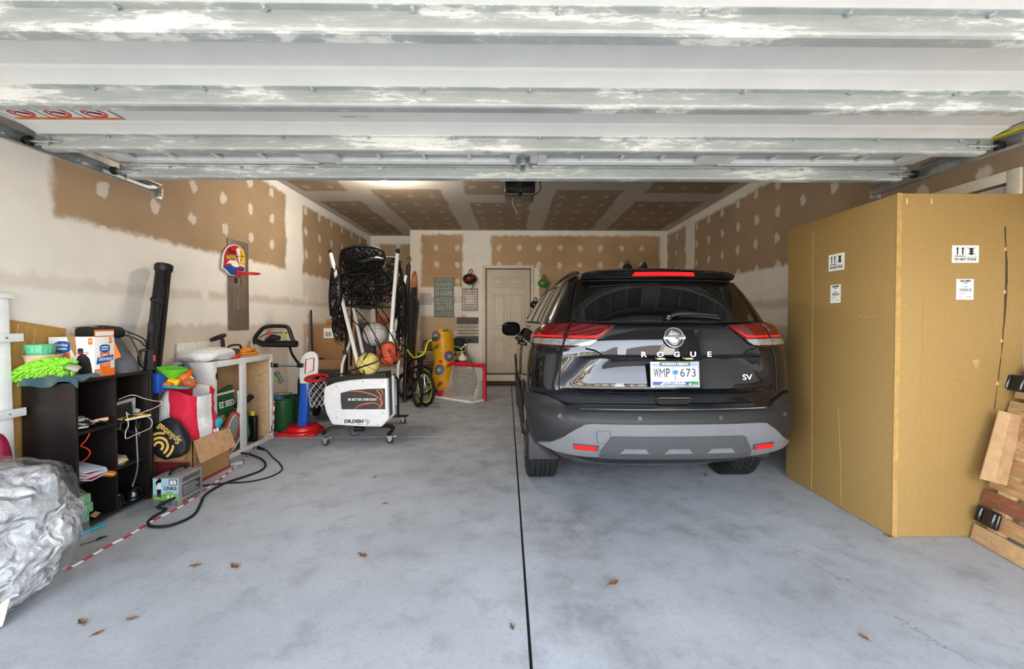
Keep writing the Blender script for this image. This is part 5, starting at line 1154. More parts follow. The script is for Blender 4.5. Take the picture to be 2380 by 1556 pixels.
poly(t, NEG_Y((KX0, KY0, 0)), rect(.05, .05, .32, .19), M((120, 36, 44), .7), 'maroon_print', .001)
t = thing('toy_bag', 'red and white striped fabric bag full of toys in the open carton', 'bag', (-2.75, 3.36, .1))
def stripes():
    t = NT('striped_fabric'); s = t.sep(t.pos()); n = t.noise(4, 3, .6, t.pos())
    a = t.math('ADD', t.math('ADD', t.math('MULTIPLY', s[1], .9), s[0]), t.math('MULTIPLY', n, .07))
    f = t.sstep(t.math('FRACT', t.math('DIVIDE', t.math('SUBTRACT', a, .30), .37)), .615, .63)
    t.l.new(t.mix(f, (*lin((214, 26, 62)), 1), (*lin((232, 230, 228)), 1)), t.b.inputs['Base Color']); t.b.inputs['Roughness'].default_value = .75
    t.bump(t.noise(16, 4, .6, t.pos()), .5, .02); return t.m
def tb(u, v):
    a = 2 * PI * u; k = .82 + .22 * math.sin(PI * min(1, v * 1.1)) 
    p = V((-2.635 + .155 * k * sgnpow(math.cos(a), .6), 3.42 + .185 * k * sgnpow(math.sin(a), .6), .03 + .70 * v - .06 * math.cos(a) * v))
    return p + V((math.cos(a), math.sin(a), 0)) * .03 * turb(p, 6, 12)
g = MB(); g.grid(tb, 56, 26, cu=True); g.f.append(list(range(56))[::-1]); g.build('bag', stripes(), t, w=True)
TZ = .70
def toy(name, lab, cat, mb, m, loc, part='body', **k):
    t = thing(name, lab, cat, loc); mb.build(part, m, t, **k); return t
p = PY(398, 865, 3.28)
t = thing('toy_funnel', 'lime green toy funnel pail on top of the striped bag', 'toy', p)
MB().at(Matrix.Rotation(R(8), 4, 'Y')).lathe([(.0, -.12), (.02, -.12), (.03, -.05), (.095, .0), (.10, .02), (.105, .025), (.098, .03), (.09, .008), (.025, -.04), (.0, -.05)], 36).build('funnel', M((110, 206, 50), .4), t, angle=50)
toy('toy_block', 'yellow toy shovel head under the lime funnel', 'toy', MB().cbox((0, 0, 0), (.08, .06, .05), (.4, .3, .5)), M((240, 190, 30), .4), PY(403, 888, 3.25), bev=.015)
toy('toy_bucket', 'orange toy bucket behind the lime funnel', 'toy', MB().lathe([(.0, -.08), (.05, -.08), (.065, .07), (.06, .07), (.045, -.07), (.0, -.07)], 28), M((236, 110, 40), .45), PY(425, 880, 3.36))
toy('toy_sail', 'royal blue toy bin at the near edge of the striped bag', 'toy', MB().cbox((0, 0, 0), (.07, .12, .15), (0, 0, .2)), M((24, 84, 190), .45), PY(369, 890, 3.19), bev=.012)
toy('teal_paddle', 'flat teal toy paddle lying across the toys', 'toy', MB().tube([(-.1, 0, .02), (0, 0, 0), (.12, .03, -.015)], [.03, .035, .02], 10, flat=.3), M((60, 160, 190), .45), PY(395, 900, 3.2))
toy('orange_scoop', 'small orange toy scoop beside the teal paddle', 'toy', MB().sphere((0, 0, 0), (.05, .04, .02)), M((226, 110, 50), .5), PY(388, 893, 3.22))
t = thing('toy_football', 'brown toy football on the toy bag', 'ball', PY(436, 890, 3.36)); g = MB().at(Matrix.Rotation(R(20), 4, 'Y')); g.tube([(-.07, 0, 0), (-.055, 0, 0), (-.03, 0, 0), (0, 0, 0), (.03, 0, 0), (.055, 0, 0), (.07, 0, 0)], [.004, .03, .046, .052, .046, .03, .004], 16); g.build('body', M((176, 92, 50), .55), t)
MB().at(Matrix.Rotation(R(20), 4, 'Y')).box((-.03, -.003, .048), (.03, .003, .055)).build('lace', WHITEINK, t)
for k, (a, b) in enumerate((((420, 850), (436, 882)), ((430, 842), (447, 880)))):
    t = thing('foam_bat', ('blue-grey foam stick nearer the funnel in the toy bag', 'taller blue-grey foam stick in the toy bag')[k], 'toy', PY(*b, 3.45), group='foam sticks'); MB().tube([PY(*b, 3.42), PY(*a, 3.48)], .02, 14).build('foam', M((84, 98, 116), .8), t, bev=.004, w=True)
toy('crinkled_bag', 'small crinkled turquoise foil bag on the carton edge', 'bag', blob((0, 0, 0), (.055, .05, .05), .8, .8, .02, 22, 3, 28, 16, ridge=True), mat('turquoise_foil', (40, 170, 196), .25, bump=.6, bscale=40), PY(497, 983, 3.55))
t = thing('white_film', 'crumpled white plastic film on the carton edge', 'film', PY(478, 1003, 3.5)); g = blob((0, 0, 0), (.09, .06, .03), .8, .8, .025, 18, 5, 28, 14, ridge=True); g.build('film', M((226, 228, 232), .3), t)
# ---- ball net bag with ring logo
t = thing('sports_bag', 'black drawstring bag with yellow ring logo slumped beside the open carton', 'bag', (-2.55, 3.12, .05))
c = PY(394, 1020, 3.135)
g = blob((0, 0, 0), (.115, .04, .15), .6, .45, .02, 7, 21, 40, 24)
m4 = Matrix.Translation(c) @ Euler((R(-8), R(-22), R(8))).to_matrix().to_4x4(); g.m = None
for i, q in enumerate(g.v): g.v[i] = tuple(m4 @ V(q))
g.build('sack', mat('black_polyester', (22, 23, 27), .55, bump=.3, bscale=30), t, w=True)
YEL = M((216, 180, 92), .55)
fb = m4 @ NEG_Y((-.055, -.048, -.03)) 
for r_ in (.095, .062, .03): MB().at(fb).tube([(r_ * math.cos(a), r_ * math.sin(a), -.2 * r_ * r_ / .1 * .3) for a in [R(-75) + R(230) * k / 24 for k in range(25)]], .0095, 6, flat=.3, up=(0, 0, 1)).build('ring_print', YEL, t, w=True)
text('Spikeball', .06, YEL, t, m4 @ NEG_Y((.04, -.047, .03)) @ Matrix.Rotation(R(-62), 4, 'Z') @ Matrix.Rotation(PI, 4, 'Z'), ext=.004, bold=.001, w=True, width=.2)
# ---- battery charger
t = thing('battery_charger', 'grey metal golf cart battery charger with a golfer picture on the floor', 'charger', (-2.385, 2.874, 0))
M_CHG = mat('grey_hammertone', (150, 150, 148), .4, .3, var=.06)
MB().box((-.09, .0, .0), (.095, .215, .2)).build('case', M_CHG, t, bev=.006)
MB().box((-.082, -.002, .045), (.087, .0, .192)).build('face_plate', mat('sky_picture', (168, 206, 222), .4), t)
F = NEG_Y((0, -.002, 0))
poly(t, F, [(-.082, .045), (.087, .045), (.087, .085), (.03, .095), (-.03, .085), (-.082, .082)], M((122, 176, 80), .5), 'green_picture', .001, w=False)
text('LINKS', .034, INK, t, F @ Matrix.Translation((.035, .125, .001)), bold=.0006, width=.085)
text('series', .018, M((90, 100, 110), .6), t, F @ Matrix.Translation((.03, .103, .001)))
poly(t, F, rect(.03, .15, .08, .185), M((226, 226, 222), .4), 'meter', .0015, w=False); MB().at(F).tube([(.03, .15, .002), (.08, .15, .002), (.08, .185, .002), (.03, .185, .002)], .003, 4, closed=True).build('meter_frame', INK, t)
MB().at(F).tube([(.055, .152, .003), (.062, .178, .003)], .001, 4).build('meter_needle', INK, t)
for pts, nm in (([(-.052, .165), (-.03, .165), (-.022, .185), (-.035, .195), (-.05, .188)], 'golfer_head'), ([(-.055, .12), (-.03, .12), (-.026, .165), (-.05, .165)], 'golfer_torso'), ([(-.055, .065), (-.045, .065), (-.038, .12), (-.055, .12)], 'golfer_leg'), ([(-.04, .065), (-.03, .065), (-.028, .12), (-.04, .12)], 'golfer_leg'), ([(-.06, .15), (-.054, .15), (-.03, .188), (-.062, .175)], 'golfer_arm')): poly(t, F, pts, INK if nm != 'golfer_torso' else WHITEINK, nm, .0012, w=False)
for a in (-.06, .01, .04): poly(t, F, [(a, .06), (a + .02, .06), (a + .01, .085)], WHITEINK, 'flower_picture', .0012, w=False)
for k in range(3):
    for a, b in ((-.04, .0), (.015, .05), (.06, .085)): poly(t, NEG_Y((0, 0, 0)), rect(a, .010 + k * .011, b, .014 + k * .011), INK, 'vent_slot', .001, w=False)
MB().cyl((-.06, -.006, .015), (-.06, 0, .015), .007, n=12).build('fuse_cap', CHROME, t)
MB().cyl((.062, -.012, .06), (.062, 0, .06), .01, n=12).build('strain_relief', BLACKP, t)
F2 = POS_X((.095, 0, 0))
for k in range(12): poly(t, F2, rect(.03 + k * .0135, .155, .036 + k * .0135, .188), INK, 'vent_slot', .001, w=False)
poly(t, F2, rect(.025, .055, .19, .14), M((52, 54, 60), .5), 'rating_plate', .001, w=False)
for k in range(6): poly(t, F2, rect(.032, .064 + k * .012, .18 - .02 * (k % 3), .068 + k * .012), M((190, 190, 188), .5), 'plate_text', .0014, w=False)
for k in range(5): poly(t, F2, rect(.03 + k * .033, .02, .052 + k * .033, .028), INK, 'vent_slot', .001, w=False)
MB().tube(spline([(.0, .04, .2), (.0, .05, .225), (.0, .11, .235), (.0, .17, .225), (.0, .18, .2)], 5), .011, 8, flat=.6).build('carry_handle', BLACKP, t)
# ---- cords on the floor
def cord(name, lab, pts, r, m, head=None):
    q = [PZ(a, b, r) for a, b in pts]
    if head is not None: q = head + q
    t = thing(name, lab, 'cord', q[len(q) // 2] * 1); MB().tube(spline(q, 8), r, 8).build('cable', m, t, w=True); return t
cord('charger_cable', 'thick black charger cable looping across the floor to the striped carton', [(385, 1185), (355, 1203), (344, 1216), (352, 1224), (385, 1224), (420, 1214), (452, 1196), (466, 1172), (478, 1150), (520, 1125), (570, 1108), (605, 1095), (617, 1082), (608, 1068), (580, 1057), (545, 1052), (515, 1056)], .009, RUBBER, [V((-2.323, 2.86, .06)), V((-2.36, 2.78, .04))])
t = cord('power_lead', 'thin black power lead curving out over the floor', [(463, 1131), (520, 1124), (580, 1120), (630, 1108), (655, 1093), (650, 1078), (632, 1062), (620, 1048), (605, 1043)], .006, RUBBER)
MB().tube([PZ(612, 1045, .014), PZ(600, 1041, .014)], [.012, .018], 8).build('plug', BLACKP, t, w=True)
t = cord('cabinet_cord', 'black cord end dropping over the foot of the white cabinet', [(590, 1042), (600, 1020), (620, 1008), (638, 998), (648, 1003), (654, 1014)], .006, RUBBER)
t = thing('inline_plug', 'grey clear round plug on the floor by the open carton', 'plug', PZ(545, 1079, .015)); MB().tube([PZ(520, 1082, .012), PZ(535, 1081, .014), PZ(545, 1079, .02), PZ(562, 1077, .02), PZ(566, 1076, .012)], [.008, .012, .02, .02, .012], 12).build('body', M((150, 150, 150), .3), t, w=True)
def rope_mat():
    t = NT('red_white_rope'); s = t.sep(t.pos()); a = t.math('ADD', t.math('MULTIPLY', s[1], 9.0), t.math('MULTIPLY', s[2], 9.0))
    t.l.new(t.mix(t.sstep(t.math('FRACT', a), .48, .52), (*lin((188, 30, 52)), 1), (*lin((232, 228, 226)), 1)), t.b.inputs['Base Color']); t.b.inputs['Roughness'].default_value = .7; return t.m
t = thing('rope', 'red and white striped rope running over the floor along the left side', 'rope', PZ(420, 1178))
q = [PZ(a, b, .006) for a, b in ((150, 1328), (200, 1300), (255, 1268), (300, 1245), (360, 1208), (420, 1178), (490, 1130), (530, 1100), (575, 1060), (605, 1025))] + [V((CX1 + .012, 4.50, .10)), V((CX1 + .012, 4.53, .26)), V((CX1 + .004, 4.56, .40))]
MB().tube(spline(q, 8), .006, 8).build('cord', rope_mat(), t, w=True)
# ---- big clear bag
t = thing('plastic_bag', 'big bulging clear plastic bag of packing film in the left foreground', 'bag', (-2.43, 1.86, 0))
def bagf(u, v, k=1.0, amp=1.0):
    a = 2 * PI * u; th = PI * (v - .5)
    d = V((sgnpow(math.cos(th), .75) * sgnpow(math.cos(a), .9), sgnpow(math.cos(th), .75) * sgnpow(math.sin(a), .9), sgnpow(math.sin(th), .85)))
    p = V((d.x * .44 * k, d.y * .36 * k, d.z * .335 * k + .035 * d.z * math.cos(2 * a)))
    n1 = 1 - abs(turb(p, 3.2, 3)) * 1.5; n2 = 1 - abs(turb(p, 8.5, 7)) * 1.4
    p += d * (.035 * n1 + .018 * n2 - .03) * amp
    p += V((-2.47, 1.85, .325)); p.z = max(p.z, .003 + .0015 * (1 + math.sin(9 * a)))
    return p
g = MB(); g.grid(lambda u, v: bagf(u, v), 140, 84, cu=True)
def film(nm, c0, c1, al, k):
    t = NT(nm); co = t.pos()
    n = t.noise(4, 6, .65, co); t.l.new(t.ramp(n, [(.3, c0), (.7, c1)]), t.b.inputs['Base Color'])
    t.b.inputs['Roughness'].default_value = .14; t.b.inputs['Specular IOR Level'].default_value = .9
    if al: t.l.new(t.ramp(t.noise(3, 5, .65, co), [(.35, al[0]), (.7, al[1])]), t.b.inputs['Alpha'])
    mp = t.new('Mapping'); mp.inputs['Rotation'].default_value = (.5, .3, .9); mp.inputs['Scale'].default_value = (1, 1, 2.4); t.l.new(co, mp.inputs[0])
    vo = t.new('TexVoronoi', feature='DISTANCE_TO_EDGE'); vo.inputs['Scale'].default_value = k; t.l.new(t.mix(.35, mp.outputs[0], t.new('TexNoise').outputs['Color']), vo.inputs['Vector'])
    t.bump(t.math('ADD', t.sstep(vo.outputs['Distance'], 0, .3), t.noise(9, 6, .7, co)), .8, .035); return t.m
g.build('film', film('clear_poly_film', (150, 154, 160), (220, 222, 224), ((70, 70, 70), (150, 150, 150)), 9), t, w=True, angle=60)
g = MB(); g.grid(lambda u, v: bagf(u, v, .90, 1.7), 90, 56, cu=True); g.build('filling', film('packing_film', (150, 153, 158), (214, 215, 216), None, 6), t, w=True)
t = thing('paper_tag', 'white and tan card sticking out at the foot of the clear plastic bag', 'card', PZ(20, 1440)); MB().prism([(0, 0), (.07, .02), (.055, .22), (.0, .22)], .004, frame(PZ(-30, 1465) + V((.0, -.02, .0)), (.8, .1, 0), (.25, .35, .7))).build('card', M((214, 208, 196), .6), t, w=True)
t = thing('red_bag', 'dark red rounded bag edge beside the fence post', 'bag', (-2.77, 2.26, 0)); g = blob((-2.77, 2.26, .345), (.07, .05, .33), .8, .8, .0, 5, 1); g.build('body', M((150, 24, 60), .5), t, w=True)
# ================================================================ back left: machine, toys, bikes
def tangle(g, c, r, n, seed, rad=.003, L=.16, shell=.55):
    q = random.Random(seed); c = V(c)
    for i in range(n):
        while True:
            d = V((q.uniform(-1, 1), q.uniform(-1, 1), q.uniform(-1, 1)))
            if shell < d.length < 1: break
        p = c + V((d.x * r[0], d.y * r[1], d.z * r[2])); pts = [p]; t = V((q.uniform(-1, 1), q.uniform(-1, 1), q.uniform(-1, 1))).normalized()
        for k in range(4):
            t = (t + V((q.uniform(-1, 1), q.uniform(-1, 1), q.uniform(-1, 1))) * .9).normalized(); e = pts[-1] + t * L * .25
            o = e - c; m_ = max(1e-6, math.sqrt((o.x / r[0]) ** 2 + (o.y / r[1]) ** 2 + (o.z / r[2]) ** 2))
            if m_ > 1: e = c + o / m_
            pts.append(e)
        g.tube(spline(pts, 2), rad, 3, caps=False)
def netting(g, fn, nu, nv, rad=.0025, diag=True, sub=1):
    P = lambda i, j: V(fn(i / nu, j / nv))
    for j in range(nv):
        for i in range(nu):
            if diag:
                if (i + j) % 2 == 0: g.tube([P(i, j), P(i + 1, j + 1)], rad, 3, caps=False)
                else: g.tube([P(i + 1, j), P(i, j + 1)], rad, 3, caps=False)
            else:
                g.tube([P(i, j), P(i + 1, j)], rad, 3, caps=False); g.tube([P(i, j), P(i, j + 1)], rad, 3, caps=False)
# ---- shooting machine
M_SHELL = mat('white_shell', (230, 231, 232), .35, var=.02)
t = thing('ball_machine', 'white and black basketball shooting machine on casters with folded white net poles', 'sports machine', PZ(832, 1032))
YM = 4.40
def Z5(zx, zy): return (620 + zx * .18, 780 + zy * .18)
op_ = [(735, 690), (760, 660), (880, 612), (1060, 580), (1240, 563), (1400, 558), (1560, 556), (1575, 1085), (1480, 1187), (1200, 1180), (850, 1160), (825, 1130), (765, 1010), (727, 870)]
def outl(y, o=op_): return [(PY(*Z5(*q), y).x, PY(*Z5(*q), y).z) for q in o]
O1 = outl(YM)
FZ = lambda y: frame((0, y, 0), (1, 0, 0), (0, 0, 1))
MB().prism(O1, .0, FZ(YM), -.07).build('side_cover', M_SHELL, t, bev=.018, seg=3, w=True)
MB().prism([(a, b) for a, b in O1], .0, FZ(4.63), -.06).build('side_cover', M_SHELL, t, bev=.015, seg=3, w=True)
cx_ = sum(a for a, b in O1) / len(O1); cz_ = sum(b for a, b in O1) / len(O1)
MB().prism([(cx_ + (a - cx_) * .94, cz_ + (b - cz_) * .95) for a, b in O1], .0, FZ(4.46), -.20).build('core', mat('machine_black', (20, 20, 22), .4), t, w=True)
F = FZ(YM)
def z5p(lst): return [(PY(*Z5(*q), YM).x, PY(*Z5(*q), YM).z) for q in lst]
def gmat():
    t = NT('striped_graphic'); s = t.sep(t.pos()); a = t.math('FRACT', t.math('MULTIPLY', t.math('ADD', s[0], t.math('MULTIPLY', s[2], -.75)), 42.0))
    t.l.new(t.mix(t.sstep(a, .55, .65), (*lin((40, 40, 44)), 1), (*lin((78, 76, 76)), 1)), t.b.inputs['Base Color']); t.b.inputs['Roughness'].default_value = .4; return t.m
poly(t, F, z5p([(955, 745), (1100, 708), (1300, 692), (1527, 685), (1530, 955), (968, 955), (955, 850)]), gmat(), 'graphic', .0015)
OR_ = M((226, 112, 50), .45)
for pts, r_ in (([(1060, 722), (1180, 722), (1300, 745), (1420, 790), (1500, 870)], .006), ([(1130, 950), (1200, 905), (1300, 880), (1400, 875), (1475, 920)], .006), ([(1410, 692), (1460, 760), (1478, 820), (1470, 950)], .006), ([(1440, 690), (1490, 720), (1500, 780)], .004), ([(1430, 950), (1490, 890), (1495, 840)], .004)):
    q = spline([V((a, YM - .0016, b)) for a, b in z5p(pts)], 6); MB().tube(q, [r_ * (.35 + .65 * math.sin(PI * (k + .5) / len(q))) for k in range(len(q))], 6, flat=.25, up=(0, 1, 0)).build('ball_line_print', OR_, t, w=True)
def at5(zx, zy, y=YM): p = PY(*Z5(zx, zy), y); return frame((p.x, y - .002, p.z), (1, 0, 0), (0, 0, 1))
text('BE BETTER EVERYDAY.', .034, WHITEINK, t, at5(1240, 830), bold=.0008, width=.305, w=True)
text('DR.DISH', .05, INK, t, at5(1122, 1112), bold=.0022, width=.2, shear=.12, w=True); text('HOME', .018, INK, t, at5(1200, 1150), w=True)
for pts in ([(1255, 1095), (1290, 1083), (1320, 1100), (1325, 1125), (1300, 1152), (1270, 1158)], [(1250, 1100), (1290, 1108), (1322, 1115)], [(1262, 1118), (1290, 1122), (1310, 1145)], [(1268, 1090), (1300, 1112), (1300, 1150)]):
    MB().tube(spline([V((a, YM - .001, b)) for a, b in z5p(pts)], 5), .0018, 4).build('logo_print', INK, t, w=True)
for q in ((900, 660), (1240, 597), (1500, 600), (1500, 1003), (905, 1060), (1440, 1155)):
    p = PY(*Z5(*q), YM); MB().cyl(p + V((0, .002, 0)), p + V((0, -.004, 0)), .006, n=10).build('screw', STEEL, t, w=True)
# legs and casters
M_LEG = mat('leg_black', (26, 26, 28), .35)
for a, y in (([(1010, 1185), (880, 1195), (770, 1230), (720, 1275)], 4.36), ([(1480, 1170), (1580, 1170), (1630, 1200), (1600, 1250), (1570, 1280)], 4.36)):
    q = [PY(*Z5(*b), y + (.12 - .12 * i / 3)) for i, b in enumerate(a)]; MB().tube(spline(q, 6), .024, 4, up=(0, 1, 0)).build('leg', M_LEG, t, w=True)
cst = None
def caster(p, lab='caster'):
    global cst
    h = MB(); h.box((-.028, -.03, .075), (.028, .03, .085)); h.prism([(-.03, .08), (.03, .08), (.008, .02), (-.012, .02)], .018, frame((0, 0, 0), (1, 0, 0), (0, 0, 1)), .014); h.prism([(-.03, .08), (.03, .08), (.008, .02), (-.012, .02)], -.014, frame((0, 0, 0), (1, 0, 0), (0, 0, 1)), -.018)
    for i, q in enumerate(h.v): h.v[i] = tuple(V(q) + p)
    o = h.build(lab, STEEL, t, w=True)
    MB().at(Matrix.Translation(p + V((0, 0, .036)))).lathe([(.0, -.012), (.03, -.012), (.036, -.007), (.036, .007), (.03, .012), (.0, .012)], 24, 'y').build('wheel', mat('caster_wheel', (40, 40, 44), .4), o, w=True)
    MB().at(Matrix.Translation(p + V((0, 0, .036)))).cyl((0, -.02, 0), (0, .02, 0), .009, n=10).build('axle', STEEL, o, w=True)
    MB().cbox(p + V((.045, -.01, .075)), (.05, .03, .008), (0, -.3, 0)).build('brake_pedal', STEEL, o, bev=.002, w=True)
P1, P2, P3 = PZ(757, 1036), PZ(907, 1031), PZ(937, 985)
for p in (P1, P2, P3): caster(V((p.x, p.y, 0)))
MB().prism([(-.12, -.05), (.09, -.05), (.1, .04), (-.1, .05)], .012, Matrix.Translation((P3.x - .04, P3.y, .088))).build('foot_plate', M_LEG, t, w=True)
MB().tube([(P3.x - .06, P3.y, .1), (P3.x - .06, P3.y - .02, .55), (P3.x - .10, P3.y - .04, .62)], .014, 8).build('rear_leg', M_LEG, t, w=True)
g = MB(); p = PY(835, 997, 4.5); g.cyl(p + V((-.05, 0, 0)), p + V((.05, 0, 0)), .03, n=14); g.build('motor', BLACKP, t, w=True)
MB().tube(spline([PY(*Z5(1070, 1180), 4.45), PY(*Z5(1065, 1240), 4.43), PY(*Z5(1120, 1300), 4.42), PY(*Z5(1200, 1270), 4.43), PY(*Z5(1240, 1190), 4.46)], 5), .004, 6).build('motor_cable', BLACKP, t, w=True)
# ball chute rods, poles, frame
def Z4(zx, zy): return (700 + zx * .1928, 550 + zy * .1928)
def z4(zx, zy, y): return PY(*Z4(zx, zy), y)
M_ROD = mat('dark_rod', (40, 40, 44), .25, .7)
for pts in ([(460, 830, 5.0), (600, 990, 4.66), (760, 1150, 4.62), (835, 1340, 4.5)], [(590, 820, 5.0), (710, 940, 4.85), (830, 1090, 4.66), (955, 1330, 4.46), (950, 1450, 4.4)], [(860, 820, 5.0), (1000, 1050, 4.66), (1130, 1270, 4.55), (1150, 1460, 4.45)], [(930, 820, 5.05), (1060, 1010, 4.88), (1150, 1170, 4.75), (1215, 1350, 4.66), (1190, 1400, 4.6)]):
    MB().tube(spline([z4(*q) for q in pts], 6), .006, 8).build('chute_rod', M_ROD, t, w=True)
q = [PY(*Z5(a, b), y) for a, b, y in ((770, 560, 4.42), (900, 520, 4.41), (1050, 470, 4.38), (1250, 400, 4.33), (1420, 340, 4.33), (1478, 270, 4.36), (1465, 180, 4.42), (1400, 60, 4.5))]
MB().tube(spline(q, 6), .008, 8).build('guard_rail', BLACKM, t, w=True)
MB().tube(spline([PY(*Z5(a, b), 4.36) for a, b in ((1260, 500), (1245, 400), (1255, 300), (1320, 215), (1340, 190))], 5), .007, 8).build('guard_rail', BLACKM, t, w=True)
g = MB(); p = [PY(*Z5(a, b), 4.5) for a, b in ((770, 570), (1000, 520), (1280, 500), (1560, 470), (1570, 550), (1240, 560), (900, 600))]
g.prism([(v.x, v.z) for v in p], .0, FZ(4.42), -.2); g.build('ball_tray', mat('tray_black', (24, 24, 26), .45), t, w=True)
M_POLE = mat('white_pole', (236, 236, 232), .35, var=.02)
for pts, r_ in (([(355, 205, 5.05), (520, 870, 4.66), (690, 1560, 4.52)], .021), ([(420, 420, 5.05), (630, 870, 4.9), (745, 1410, 4.75)], .018), ([(1162, 200, 4.72), (1120, 700, 4.66), (1078, 1265, 4.6)], .021), ([(1150, 1000, 4.9), (1105, 1300, 4.66)], .018), ([(600, 1240, 5.0), (495, 1545, 4.72), (480, 1750, 4.6)], .014)):
    MB().tube([z4(*q) for q in pts], r_, 10).build('pole', M_POLE, t, w=True)
for a in ((352, 190, 5.05), (1163, 180, 4.72)):
    p = z4(*a); MB().cyl(p - V((0, 0, .025)), p + V((0, 0, .025)), .022, n=12).build('pole_cap', BLACKP, t, w=True)
p = z4(525, 1405, 4.76); MB().cyl(p - V((0, 0, .02)), p + V((0, 0, .03)), .02, n=12).build('pole_clamp', BLACKP, t, w=True)
for pts, r_ in (([(480, 460, 4.72), (880, 455, 4.72)], .012), ([(450, 825, 4.75), (900, 850, 4.75), (1150, 850, 4.75)], .016), ([(465, 460, 4.66), (480, 700, 4.66), (450, 830, 4.66)], .02), ([(375, 380, 4.9), (345, 700, 4.9), (360, 960, 4.9)], .016), ([(1170, 280, 4.9), (1210, 480, 4.9), (1240, 760, 4.9), (1230, 1000, 4.9)], .016),
                ([(800, 480, 4.7), (850, 570, 4.7), (960, 585, 4.7), (1080, 540, 4.72), (1100, 470, 4.75)], .009), ([(540, 880, 5.0), (545, 1250, 5.0), (540, 1560, 5.0), (535, 2250, 5.0)], .022), ([(600, 560, 4.9), (610, 850, 4.9), (600, 1560, 4.95)], .012), ([(905, 480, 4.75), (905, 860, 4.66), (910, 1000, 4.66)], .01), ([(1185, 900, 5.0), (1180, 1330, 5.0)], .012)):
    MB().tube(spline([z4(*q) for q in pts], 4) if len(pts) > 2 else [z4(*q) for q in pts], r_, 8).build('net_frame', BLACKM, t, w=True)
for pts, r_ in (([(480, 180, 4.66), (560, 140, 4.66), (720, 122, 4.66), (880, 135, 4.66), (985, 185, 4.66), (1010, 300, 4.66)], .014), ([(480, 190, 4.66), (465, 330, 4.66), (470, 460, 4.66)], .014), ([(560, 290, 4.75), (740, 300, 4.7), (900, 275, 4.75), (985, 290, 4.78)], .03), ([(1000, 250, 4.85), (1140, 255, 4.85)], .008), ([(1020, 360, 4.85), (1160, 350, 4.85)], .02)):
    MB().tube(spline([z4(*q) for q in pts], 5) if len(pts) > 2 else [z4(*q) for q in pts], r_, 8).build('net_frame', BLACKM, t, w=True)
g = MB(); c = z4(735, 290, 4.85)
tangle(g, c, (.25, .2, .18), 360, 1, .0048, .24); tangle(g, z4(780, 600, 4.85), (.36, .2, .27), 520, 2, .004, .26, .35); tangle(g, z4(1120, 420, 4.9), (.10, .1, .2), 70, 22, .004, .2); tangle(g, z4(450, 1010, 4.95), (.075, .08, .26), 190, 3, .004, .16); tangle(g, z4(460, 1230, 4.95), (.06, .05, .08), 26, 4, .003, .16, .1)
tangle(g, z4(1200, 900, 4.95), (.085, .09, .40), 300, 5, .0045, .18); tangle(g, z4(410, 620, 4.92), (.06, .06, .28), 110, 6, .004, .16)
g.build('netting', mat('black_net', (16, 16, 17), .8), t, w=True, kind='stuff', smooth=False)
g = MB(); tangle(g, z4(850, 690, 4.82), (.16, .1, .02), 40, 9, .003, .12, .0); g.build('red_net_band', M((150, 40, 40), .7), t, w=True, kind='stuff')
for k, (a, b, r_) in enumerate((((1170, 1365), (1205, 1385), .018), ((1130, 1530), (1160, 1540), .018))):
    p = z4(a[0] if isinstance(a, tuple) else a, a[1], 4.5); MB().sphere(p, r_, 14, 8).build('knob', BLACKM, t, w=True)
# ---- balls
def ball(lab, c, r, col, mk, rot, seam=INK, words=()):
    t = thing('basketball', lab, 'ball', c, rot, 'basketballs in the machine')
    MB().sphere((0, 0, 0), r, 36, 20).build('leather', mat('ball_' + mk, col, .55, var=.06, scale=30, bump=.25, bscale=500), t)
    n = 40; k = r * 1.001
    cir = lambda f: [f(2 * PI * i / n) for i in range(n)]
    for f in (lambda a: V((k * math.cos(a), k * math.sin(a), 0)), lambda a: V((k * math.cos(a), 0, k * math.sin(a)))): MB().tube(cir(f), .0025, 5, closed=True).build('seam', seam, t)
    for s_ in (-1, 1):
        def f(a, s_=s_):
            d = V((math.cos(a), s_ * (.45 + .28 * math.cos(2 * a)), math.sin(a))); return d.normalized() * k
        MB().tube(cir(f), .0025, 5, closed=True).build('seam', seam, t)
    for w_, sz, dirv, up_ in words:
        d = V(dirv).normalized(); text(w_, sz, seam, t, frame(d * (r + .0005), V(up_).cross(d) * 1, V(up_)), ext=.001)
    return t
bc_ = PY(857, 846, 4.46); ball('yellow rubber basketball in the chute of the white machine', bc_, .119, (222, 206, 116), 'yellow', (R(20), R(30), R(40)))
bc_ = PY(904, 823, 4.60); ball('orange basketball resting right of the yellow one', bc_, .128, (206, 84, 40), 'orange', (R(10), R(-15), R(12)), INK, (('Wilson', .07, (.35, -1, -.1), (.9, .3, .3)), ('NCAA', .045, (-.35, -1, -.2), (.9, .3, .3))))
bc_ = PY(872, 777, 4.82); ball('white and grey basketball behind the chute rods', bc_, .135, (206, 202, 200), 'white', (R(-20), R(20), R(70)), M((120, 118, 116), .6))
# white panda-like patch of cloth behind the balls is left as a plain grey sack
t = thing('grey_equipment_bag', 'dark grey bag hanging behind the white basketball', 'bag', PY(850, 800, 5.0)); g = blob((0, 0, 0), (.12, .07, .26), .6, .6, .02, 8, 31); g.build('bag', M((70, 68, 68), .8), t)
t = thing('orange_ball_bag', 'dull orange bag behind the right white pole', 'bag', PY(890, 745, 5.1)); g = blob((0, 0, 0), (.08, .06, .06), .7, .7, .01, 8, 32); g.build('bag', M((140, 74, 40), .7), t)
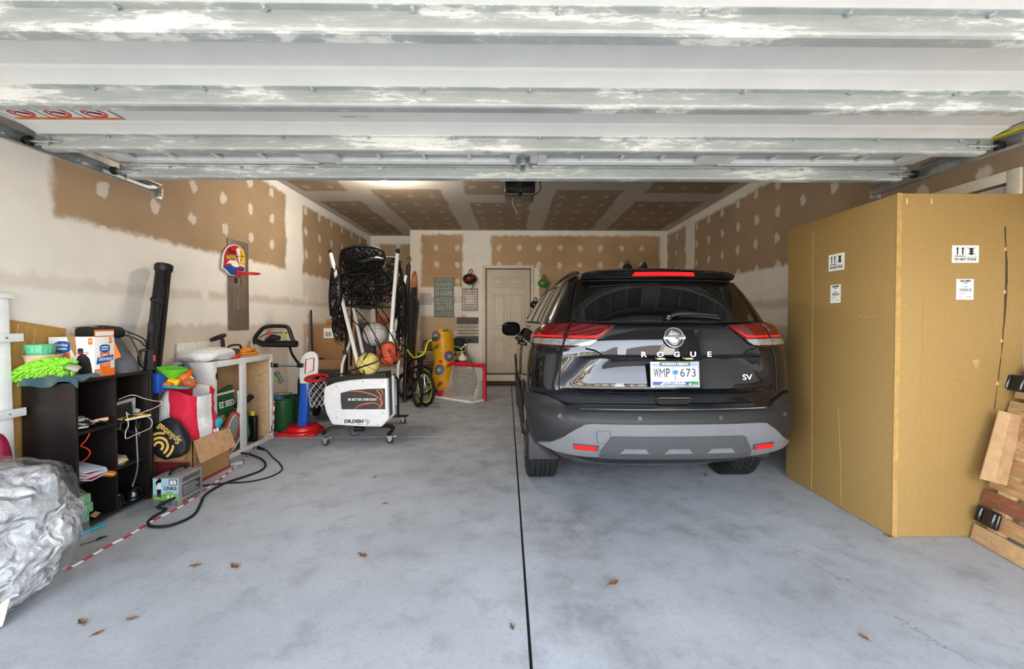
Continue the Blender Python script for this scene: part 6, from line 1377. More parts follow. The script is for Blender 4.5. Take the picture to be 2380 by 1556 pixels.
# ---- toy basketball hoop
t = thing('toy_hoop', 'small toy basketball hoop with blue post and red base', 'toy hoop', PZ(700, 1000))
bx = V((-2.395, 4.78, 0)); Yh = bx.y
M_RED = mat('toy_red', (206, 24, 30), .35, var=.03); M_BLUE = mat('toy_blue', (30, 84, 176), .35, var=.03)
def h5(zx, zy, y): return PY(*Z5(zx, zy), y)
cb = V((bx.x - .0, Yh, 0))
g = MB().at(Matrix.Translation(cb)); g.lathe([(.0, 0), (.215, 0), (.22, .02), (.215, .035), (.17, .045), (.165, .075), (.155, .088), (.0, .09)], 40); g.build('base', M_RED, t, w=True)
for sg, a in ((-1, .22), (1, .22)): MB().at(Matrix.Translation(cb)).box((sg * .1, -.2, .0), (sg * .22, -.02, .03)).build('base_lug', M_RED, t, bev=.012, w=True)
b0, b1 = h5(480, 1180, Yh), h5(508, 610, Yh + .0)
hw = .046
MB().add([tuple(p) for p in ((b0 + V((-hw - .004, -.05, 0))), (b0 + V((hw, -.05, 0))), (b0 + V((hw, .05, 0))), (b0 + V((-hw - .004, .05, 0))), (b1 + V((-hw, -.045, 0))), (b1 + V((hw, -.045, 0))), (b1 + V((hw, .045, 0))), (b1 + V((-hw, .045, 0))))], [(0, 1, 5, 4), (1, 2, 6, 5), (2, 3, 7, 6), (3, 0, 4, 7), (4, 5, 6, 7), (3, 2, 1, 0)]).build('post', M_BLUE, t, bev=.008, w=True)
MB().cbox(b1 + V((0, 0, .02)), (.095, .1, .05)).build('post_collar', WHITEP, t, bev=.008, w=True)
bo = [(415, 560), (428, 350), (450, 280), (500, 225), (560, 207), (610, 215), (650, 255), (662, 330), (655, 490), (630, 535), (480, 583), (430, 580)]
yb_ = Yh + .01
MB().prism([(h5(a, b, yb_).x, h5(a, b, yb_).z) for a, b in bo], .0, FZ(yb_), -.035).build('backboard', WHITEP, t, bev=.008, seg=3, w=True)
sq = [(495, 495), (508, 310), (612, 290), (605, 455)]
MB().tube([h5(a, b, yb_ - .002) for a, b in sq], .008, 4, closed=True).build('target_square', M((176, 66, 50), .5), t, w=True)
rc = h5(645, 550, Yh - .1); rr_ = .115
MB().tube([rc + V((rr_ * math.cos(a), rr_ * math.sin(a), .0 + .02 * math.sin(a * 1))) for a in [2 * PI * k / 32 for k in range(32)]], .015, 8, closed=True).build('rim', M_RED, t, w=True)
MB().tube([h5(545, 540, Yh - .01), h5(580, 545, Yh - .06)], .03, 8, flat=.7).build('rim_bracket', M_RED, t, w=True)
g = MB(); netting(g, lambda u, v: rc + V(((rr_ - .05 * v) * math.cos(2 * PI * u), (rr_ - .05 * v) * math.sin(2 * PI * u), -.005 - .32 * v)), 16, 7, .0022); g.build('net', M((226, 226, 224), .7), t, w=True, kind='stuff')
# ---- lawn mower behind the cabinet
t = thing('lawn_mower', 'black push lawn mower with folded handle behind the white cabinet', 'mower', (-2.6, 5.0, 0))
YMo = 4.72
def pm(a, b, y=YMo): return PY(a, b, y)
MB().tube(spline([pm(594, 800), pm(592, 788), pm(603, 772), pm(620, 760), pm(660, 759), pm(671, 765), pm(680, 790), pm(690, 805)], 5), .022, 10).build('handle_bar', BLACKP, t, w=True)
MB().tube([pm(593, 792), pm(610, 800), pm(650, 800), pm(690, 800)], [.028, .035, .04, .04], 8).build('crossbar', BLACKP, t, w=True)
MB().tube([pm(618, 792, 4.66), pm(635, 785, 4.66), pm(650, 786, 4.66)], [.02, .04, .025], 8).build('switch_box', BLACKP, t, w=True)
MB().tube(spline([pm(601, 786), pm(625, 775), pm(670, 774)], 4), .005, 6).build('bail_wire', BLACKP, t, w=True)
MB().tube(spline([pm(653, 768), pm(660, 775), pm(668, 792)], 4), .010, 6).build('green_lever', M((150, 206, 50), .4), t, w=True)
MB().tube(spline([pm(672, 800), pm(678, 822), pm(690, 840), pm(700, 852)], 4), .014, 8).build('handle_tube', BLACKM, t, w=True)
MB().tube([pm(645, 850), pm(700, 850)], .016, 10).build('silver_bar', STEEL, t, w=True)
for a in (640, 697): MB().tube([pm(a - 5, 850), pm(a + 6, 850)], .024, 10).build('bar_clamp', BLACKP, t, w=True)
MB().tube([pm(642, 865), pm(655, 890)], .028, 8).build('side_strut', M((110, 116, 120), .4), t, w=True); MB().tube([pm(638, 876, 4.66), pm(646, 886, 4.66)], .014, 8).build('green_lever', M((110, 200, 50), .4), t, w=True)
g = blob((-2.42, 5.42, .42), (.32, .2, .22), .5, .5, .015, 6, 41); g.build('grass_catcher', mat('catcher_black', (24, 24, 26), .5, bump=.3), t, w=True)
MB().box((-2.66, 5.55, .12), (-2.2, 5.95, .3)).build('deck', mat('deck_black', (18, 18, 20), .4), t, bev=.03, w=True)
for x in (-2.62, -2.2):
    for y in (5.58, 5.93): MB().at(Matrix.Translation((x, y, .105))).lathe([(.0, -.025), (.08, -.025), (.1, -.018), (.104, 0), (.1, .018), (.08, .025), (.0, .025)], 28, 'x').build('wheel', RUBBER, t, w=True)
for k in range(2):
    MB().tube([pm(622 + 5 * k, 768, 4.66), pm(625 + 4 * k, 780, 4.66)], .006, 6).build('red_tag', M((206, 40, 50), .5), t, w=True)
# ---- green bin with wire basket
t = thing('green_bucket', 'dark green bucket beside the white cabinet, holding a wire basket', 'bucket', (-2.70, 4.90, 0))
MB().lathe([(.0, 0), (.10, 0), (.105, .01), (.125, .36), (.135, .37), (.13, .375), (.12, .36), (.10, .02), (.0, .012)], 36).build('body', mat('green_plastic', (34, 84, 48), .45), t)
t = thing('wire_basket', 'thin wire basket with blue film standing in the green bucket', 'basket', (-2.70, 4.90, .3))
g = MB()
for z, r_ in ((.0, .085), (.06, .095), (.12, .105)): g.tube([(r_ * math.cos(a), r_ * math.sin(a), z) for a in [2 * PI * k / 28 for k in range(28)]], .003, 4, closed=True)
for k in range(20): a = 2 * PI * k / 20; g.tube([(.085 * math.cos(a), .085 * math.sin(a), 0), (.105 * math.cos(a), .105 * math.sin(a), .12)], .002, 4)
g.build('wires', BLACKM, t); g = blob((-.03, -.04, .05), (.06, .05, .05), .8, .8, .02, 20, 9, 24, 14, ridge=True); g.build('blue_film', M((70, 140, 190), .3), t)
t = thing('green_bucket', 'second green bucket stacked behind the wire basket bucket', 'bucket', (-2.74, 5.18, 0)); MB().lathe([(.0, 0), (.09, 0), (.095, .01), (.112, .34), (.12, .35), (.108, .34), (.09, .02), (.0, .012)], 32).build('body', mat('green_plastic_b', (30, 74, 44), .45), t)
# ---- cartons by the left wall
M_KR = mat('brown_carton', (158, 118, 82), .8, var=.05, scale=30)
def carton(lab, a, b, tape=True, label=None):
    t = thing('carton', lab, 'carton', a); MB().box(a, b).build('box', M_KR, t, bev=.004, w=True)
    if label: F = NEG_Y((a[0], a[1], a[2])); poly(t, F, rect(*label), WHITEINK, 'label', .001); [poly(t, F, rect(label[0] + .02 + k * .012, label[1] + .02, label[0] + .026 + k * .012, label[3] - .05), INK, 'barcode_bar', .0015) for k in range(8)]
    return t
carton('lower brown carton standing by the left wall behind the machine', (-2.93, 6.1, 0), (-2.30, 6.75, .70))
t = carton('upper brown carton with a white label by the left wall', (-2.92, 6.12, .702), (-2.32, 6.7, 1.205), True, (.16, .32, .36, .46))
poly(t, NEG_Y((-2.92, 6.12, .702)), disc(.12, .02, .05, .012), INK, 'hand_hole', .001)
carton('small brown carton with raised flaps on top of the labelled carton', (-2.80, 6.3, 1.207), (-2.35, 6.6, 1.30))
t = thing('broom_handle', 'dark broom handle leaning by the left wall', 'broom', (-2.9, 6.0, 0)); MB().tube([(-2.86, 6.0, .05), (-2.90, 6.03, 1.4), (-2.90, 6.03, 1.43)], [.016, .016, .01], 10).build('stick', M((40, 34, 32), .5), t, w=True); MB().box((-2.92, 5.9, .0), (-2.80, 6.1, .07)).build('head', M((60, 40, 30), .8), t, bev=.01, w=True)
# ---- long board with an orange edge, hockey sticks and bags in the recess
t = thing('long_board', 'tall dark board with an orange edge leaning behind the black nets', 'board', (-1.6, 7.1, 0))
o = [V((-1.755 + .06 * math.sin(a), 7.25, 1.07)) + V((.09 * math.cos(a), 0, 1.06 * math.sin(a))) for a in [2 * PI * k / 40 for k in range(40)]]
MB().prism([(v.x, v.z) for v in o], .0, FZ(7.25), -.015).build('deck', mat('board_dark', (34, 28, 26), .5), t, w=True)
MB().tube(o, .011, 6, closed=True).build('edge', M((190, 110, 50), .5), t, w=True)
MB().prism([(-1.755, 1.85), (-1.67, 1.85), (-1.665, 2.0), (-1.70, 2.10), (-1.735, 2.0)], .001, FZ(7.249), -.001).build('tip_print', M((176, 120, 60), .5), t, w=True)
for k, (pts, r_, m, nm) in enumerate(((((951, 612, 6.6), (948, 640, 6.6), (946, 750, 6.55), (940, 905, 6.5)), .034, BLACKP, 'black tall hockey stick bag standing beside the long board'), (((938, 655, 6.3), (944, 640, 6.3), (936, 700, 6.3), (920, 900, 6.2)), .02, M_POLE, 'white pole standing left of the black stick bag'))):
    q = [PY(*a) for a in (pts if k == 0 else (pts[1], pts[2], pts[3]))]; q[-1].z = .02
    t = thing('stick_bag' if k == 0 else 'net_pole', nm, 'bag' if k == 0 else 'pole', q[-1]); MB().tube(spline(q, 5), [r_ * (.35 if i < 2 else 1) if k == 0 else r_ for i in range(5 * (len(q) - 1) + 1)], 10).build('body', m, t, w=True)
    if k == 0:
        MB().tube(spline([PY(946, 603, 6.6), PY(951, 598, 6.6), PY(955, 602, 6.6), PY(951, 612, 6.6)], 4), .006, 6).build('hook', BLACKM, t, w=True)
        MB().tube(spline([PY(955, 690, 6.5), PY(968, 695, 6.45), PY(971, 715, 6.45), PY(966, 760, 6.45), PY(962, 780, 6.45)], 5), .022, 8).build('strap', BLACKP, t, w=True)
g = MB(); tangle(g, (-1.52, 6.05, 1.05), (.13, .16, .72), 420, 14, .0055, .24); g.tube([(-1.52, 6.05, .0), (-1.52, 6.05, 1.7)], .015, 8)
t = thing('dark_netting', 'bundle of dark netting hanging to the right of the machine', 'net', (-1.52, 6.05, .0)); g.build('net', mat('dark_net', (18, 18, 19), .8), t, kind='stuff', smooth=False)
# ---- bicycles
def bike(lab, W1, W2, hub_r, tyre_m, rim_m, bar_m, frame_m, bar_pts, stem, grp):
    t = thing('bicycle', lab, 'bicycle', (W1[0], W1[1], 0), group=grp)
    w1, w2 = V(W1[0:3]), V(W2[0:3])
    for c, n_ in ((w1, W1[3]), (w2, W2[3])):
        ax = V((math.cos(R(n_)), math.sin(R(n_)), .0)); F = Matrix.Translation(c) @ ax.to_track_quat('X', 'Z').to_matrix().to_4x4()
        r_ = hub_r; a_ = [2 * PI * k / 36 for k in range(36)]
        ty = MB().at(F).tube([(0, (r_ - .024) * math.cos(a), (r_ - .024) * math.sin(a)) for a in a_], .024, 10, closed=True).build('tyre', tyre_m, t, w=True)
        MB().at(F).tube([(0, (r_ - .055) * math.cos(a), (r_ - .055) * math.sin(a)) for a in a_], .014, 6, closed=True).build('rim', rim_m, ty, w=True)
        g = MB().at(F); [g.tube([(.02 * (-1) ** k, 0, 0), (0, (r_ - .06) * math.cos(2 * PI * k / 20), (r_ - .06) * math.sin(2 * PI * k / 20))], .0015, 3) for k in range(20)]; g.cyl((-.05, 0, 0), (.05, 0, 0), .016, n=10); g.build('spokes', STEEL, ty, w=True, kind='stuff')
    s = V(stem); mid = (w1 + w2) / 2; seat = mid * .45 + w2 * .55 + V((0, 0, .38)); bb = mid + V((0, 0, -.02))
    for a, b, r_ in ((s, bb, .02), (s + V((0, 0, .04)), seat - V((0, 0, .1)), .018), (seat, bb, .016), (bb, w2, .011), (seat - V((0, 0, .1)), w2, .01), (s + V((0, 0, .1)), w1 * .3 + s * .7, .018)):
        MB().tube([a, b], r_, 8).build('frame_tube', frame_m, t, w=True)
    for sg in (-1, 1):
        ax = V((math.cos(R(W1[3])), math.sin(R(W1[3])), 0)) * .045 * sg; MB().tube([s * .8 + w1 * .2 + ax, w1 + ax], .012, 8).build('fork_blade', frame_m, t, w=True)
    MB().tube(spline([V(p) for p in bar_pts], 5), .013, 10).build('handlebar', bar_m, t, w=True)
    for p, q in ((bar_pts[0], bar_pts[1]), (bar_pts[-1], bar_pts[-2])): MB().tube([V(p) + (V(p) - V(q)).normalized() * .09, V(p)], .017, 10).build('grip', BLACKP, t, w=True)
    g = blob(seat + V((0, 0, .03)), (.07, .12, .03), .8, .8, .0, 4, 1, 20, 10); g.build('saddle', BLACKP, t, w=True)
    return t
hy = M((206, 220, 50), .4)
wc = PY(988, 906, 6.22); hb = [PY(1004, 791, 6.35), PY(994, 797, 6.33), PY(985, 822, 6.28), PY(965, 832, 6.26), PY(955, 825, 6.2), PY(945, 812, 6.15)]
wc.z = .265
bike('bicycle with lime yellow handlebar and black tyres beside the machine', (wc.x, wc.y, .265, 42), (wc.x - .25, wc.y + .85, .265, 75), .265, RUBBER, hy, hy, mat('bike_black', (20, 20, 22), .3), hb, tuple(PY(972, 835, 6.3)), 'bicycles by the machine')
wd_ = PZ(972, 950); hb2 = [PY(938, 830, 5.9), PY(950, 838, 5.95), PY(963, 836, 6.0), PY(975, 834, 6.05)]
bike('small black and red bicycle leaning behind the lime handlebar one', (wd_.x - .03, wd_.y + .1, .22, 30), (wd_.x - .35, wd_.y + .7, .22, 60), .22, RUBBER, M((60, 60, 62), .4), BLACKM, M((46, 20, 24), .4), hb2, tuple(PY(958, 850, 6.05)), 'bicycles by the machine')
# ---- wire cart with odds and ends
t = thing('wire_cart', 'black wire cart with a lime top rim against the back wall', 'cart', (-1.3, 7.5, 0))
cx0, cx1, cy0, cy1, ch = -1.66, -.88, 7.35, 7.8, .72
g = MB()
for k in range(27): x = cx0 + (cx1 - cx0) * k / 26; g.tube([(x, cy0, .1), (x, cy0, ch)], .003, 4)
for k in range(12): z = .1 + (ch - .1) * k / 11; g.tube([(cx0, cy0, z), (cx1, cy0, z), (cx1, cy1, z), (cx0, cy1, z)], .003, 4, closed=True)
for k in range(1, 14): y = cy0 + (cy1 - cy0) * k / 14; g.tube([(cx1, y, .1), (cx1, y, ch)], .003, 4)
g.build('wire_panel', BLACKM, t, w=True, kind='stuff')
MB().tube([(cx0, cy0, ch), (cx1, cy0, ch), (cx1, cy1, ch), (cx0, cy1, ch)], .012, 8, closed=True).build('top_rim', hy, t, w=True)
MB().box((cx0, cy0, .09), (cx1, cy1, .1)).build('floor', BLACKM, t, w=True)
for x in (cx0 + .05, cx1 - .05):
    for y in (cy0 + .05, cy1 - .05): MB().at(Matrix.Translation((x, y, .045))).lathe([(.0, -.015), (.04, -.015), (.044, 0), (.04, .015), (.0, .015)], 18, 'x').build('wheel', RUBBER, t, w=True); MB().tube([(x, y, .045), (x, y, .095)], .008, 6).build('wheel_post', BLACKM, t, w=True)
for lab, c, r_, col in (('orange basketball inside the wire cart', (-1.32, 7.5, .235), .12, (196, 78, 40)), ('dark red ball on top of the heap in the wire cart', (-1.12, 7.52, .70), .10, (150, 36, 36))):
    t = thing('ball', lab, 'ball', c, group='balls in the wire cart'); MB().sphere((0, 0, 0), r_, 28, 16).build('skin', M(col, .6, bump=.2), t); [MB().tube([V((r_ * math.cos(a), r_ * math.sin(a) * q, r_ * math.sin(a) * (1 - q))) * 1.002 for a in [2 * PI * k / 28 for k in range(28)]], .002, 4, closed=True).build('seam', INK, t) for q in (0, 1)]
for lab, nm, c, s_, col, rot in (('small brown carton sticking out of the wire cart', 'carton', (-1.5, 7.55, .82), (.26, .2, .16), (130, 90, 58), (.2, .1, .3)), ('dark green folded cloth in the wire cart', 'cloth', (-1.3, 7.6, .76), (.3, .25, .1), (40, 84, 70), (0, .2, .1)), ('red plastic bin in the wire cart', 'bin', (-1.24, 7.45, .72), (.22, .12, .1), (176, 36, 36), (0, 0, .1)), ('black backpack on the wire cart', 'backpack', (-.98, 7.6, .84), (.2, .2, .24), (24, 24, 28), (0, .1, .2)), ('grey cooler bag inside the wire cart', 'bag', (-1.05, 7.58, .35), (.28, .3, .4), (74, 76, 86), (0, 0, .1))):
    t = thing(nm, lab, nm, c, rot); MB().cbox((0, 0, 0), s_).build('body', M(col, .7), t, bev=min(s_) * .2, seg=3)
# ---- yellow punching bag toy
t = thing('punching_bag_toy', 'yellow inflatable punching bag with round targets standing behind the goal', 'toy', (-1.2, 6.95, 0))
def pb(v):
    x0 = PY(1032, 0, 6.95).x
    px = interp([(0, 1035), (.2, 1026), (.45, 1033), (.7, 1030), (1, 1026)], v); return V((PY(px, 745, 6.95).x, 6.95, .12 + 1.04 * v))
def pbr(v): return interp([(0, .10), (.06, .155), (.3, .165), (.5, .17), (.8, .185), (.93, .16), (.985, .09), (1, .01)], v)
vs_ = [k / 28 for k in range(29)]; MB().tube([pb(v) for v in vs_], [pbr(v) for v in vs_], 28).build('body', mat('yellow_vinyl', (212, 158, 26), .35, var=.04), t, w=True, angle=60)
MB().tube([pb(0) + V((0, 0, -.115)), pb(0) + V((0, 0, -.05)), pb(0) + V((0, 0, .01))], [.15, .165, .12], 24).build('weighted_base', M((170, 36, 40), .4), t, w=True)
def onbag(v, ang): 
    a = R(ang); n = V((math.sin(a), -math.cos(a), 0)); p = pb(v) + n * (pbr(v) + .002); return frame(p, V((math.cos(a), math.sin(a), 0)), (0, 0, 1))
def capdisc(v, ang, r_, m, nm, lift, k=20):
    c0 = pb(v)
    g = MB(); pts = []
    for ring in (0, .5, 1):
        for i in range(k):
            b = 2 * PI * i / k; vv = v + ring * r_ * math.sin(b) / 1.04; da = ring * r_ * math.cos(b) / pbr(v); a = R(ang) + da
            pts.append(pb(vv) + V((math.sin(a), -math.cos(a), 0)) * (pbr(vv) + lift))
    fs = [(j * k + i, j * k + (i + 1) % k, (j + 1) * k + (i + 1) % k, (j + 1) * k + i) for j in range(2) for i in range(k)]
    g.add(pts, fs); g.build(nm, m, t, w=True)
TR, TB_, TT, TY = M((176, 30, 56), .4), M((36, 110, 176), .4), M((70, 150, 160), .4), M((226, 190, 50), .4)
for v, a in ((.87, -28), (.55, 38), (.34, -14)):
    for r_, m, l in ((.088, TR, .003), (.066, TB_, .005), (.042, TT, .007), (.02, TY, .009)): capdisc(v, a, r_, m, 'target_print', l)
for v, a, m in ((.70, -30, M((60, 110, 60), .5)), (.94, 25, M((60, 110, 60), .5)), (.12, -10, M((150, 50, 40), .5)), (.42, 42, TR)):
    f = onbag(v, a); poly(t, f, [((.075 if k % 2 else .03) * math.cos(2 * PI * k / 16 + .4), (.05 if k % 2 else .018) * math.sin(2 * PI * k / 16 + .4) + .4 * (.075 if k % 2 else .03) * math.cos(2 * PI * k / 16 + .4)) for k in range(16)], m, 'burst_print', .004, z0=-.03)
capdisc(.47, -12, .028, M((200, 50, 30), .4), 'dot_print', .003)
# ---- street hockey goal
t = thing('hockey_goal', 'small red framed street hockey goal with white net on the floor', 'goal', PZ(1100, 935))
rp, c2, lb = PZ(1126, 933), PZ(1096, 939), PZ(1013, 926)
lp = V((rp.x - .62, rp.y + .36, 0)); hg = .56
M_GR = mat('goal_red', (196, 22, 44), .4)
for p in (rp, lp): MB().tube([p + V((0, 0, 0)), p + V((0, 0, hg))], .032, 12).build('post', M_GR, t, w=True)
MB().tube([rp + V((.0, 0, hg)), lp + V((0, 0, hg))], .032, 12).build('crossbar', M_GR, t, w=True)
MB().tube([rp + V((0, 0, .018)), c2 + V((0, 0, .018)), lb + V((0, 0, .018)), lp + V((0, 0, .018))], .018, 8).build('base_bar', M((226, 228, 232), .4), t, w=True)
def gn(u, v):
    top = (lp + (rp - lp) * u) + V((0, 0, hg)); bot = lb + (c2 - lb) * u + V((0, 0, .03)); s = v
    p = top * (1 - s) + bot * s; p.z = .03 + (hg - .03) * (1 - s) ** 1.5; return p
g = MB(); netting(g, gn, 34, 26, .0034, diag=False); netting(g, lambda u, v: (rp * (1 - u) + (c2 * .85 + rp * .15) * u) + V((0, 0, .03 + (hg - .05) * v * (1 - u) ** .7)), 8, 20, .0034, diag=False); netting(g, lambda u, v: (lp * (1 - u) + (lb * .9 + lp * .1) * u) + V((0, 0, .03 + (hg - .05) * v * (1 - u) ** .7)), 10, 20, .0034, diag=False)
g.build('net', M((214, 212, 206), .7), t, w=True, kind='stuff', smooth=False)
# ---- water jug, scooter
t = thing('water_jug', 'red drinking jug with a white lid behind the goal', 'jug', (PY(1073, 0, 7.2).x, 7.2, 0.431)); MB().lathe([(.0, 0), (.06, 0), (.068, .02), (.07, .16), (.0, .16)], 28).build('body', M((196, 30, 40), .4), t); MB().lathe([(.072, .16), (.074, .2), (.06, .235), (.03, .245), (.02, .28), (.0, .28)], 28).build('lid', M((230, 228, 222), .4), t)
t = thing('storage_box', 'low dark storage box under the drinking jug', 'box', (PY(1073, 0, 7.2).x, 7.2, 0)); MB().box((-.16, -.15, 0), (.2, .2, .43)).build('box', M((40, 44, 52), .5), t, bev=.01)
t = thing('kick_scooter', 'silver kick scooter folded against the back wall', 'scooter', (-.75, 7.5, 0))
a, b = PY(1078, 803, 7.5), PY(1097, 846, 7.42); c = V((b.x + .1, b.y, .1))
MB().tube([a, b], .016, 10).build('stem', STEEL, t, w=True); MB().tube([b, b + (b - a) * .2], .022, 10).build('stem_clamp', BLACKP, t, w=True); MB().tube([b + (b - a) * .2, c], .02, 10).build('lower_stem', STEEL, t, w=True)
MB().tube([PY(1070, 812, 7.5), PY(1080, 803, 7.5), PY(1086, 797, 7.5)], .012, 8).build('handlebar', STEEL, t, w=True); MB().tube([PY(1083, 799, 7.5), PY(1096, 788, 7.5)], .018, 10).build('grip', BLACKP, t, w=True); MB().tube(spline([PY(1048, 808, 7.5), PY(1060, 806, 7.5), PY(1072, 812, 7.5), PY(1075, 822, 7.5)], 4), .014, 8).build('green_bar', M((120, 190, 50), .4), t, w=True)
MB().at(Matrix.Translation((c.x, c.y, .06))).lathe([(.0, -.012), (.05, -.012), (.06, -.006), (.06, .006), (.05, .012), (.0, .012)], 22, 'x').build('wheel', RUBBER, t, w=True); MB().box((c.x - .05, c.y, .07), (c.x + .05, c.y + .35, .09)).build('deck', STEEL, t, bev=.005, w=True)
# ---- signs and helmets on the back wall
YW = YB - .002
def wall_sign(name, lab, px0, py0, px1, py1, m, th=.015, border=None):
    a, b = PY(px0, py1, YW), PY(px1, py0, YW); t = thing(name, lab, 'sign', (a.x, YW, a.z)); MB().box((a.x, YW - th, a.z), (b.x, YW, b.z)).build('board', m, t, bev=.001, w=True)
    return t, frame(((a.x + b.x) / 2, YW - th, (a.z + b.z) / 2), (1, 0, 0), (0, 0, 1)), b.x - a.x, b.z - a.z
t, F, w_, h_ = wall_sign('wall_sign', 'tall teal canvas sign of cream family rules lettering on the back wall', 1009, 646, 1055, 738, mat('teal_canvas', (120, 138, 136), .7, scale=30, var=.08))
LT = M((206, 202, 180), .6); yy = h_ / 2 - .045
for s_, sz in (('FAMILY RULES', .055), ('KEEP YOUR PROMISES', .03), ('& DREAM BIG', .07), ('BE HAPPY', .055), ('DO YOUR BEST', .04), ('SHARE', .085), ('SAY I LOVE YOU', .035), ('HUG & PLAY', .06), ('BE FAIR', .055), ('LAUGH OFTEN', .045), ('HAVE FUN', .07), ('TRY NEW THINGS', .03), ('SAY I LOVE YOU', .04)):
    text(s_, sz, LT, t, F @ Matrix.Translation((0, yy, .0004)), bold=.0006, width=w_ * .86, w=True); yy -= sz * .72 + .019
t, F, w_, h_ = wall_sign('wall_sign', 'small brown framed striped sign reading mini man cave', 1075, 671, 1110, 722, M((236, 230, 224), .6))
MB().at(F).tube([(-w_ / 2, -h_ / 2, .002), (w_ / 2, -h_ / 2, .002), (w_ / 2, h_ / 2, .002), (-w_ / 2, h_ / 2, .002)], .01, 4, closed=True).build('frame', M((92, 60, 36), .5), t, w=True)
for k in range(13):
    y = -h_ / 2 + h_ * (k + .7) / 13.4
    if abs(y) < .085:
        for q in (-1, 1): poly(t, F, rect(q * .1 - .03 if q < 0 else .07, y - .006, -.07 if q < 0 else .13, y + .006), M((48, 42, 52), .6), 'stripe', .001)
    else: poly(t, F, rect(-.13, y - .006, .13, y + .006), M((48, 42, 52), .6), 'stripe', .001)
for s_, y, sz, c in (('MINI', .055, .055, (176, 100, 70)), ('MAN', .0, .07, (170, 70, 50)), ('CAVE', -.058, .055, (150, 120, 110))): text(s_, sz, M(c, .6), t, F @ Matrix.Translation((0, y, .0016)), bold=.001, width=.12, w=True)
t, F, w_, h_ = wall_sign('wall_sign', 'grey sign with four cream motto stripes beside the door', 1062, 738, 1112, 798, mat('grey_board', (96, 90, 90), .7, var=.08))
for k, s_ in enumerate(('FIND YOUR VOICE', 'MAKE A DIFFERENCE', 'BELIEVE IN YOURSELF', 'CHANGE THE WORLD')):
    y = h_ * .185 - k * h_ * .122; poly(t, F, rect(-w_ / 2, y - h_ * .046, w_ / 2, y + h_ * .046), M((206, 196, 180), .6), 'motto_stripe', .001); text(s_, .026, INK, t, F @ Matrix.Translation((0, y, .0016)), bold=.0005, width=w_ * .72, w=True)
t, F, w_, h_ = wall_sign('paper_note', 'faint lilac paper note with handwriting on the back wall', 975, 682, 1003, 709, M((204, 194, 196), .7), .002)
for k, (x, y) in enumerate(((-.08, .06), (.02, .07), (.04, .0), (-.08, -.02), (.03, -.06))): MB().at(F).tube([(x, y, .001), (x + .02, y - .03, .001), (x + .005, y - .05, .001)], .003, 4).build('pen_stroke', M((130, 124, 160), .6), t, w=True)
def helmet(lab, px, py, r_, col, accent, y=8.05, strap=True):
    c = PY(px, py, y); t = thing('bike_helmet', lab, 'helmet', c, group='helmets hanging on the back wall')
    g = blob((0, 0, 0), (r_, .09, r_ * .78), .95, .95, .0, 4, 1, 28, 16); g.build('shell', M(col, .3, coat=.4), t)
    if accent:
        for k in range(4): MB().tube(spline([(-r_ * .7 + k * .03, -.075, -.045 + k * .016), (0 + k * .02, -.094, -.02 + k * .02), (r_ * .72, -.07, .02 + k * .018)], 4), .011, 6).build('accent_stripe', M(accent, .3), t)
    MB().tube(spline([(-.03, .0, r_ * .7), (.0, .05, r_ * 1.35), (.03, .05, r_ * 1.4), (.045, .03, r_ * 1.1), (.02, .0, r_ * .7)], 4), .008, 6).build('strap', BLACKP, t)
    if strap: MB().tube(spline([(.05, -.02, -r_ * .7), (.07, -.02, -r_ * 1.0), (.05, -.02, -r_ * 1.35), (.02, -.02, -r_ * 1.5)], 4), .007, 6).build('chin_strap', BLACKP, t)
    return t
helmet('black and red bicycle helmet hanging above the mini sign', 1092, 649, .135, (30, 24, 34), (170, 30, 28))
helmet('green bicycle helmet hanging right of the door', 1263, 659, .11, (70, 140, 50), None)
helmet('black helmet hanging below the green one', 1243, 709, .10, (20, 20, 22), None, 8.06, False)
helmet('dark helmet on the back wall just above the car roof', 1458, 622, .09, (26, 26, 28), None, 8.05, False)
# ---- breaker panel with mini hoop
t = thing('breaker_panel', 'taupe electrical breaker panel set in the left wall', 'electrical panel', (XL, 4.5, 1.2))
a, b = PX(527, 553, XL), PX(529, 768, XL); y0_, y1_ = a.y, PX(575, 600, XL).y; zt_, zb_ = a.z, b.z
M_TAUPE = mat('taupe_steel', (118, 104, 94), .45, var=.03)
MB().box((XL, y0_, zb_), (XL + .012, y1_, zt_)).build('cover', M_TAUPE, t, bev=.003, w=True)
MB().box((XL + .012, y0_ + .06, zb_ + .21), (XL + .017, y1_ - .06, zt_ - .25)).build('door', mat('taupe_steel_b', (124, 110, 100), .4), t, bev=.002, w=True)
MB().box((XL + .017, y0_ + .14, zb_ + .21), (XL + .019, y0_ + .148, zt_ - .25)).build('door_crease', M((160, 146, 134), .4), t, w=True)
MB().box((XL + .017, y0_ + .08, zt_ - .46), (XL + .022, y0_ + .13, zt_ - .40)).build('latch', M((60, 46, 40), .4), t, w=True)
for yy in (y0_ + .02, y1_ - .02): MB().cyl((XL + .012, yy, zb_ + .14), (XL + .015, yy, zb_ + .14), .006, n=10).build('screw', STEEL, t, w=True)
t = thing('mini_hoop', 'colourful mini basketball backboard with a red rim hung on the breaker panel', 'toy hoop', (XL + .03, 4.35, 1.8))
def pw(a, b): return PX(500 + a * .167, 540 + b * .167, XL + .03)
bd = [(100, 495), (115, 320), (130, 260), (180, 195), (265, 168), (340, 190), (400, 260), (420, 350), (415, 540), (355, 575), (310, 612), (205, 600), (165, 545)]
bp = [(pw(*q).y, pw(*q).z) for q in bd]; FX = POS_X((XL + .03, 0, 0))
MB().prism(bp, .0, FX, -.012).build('backboard', WHITEP, t, bev=.002, w=True)
def wp(lst): return [(pw(*q).y, pw(*q).z) for q in lst]
cy_ = sum(q[0] for q in bp) / len(bp); czz = sum(q[1] for q in bp) / len(bp)
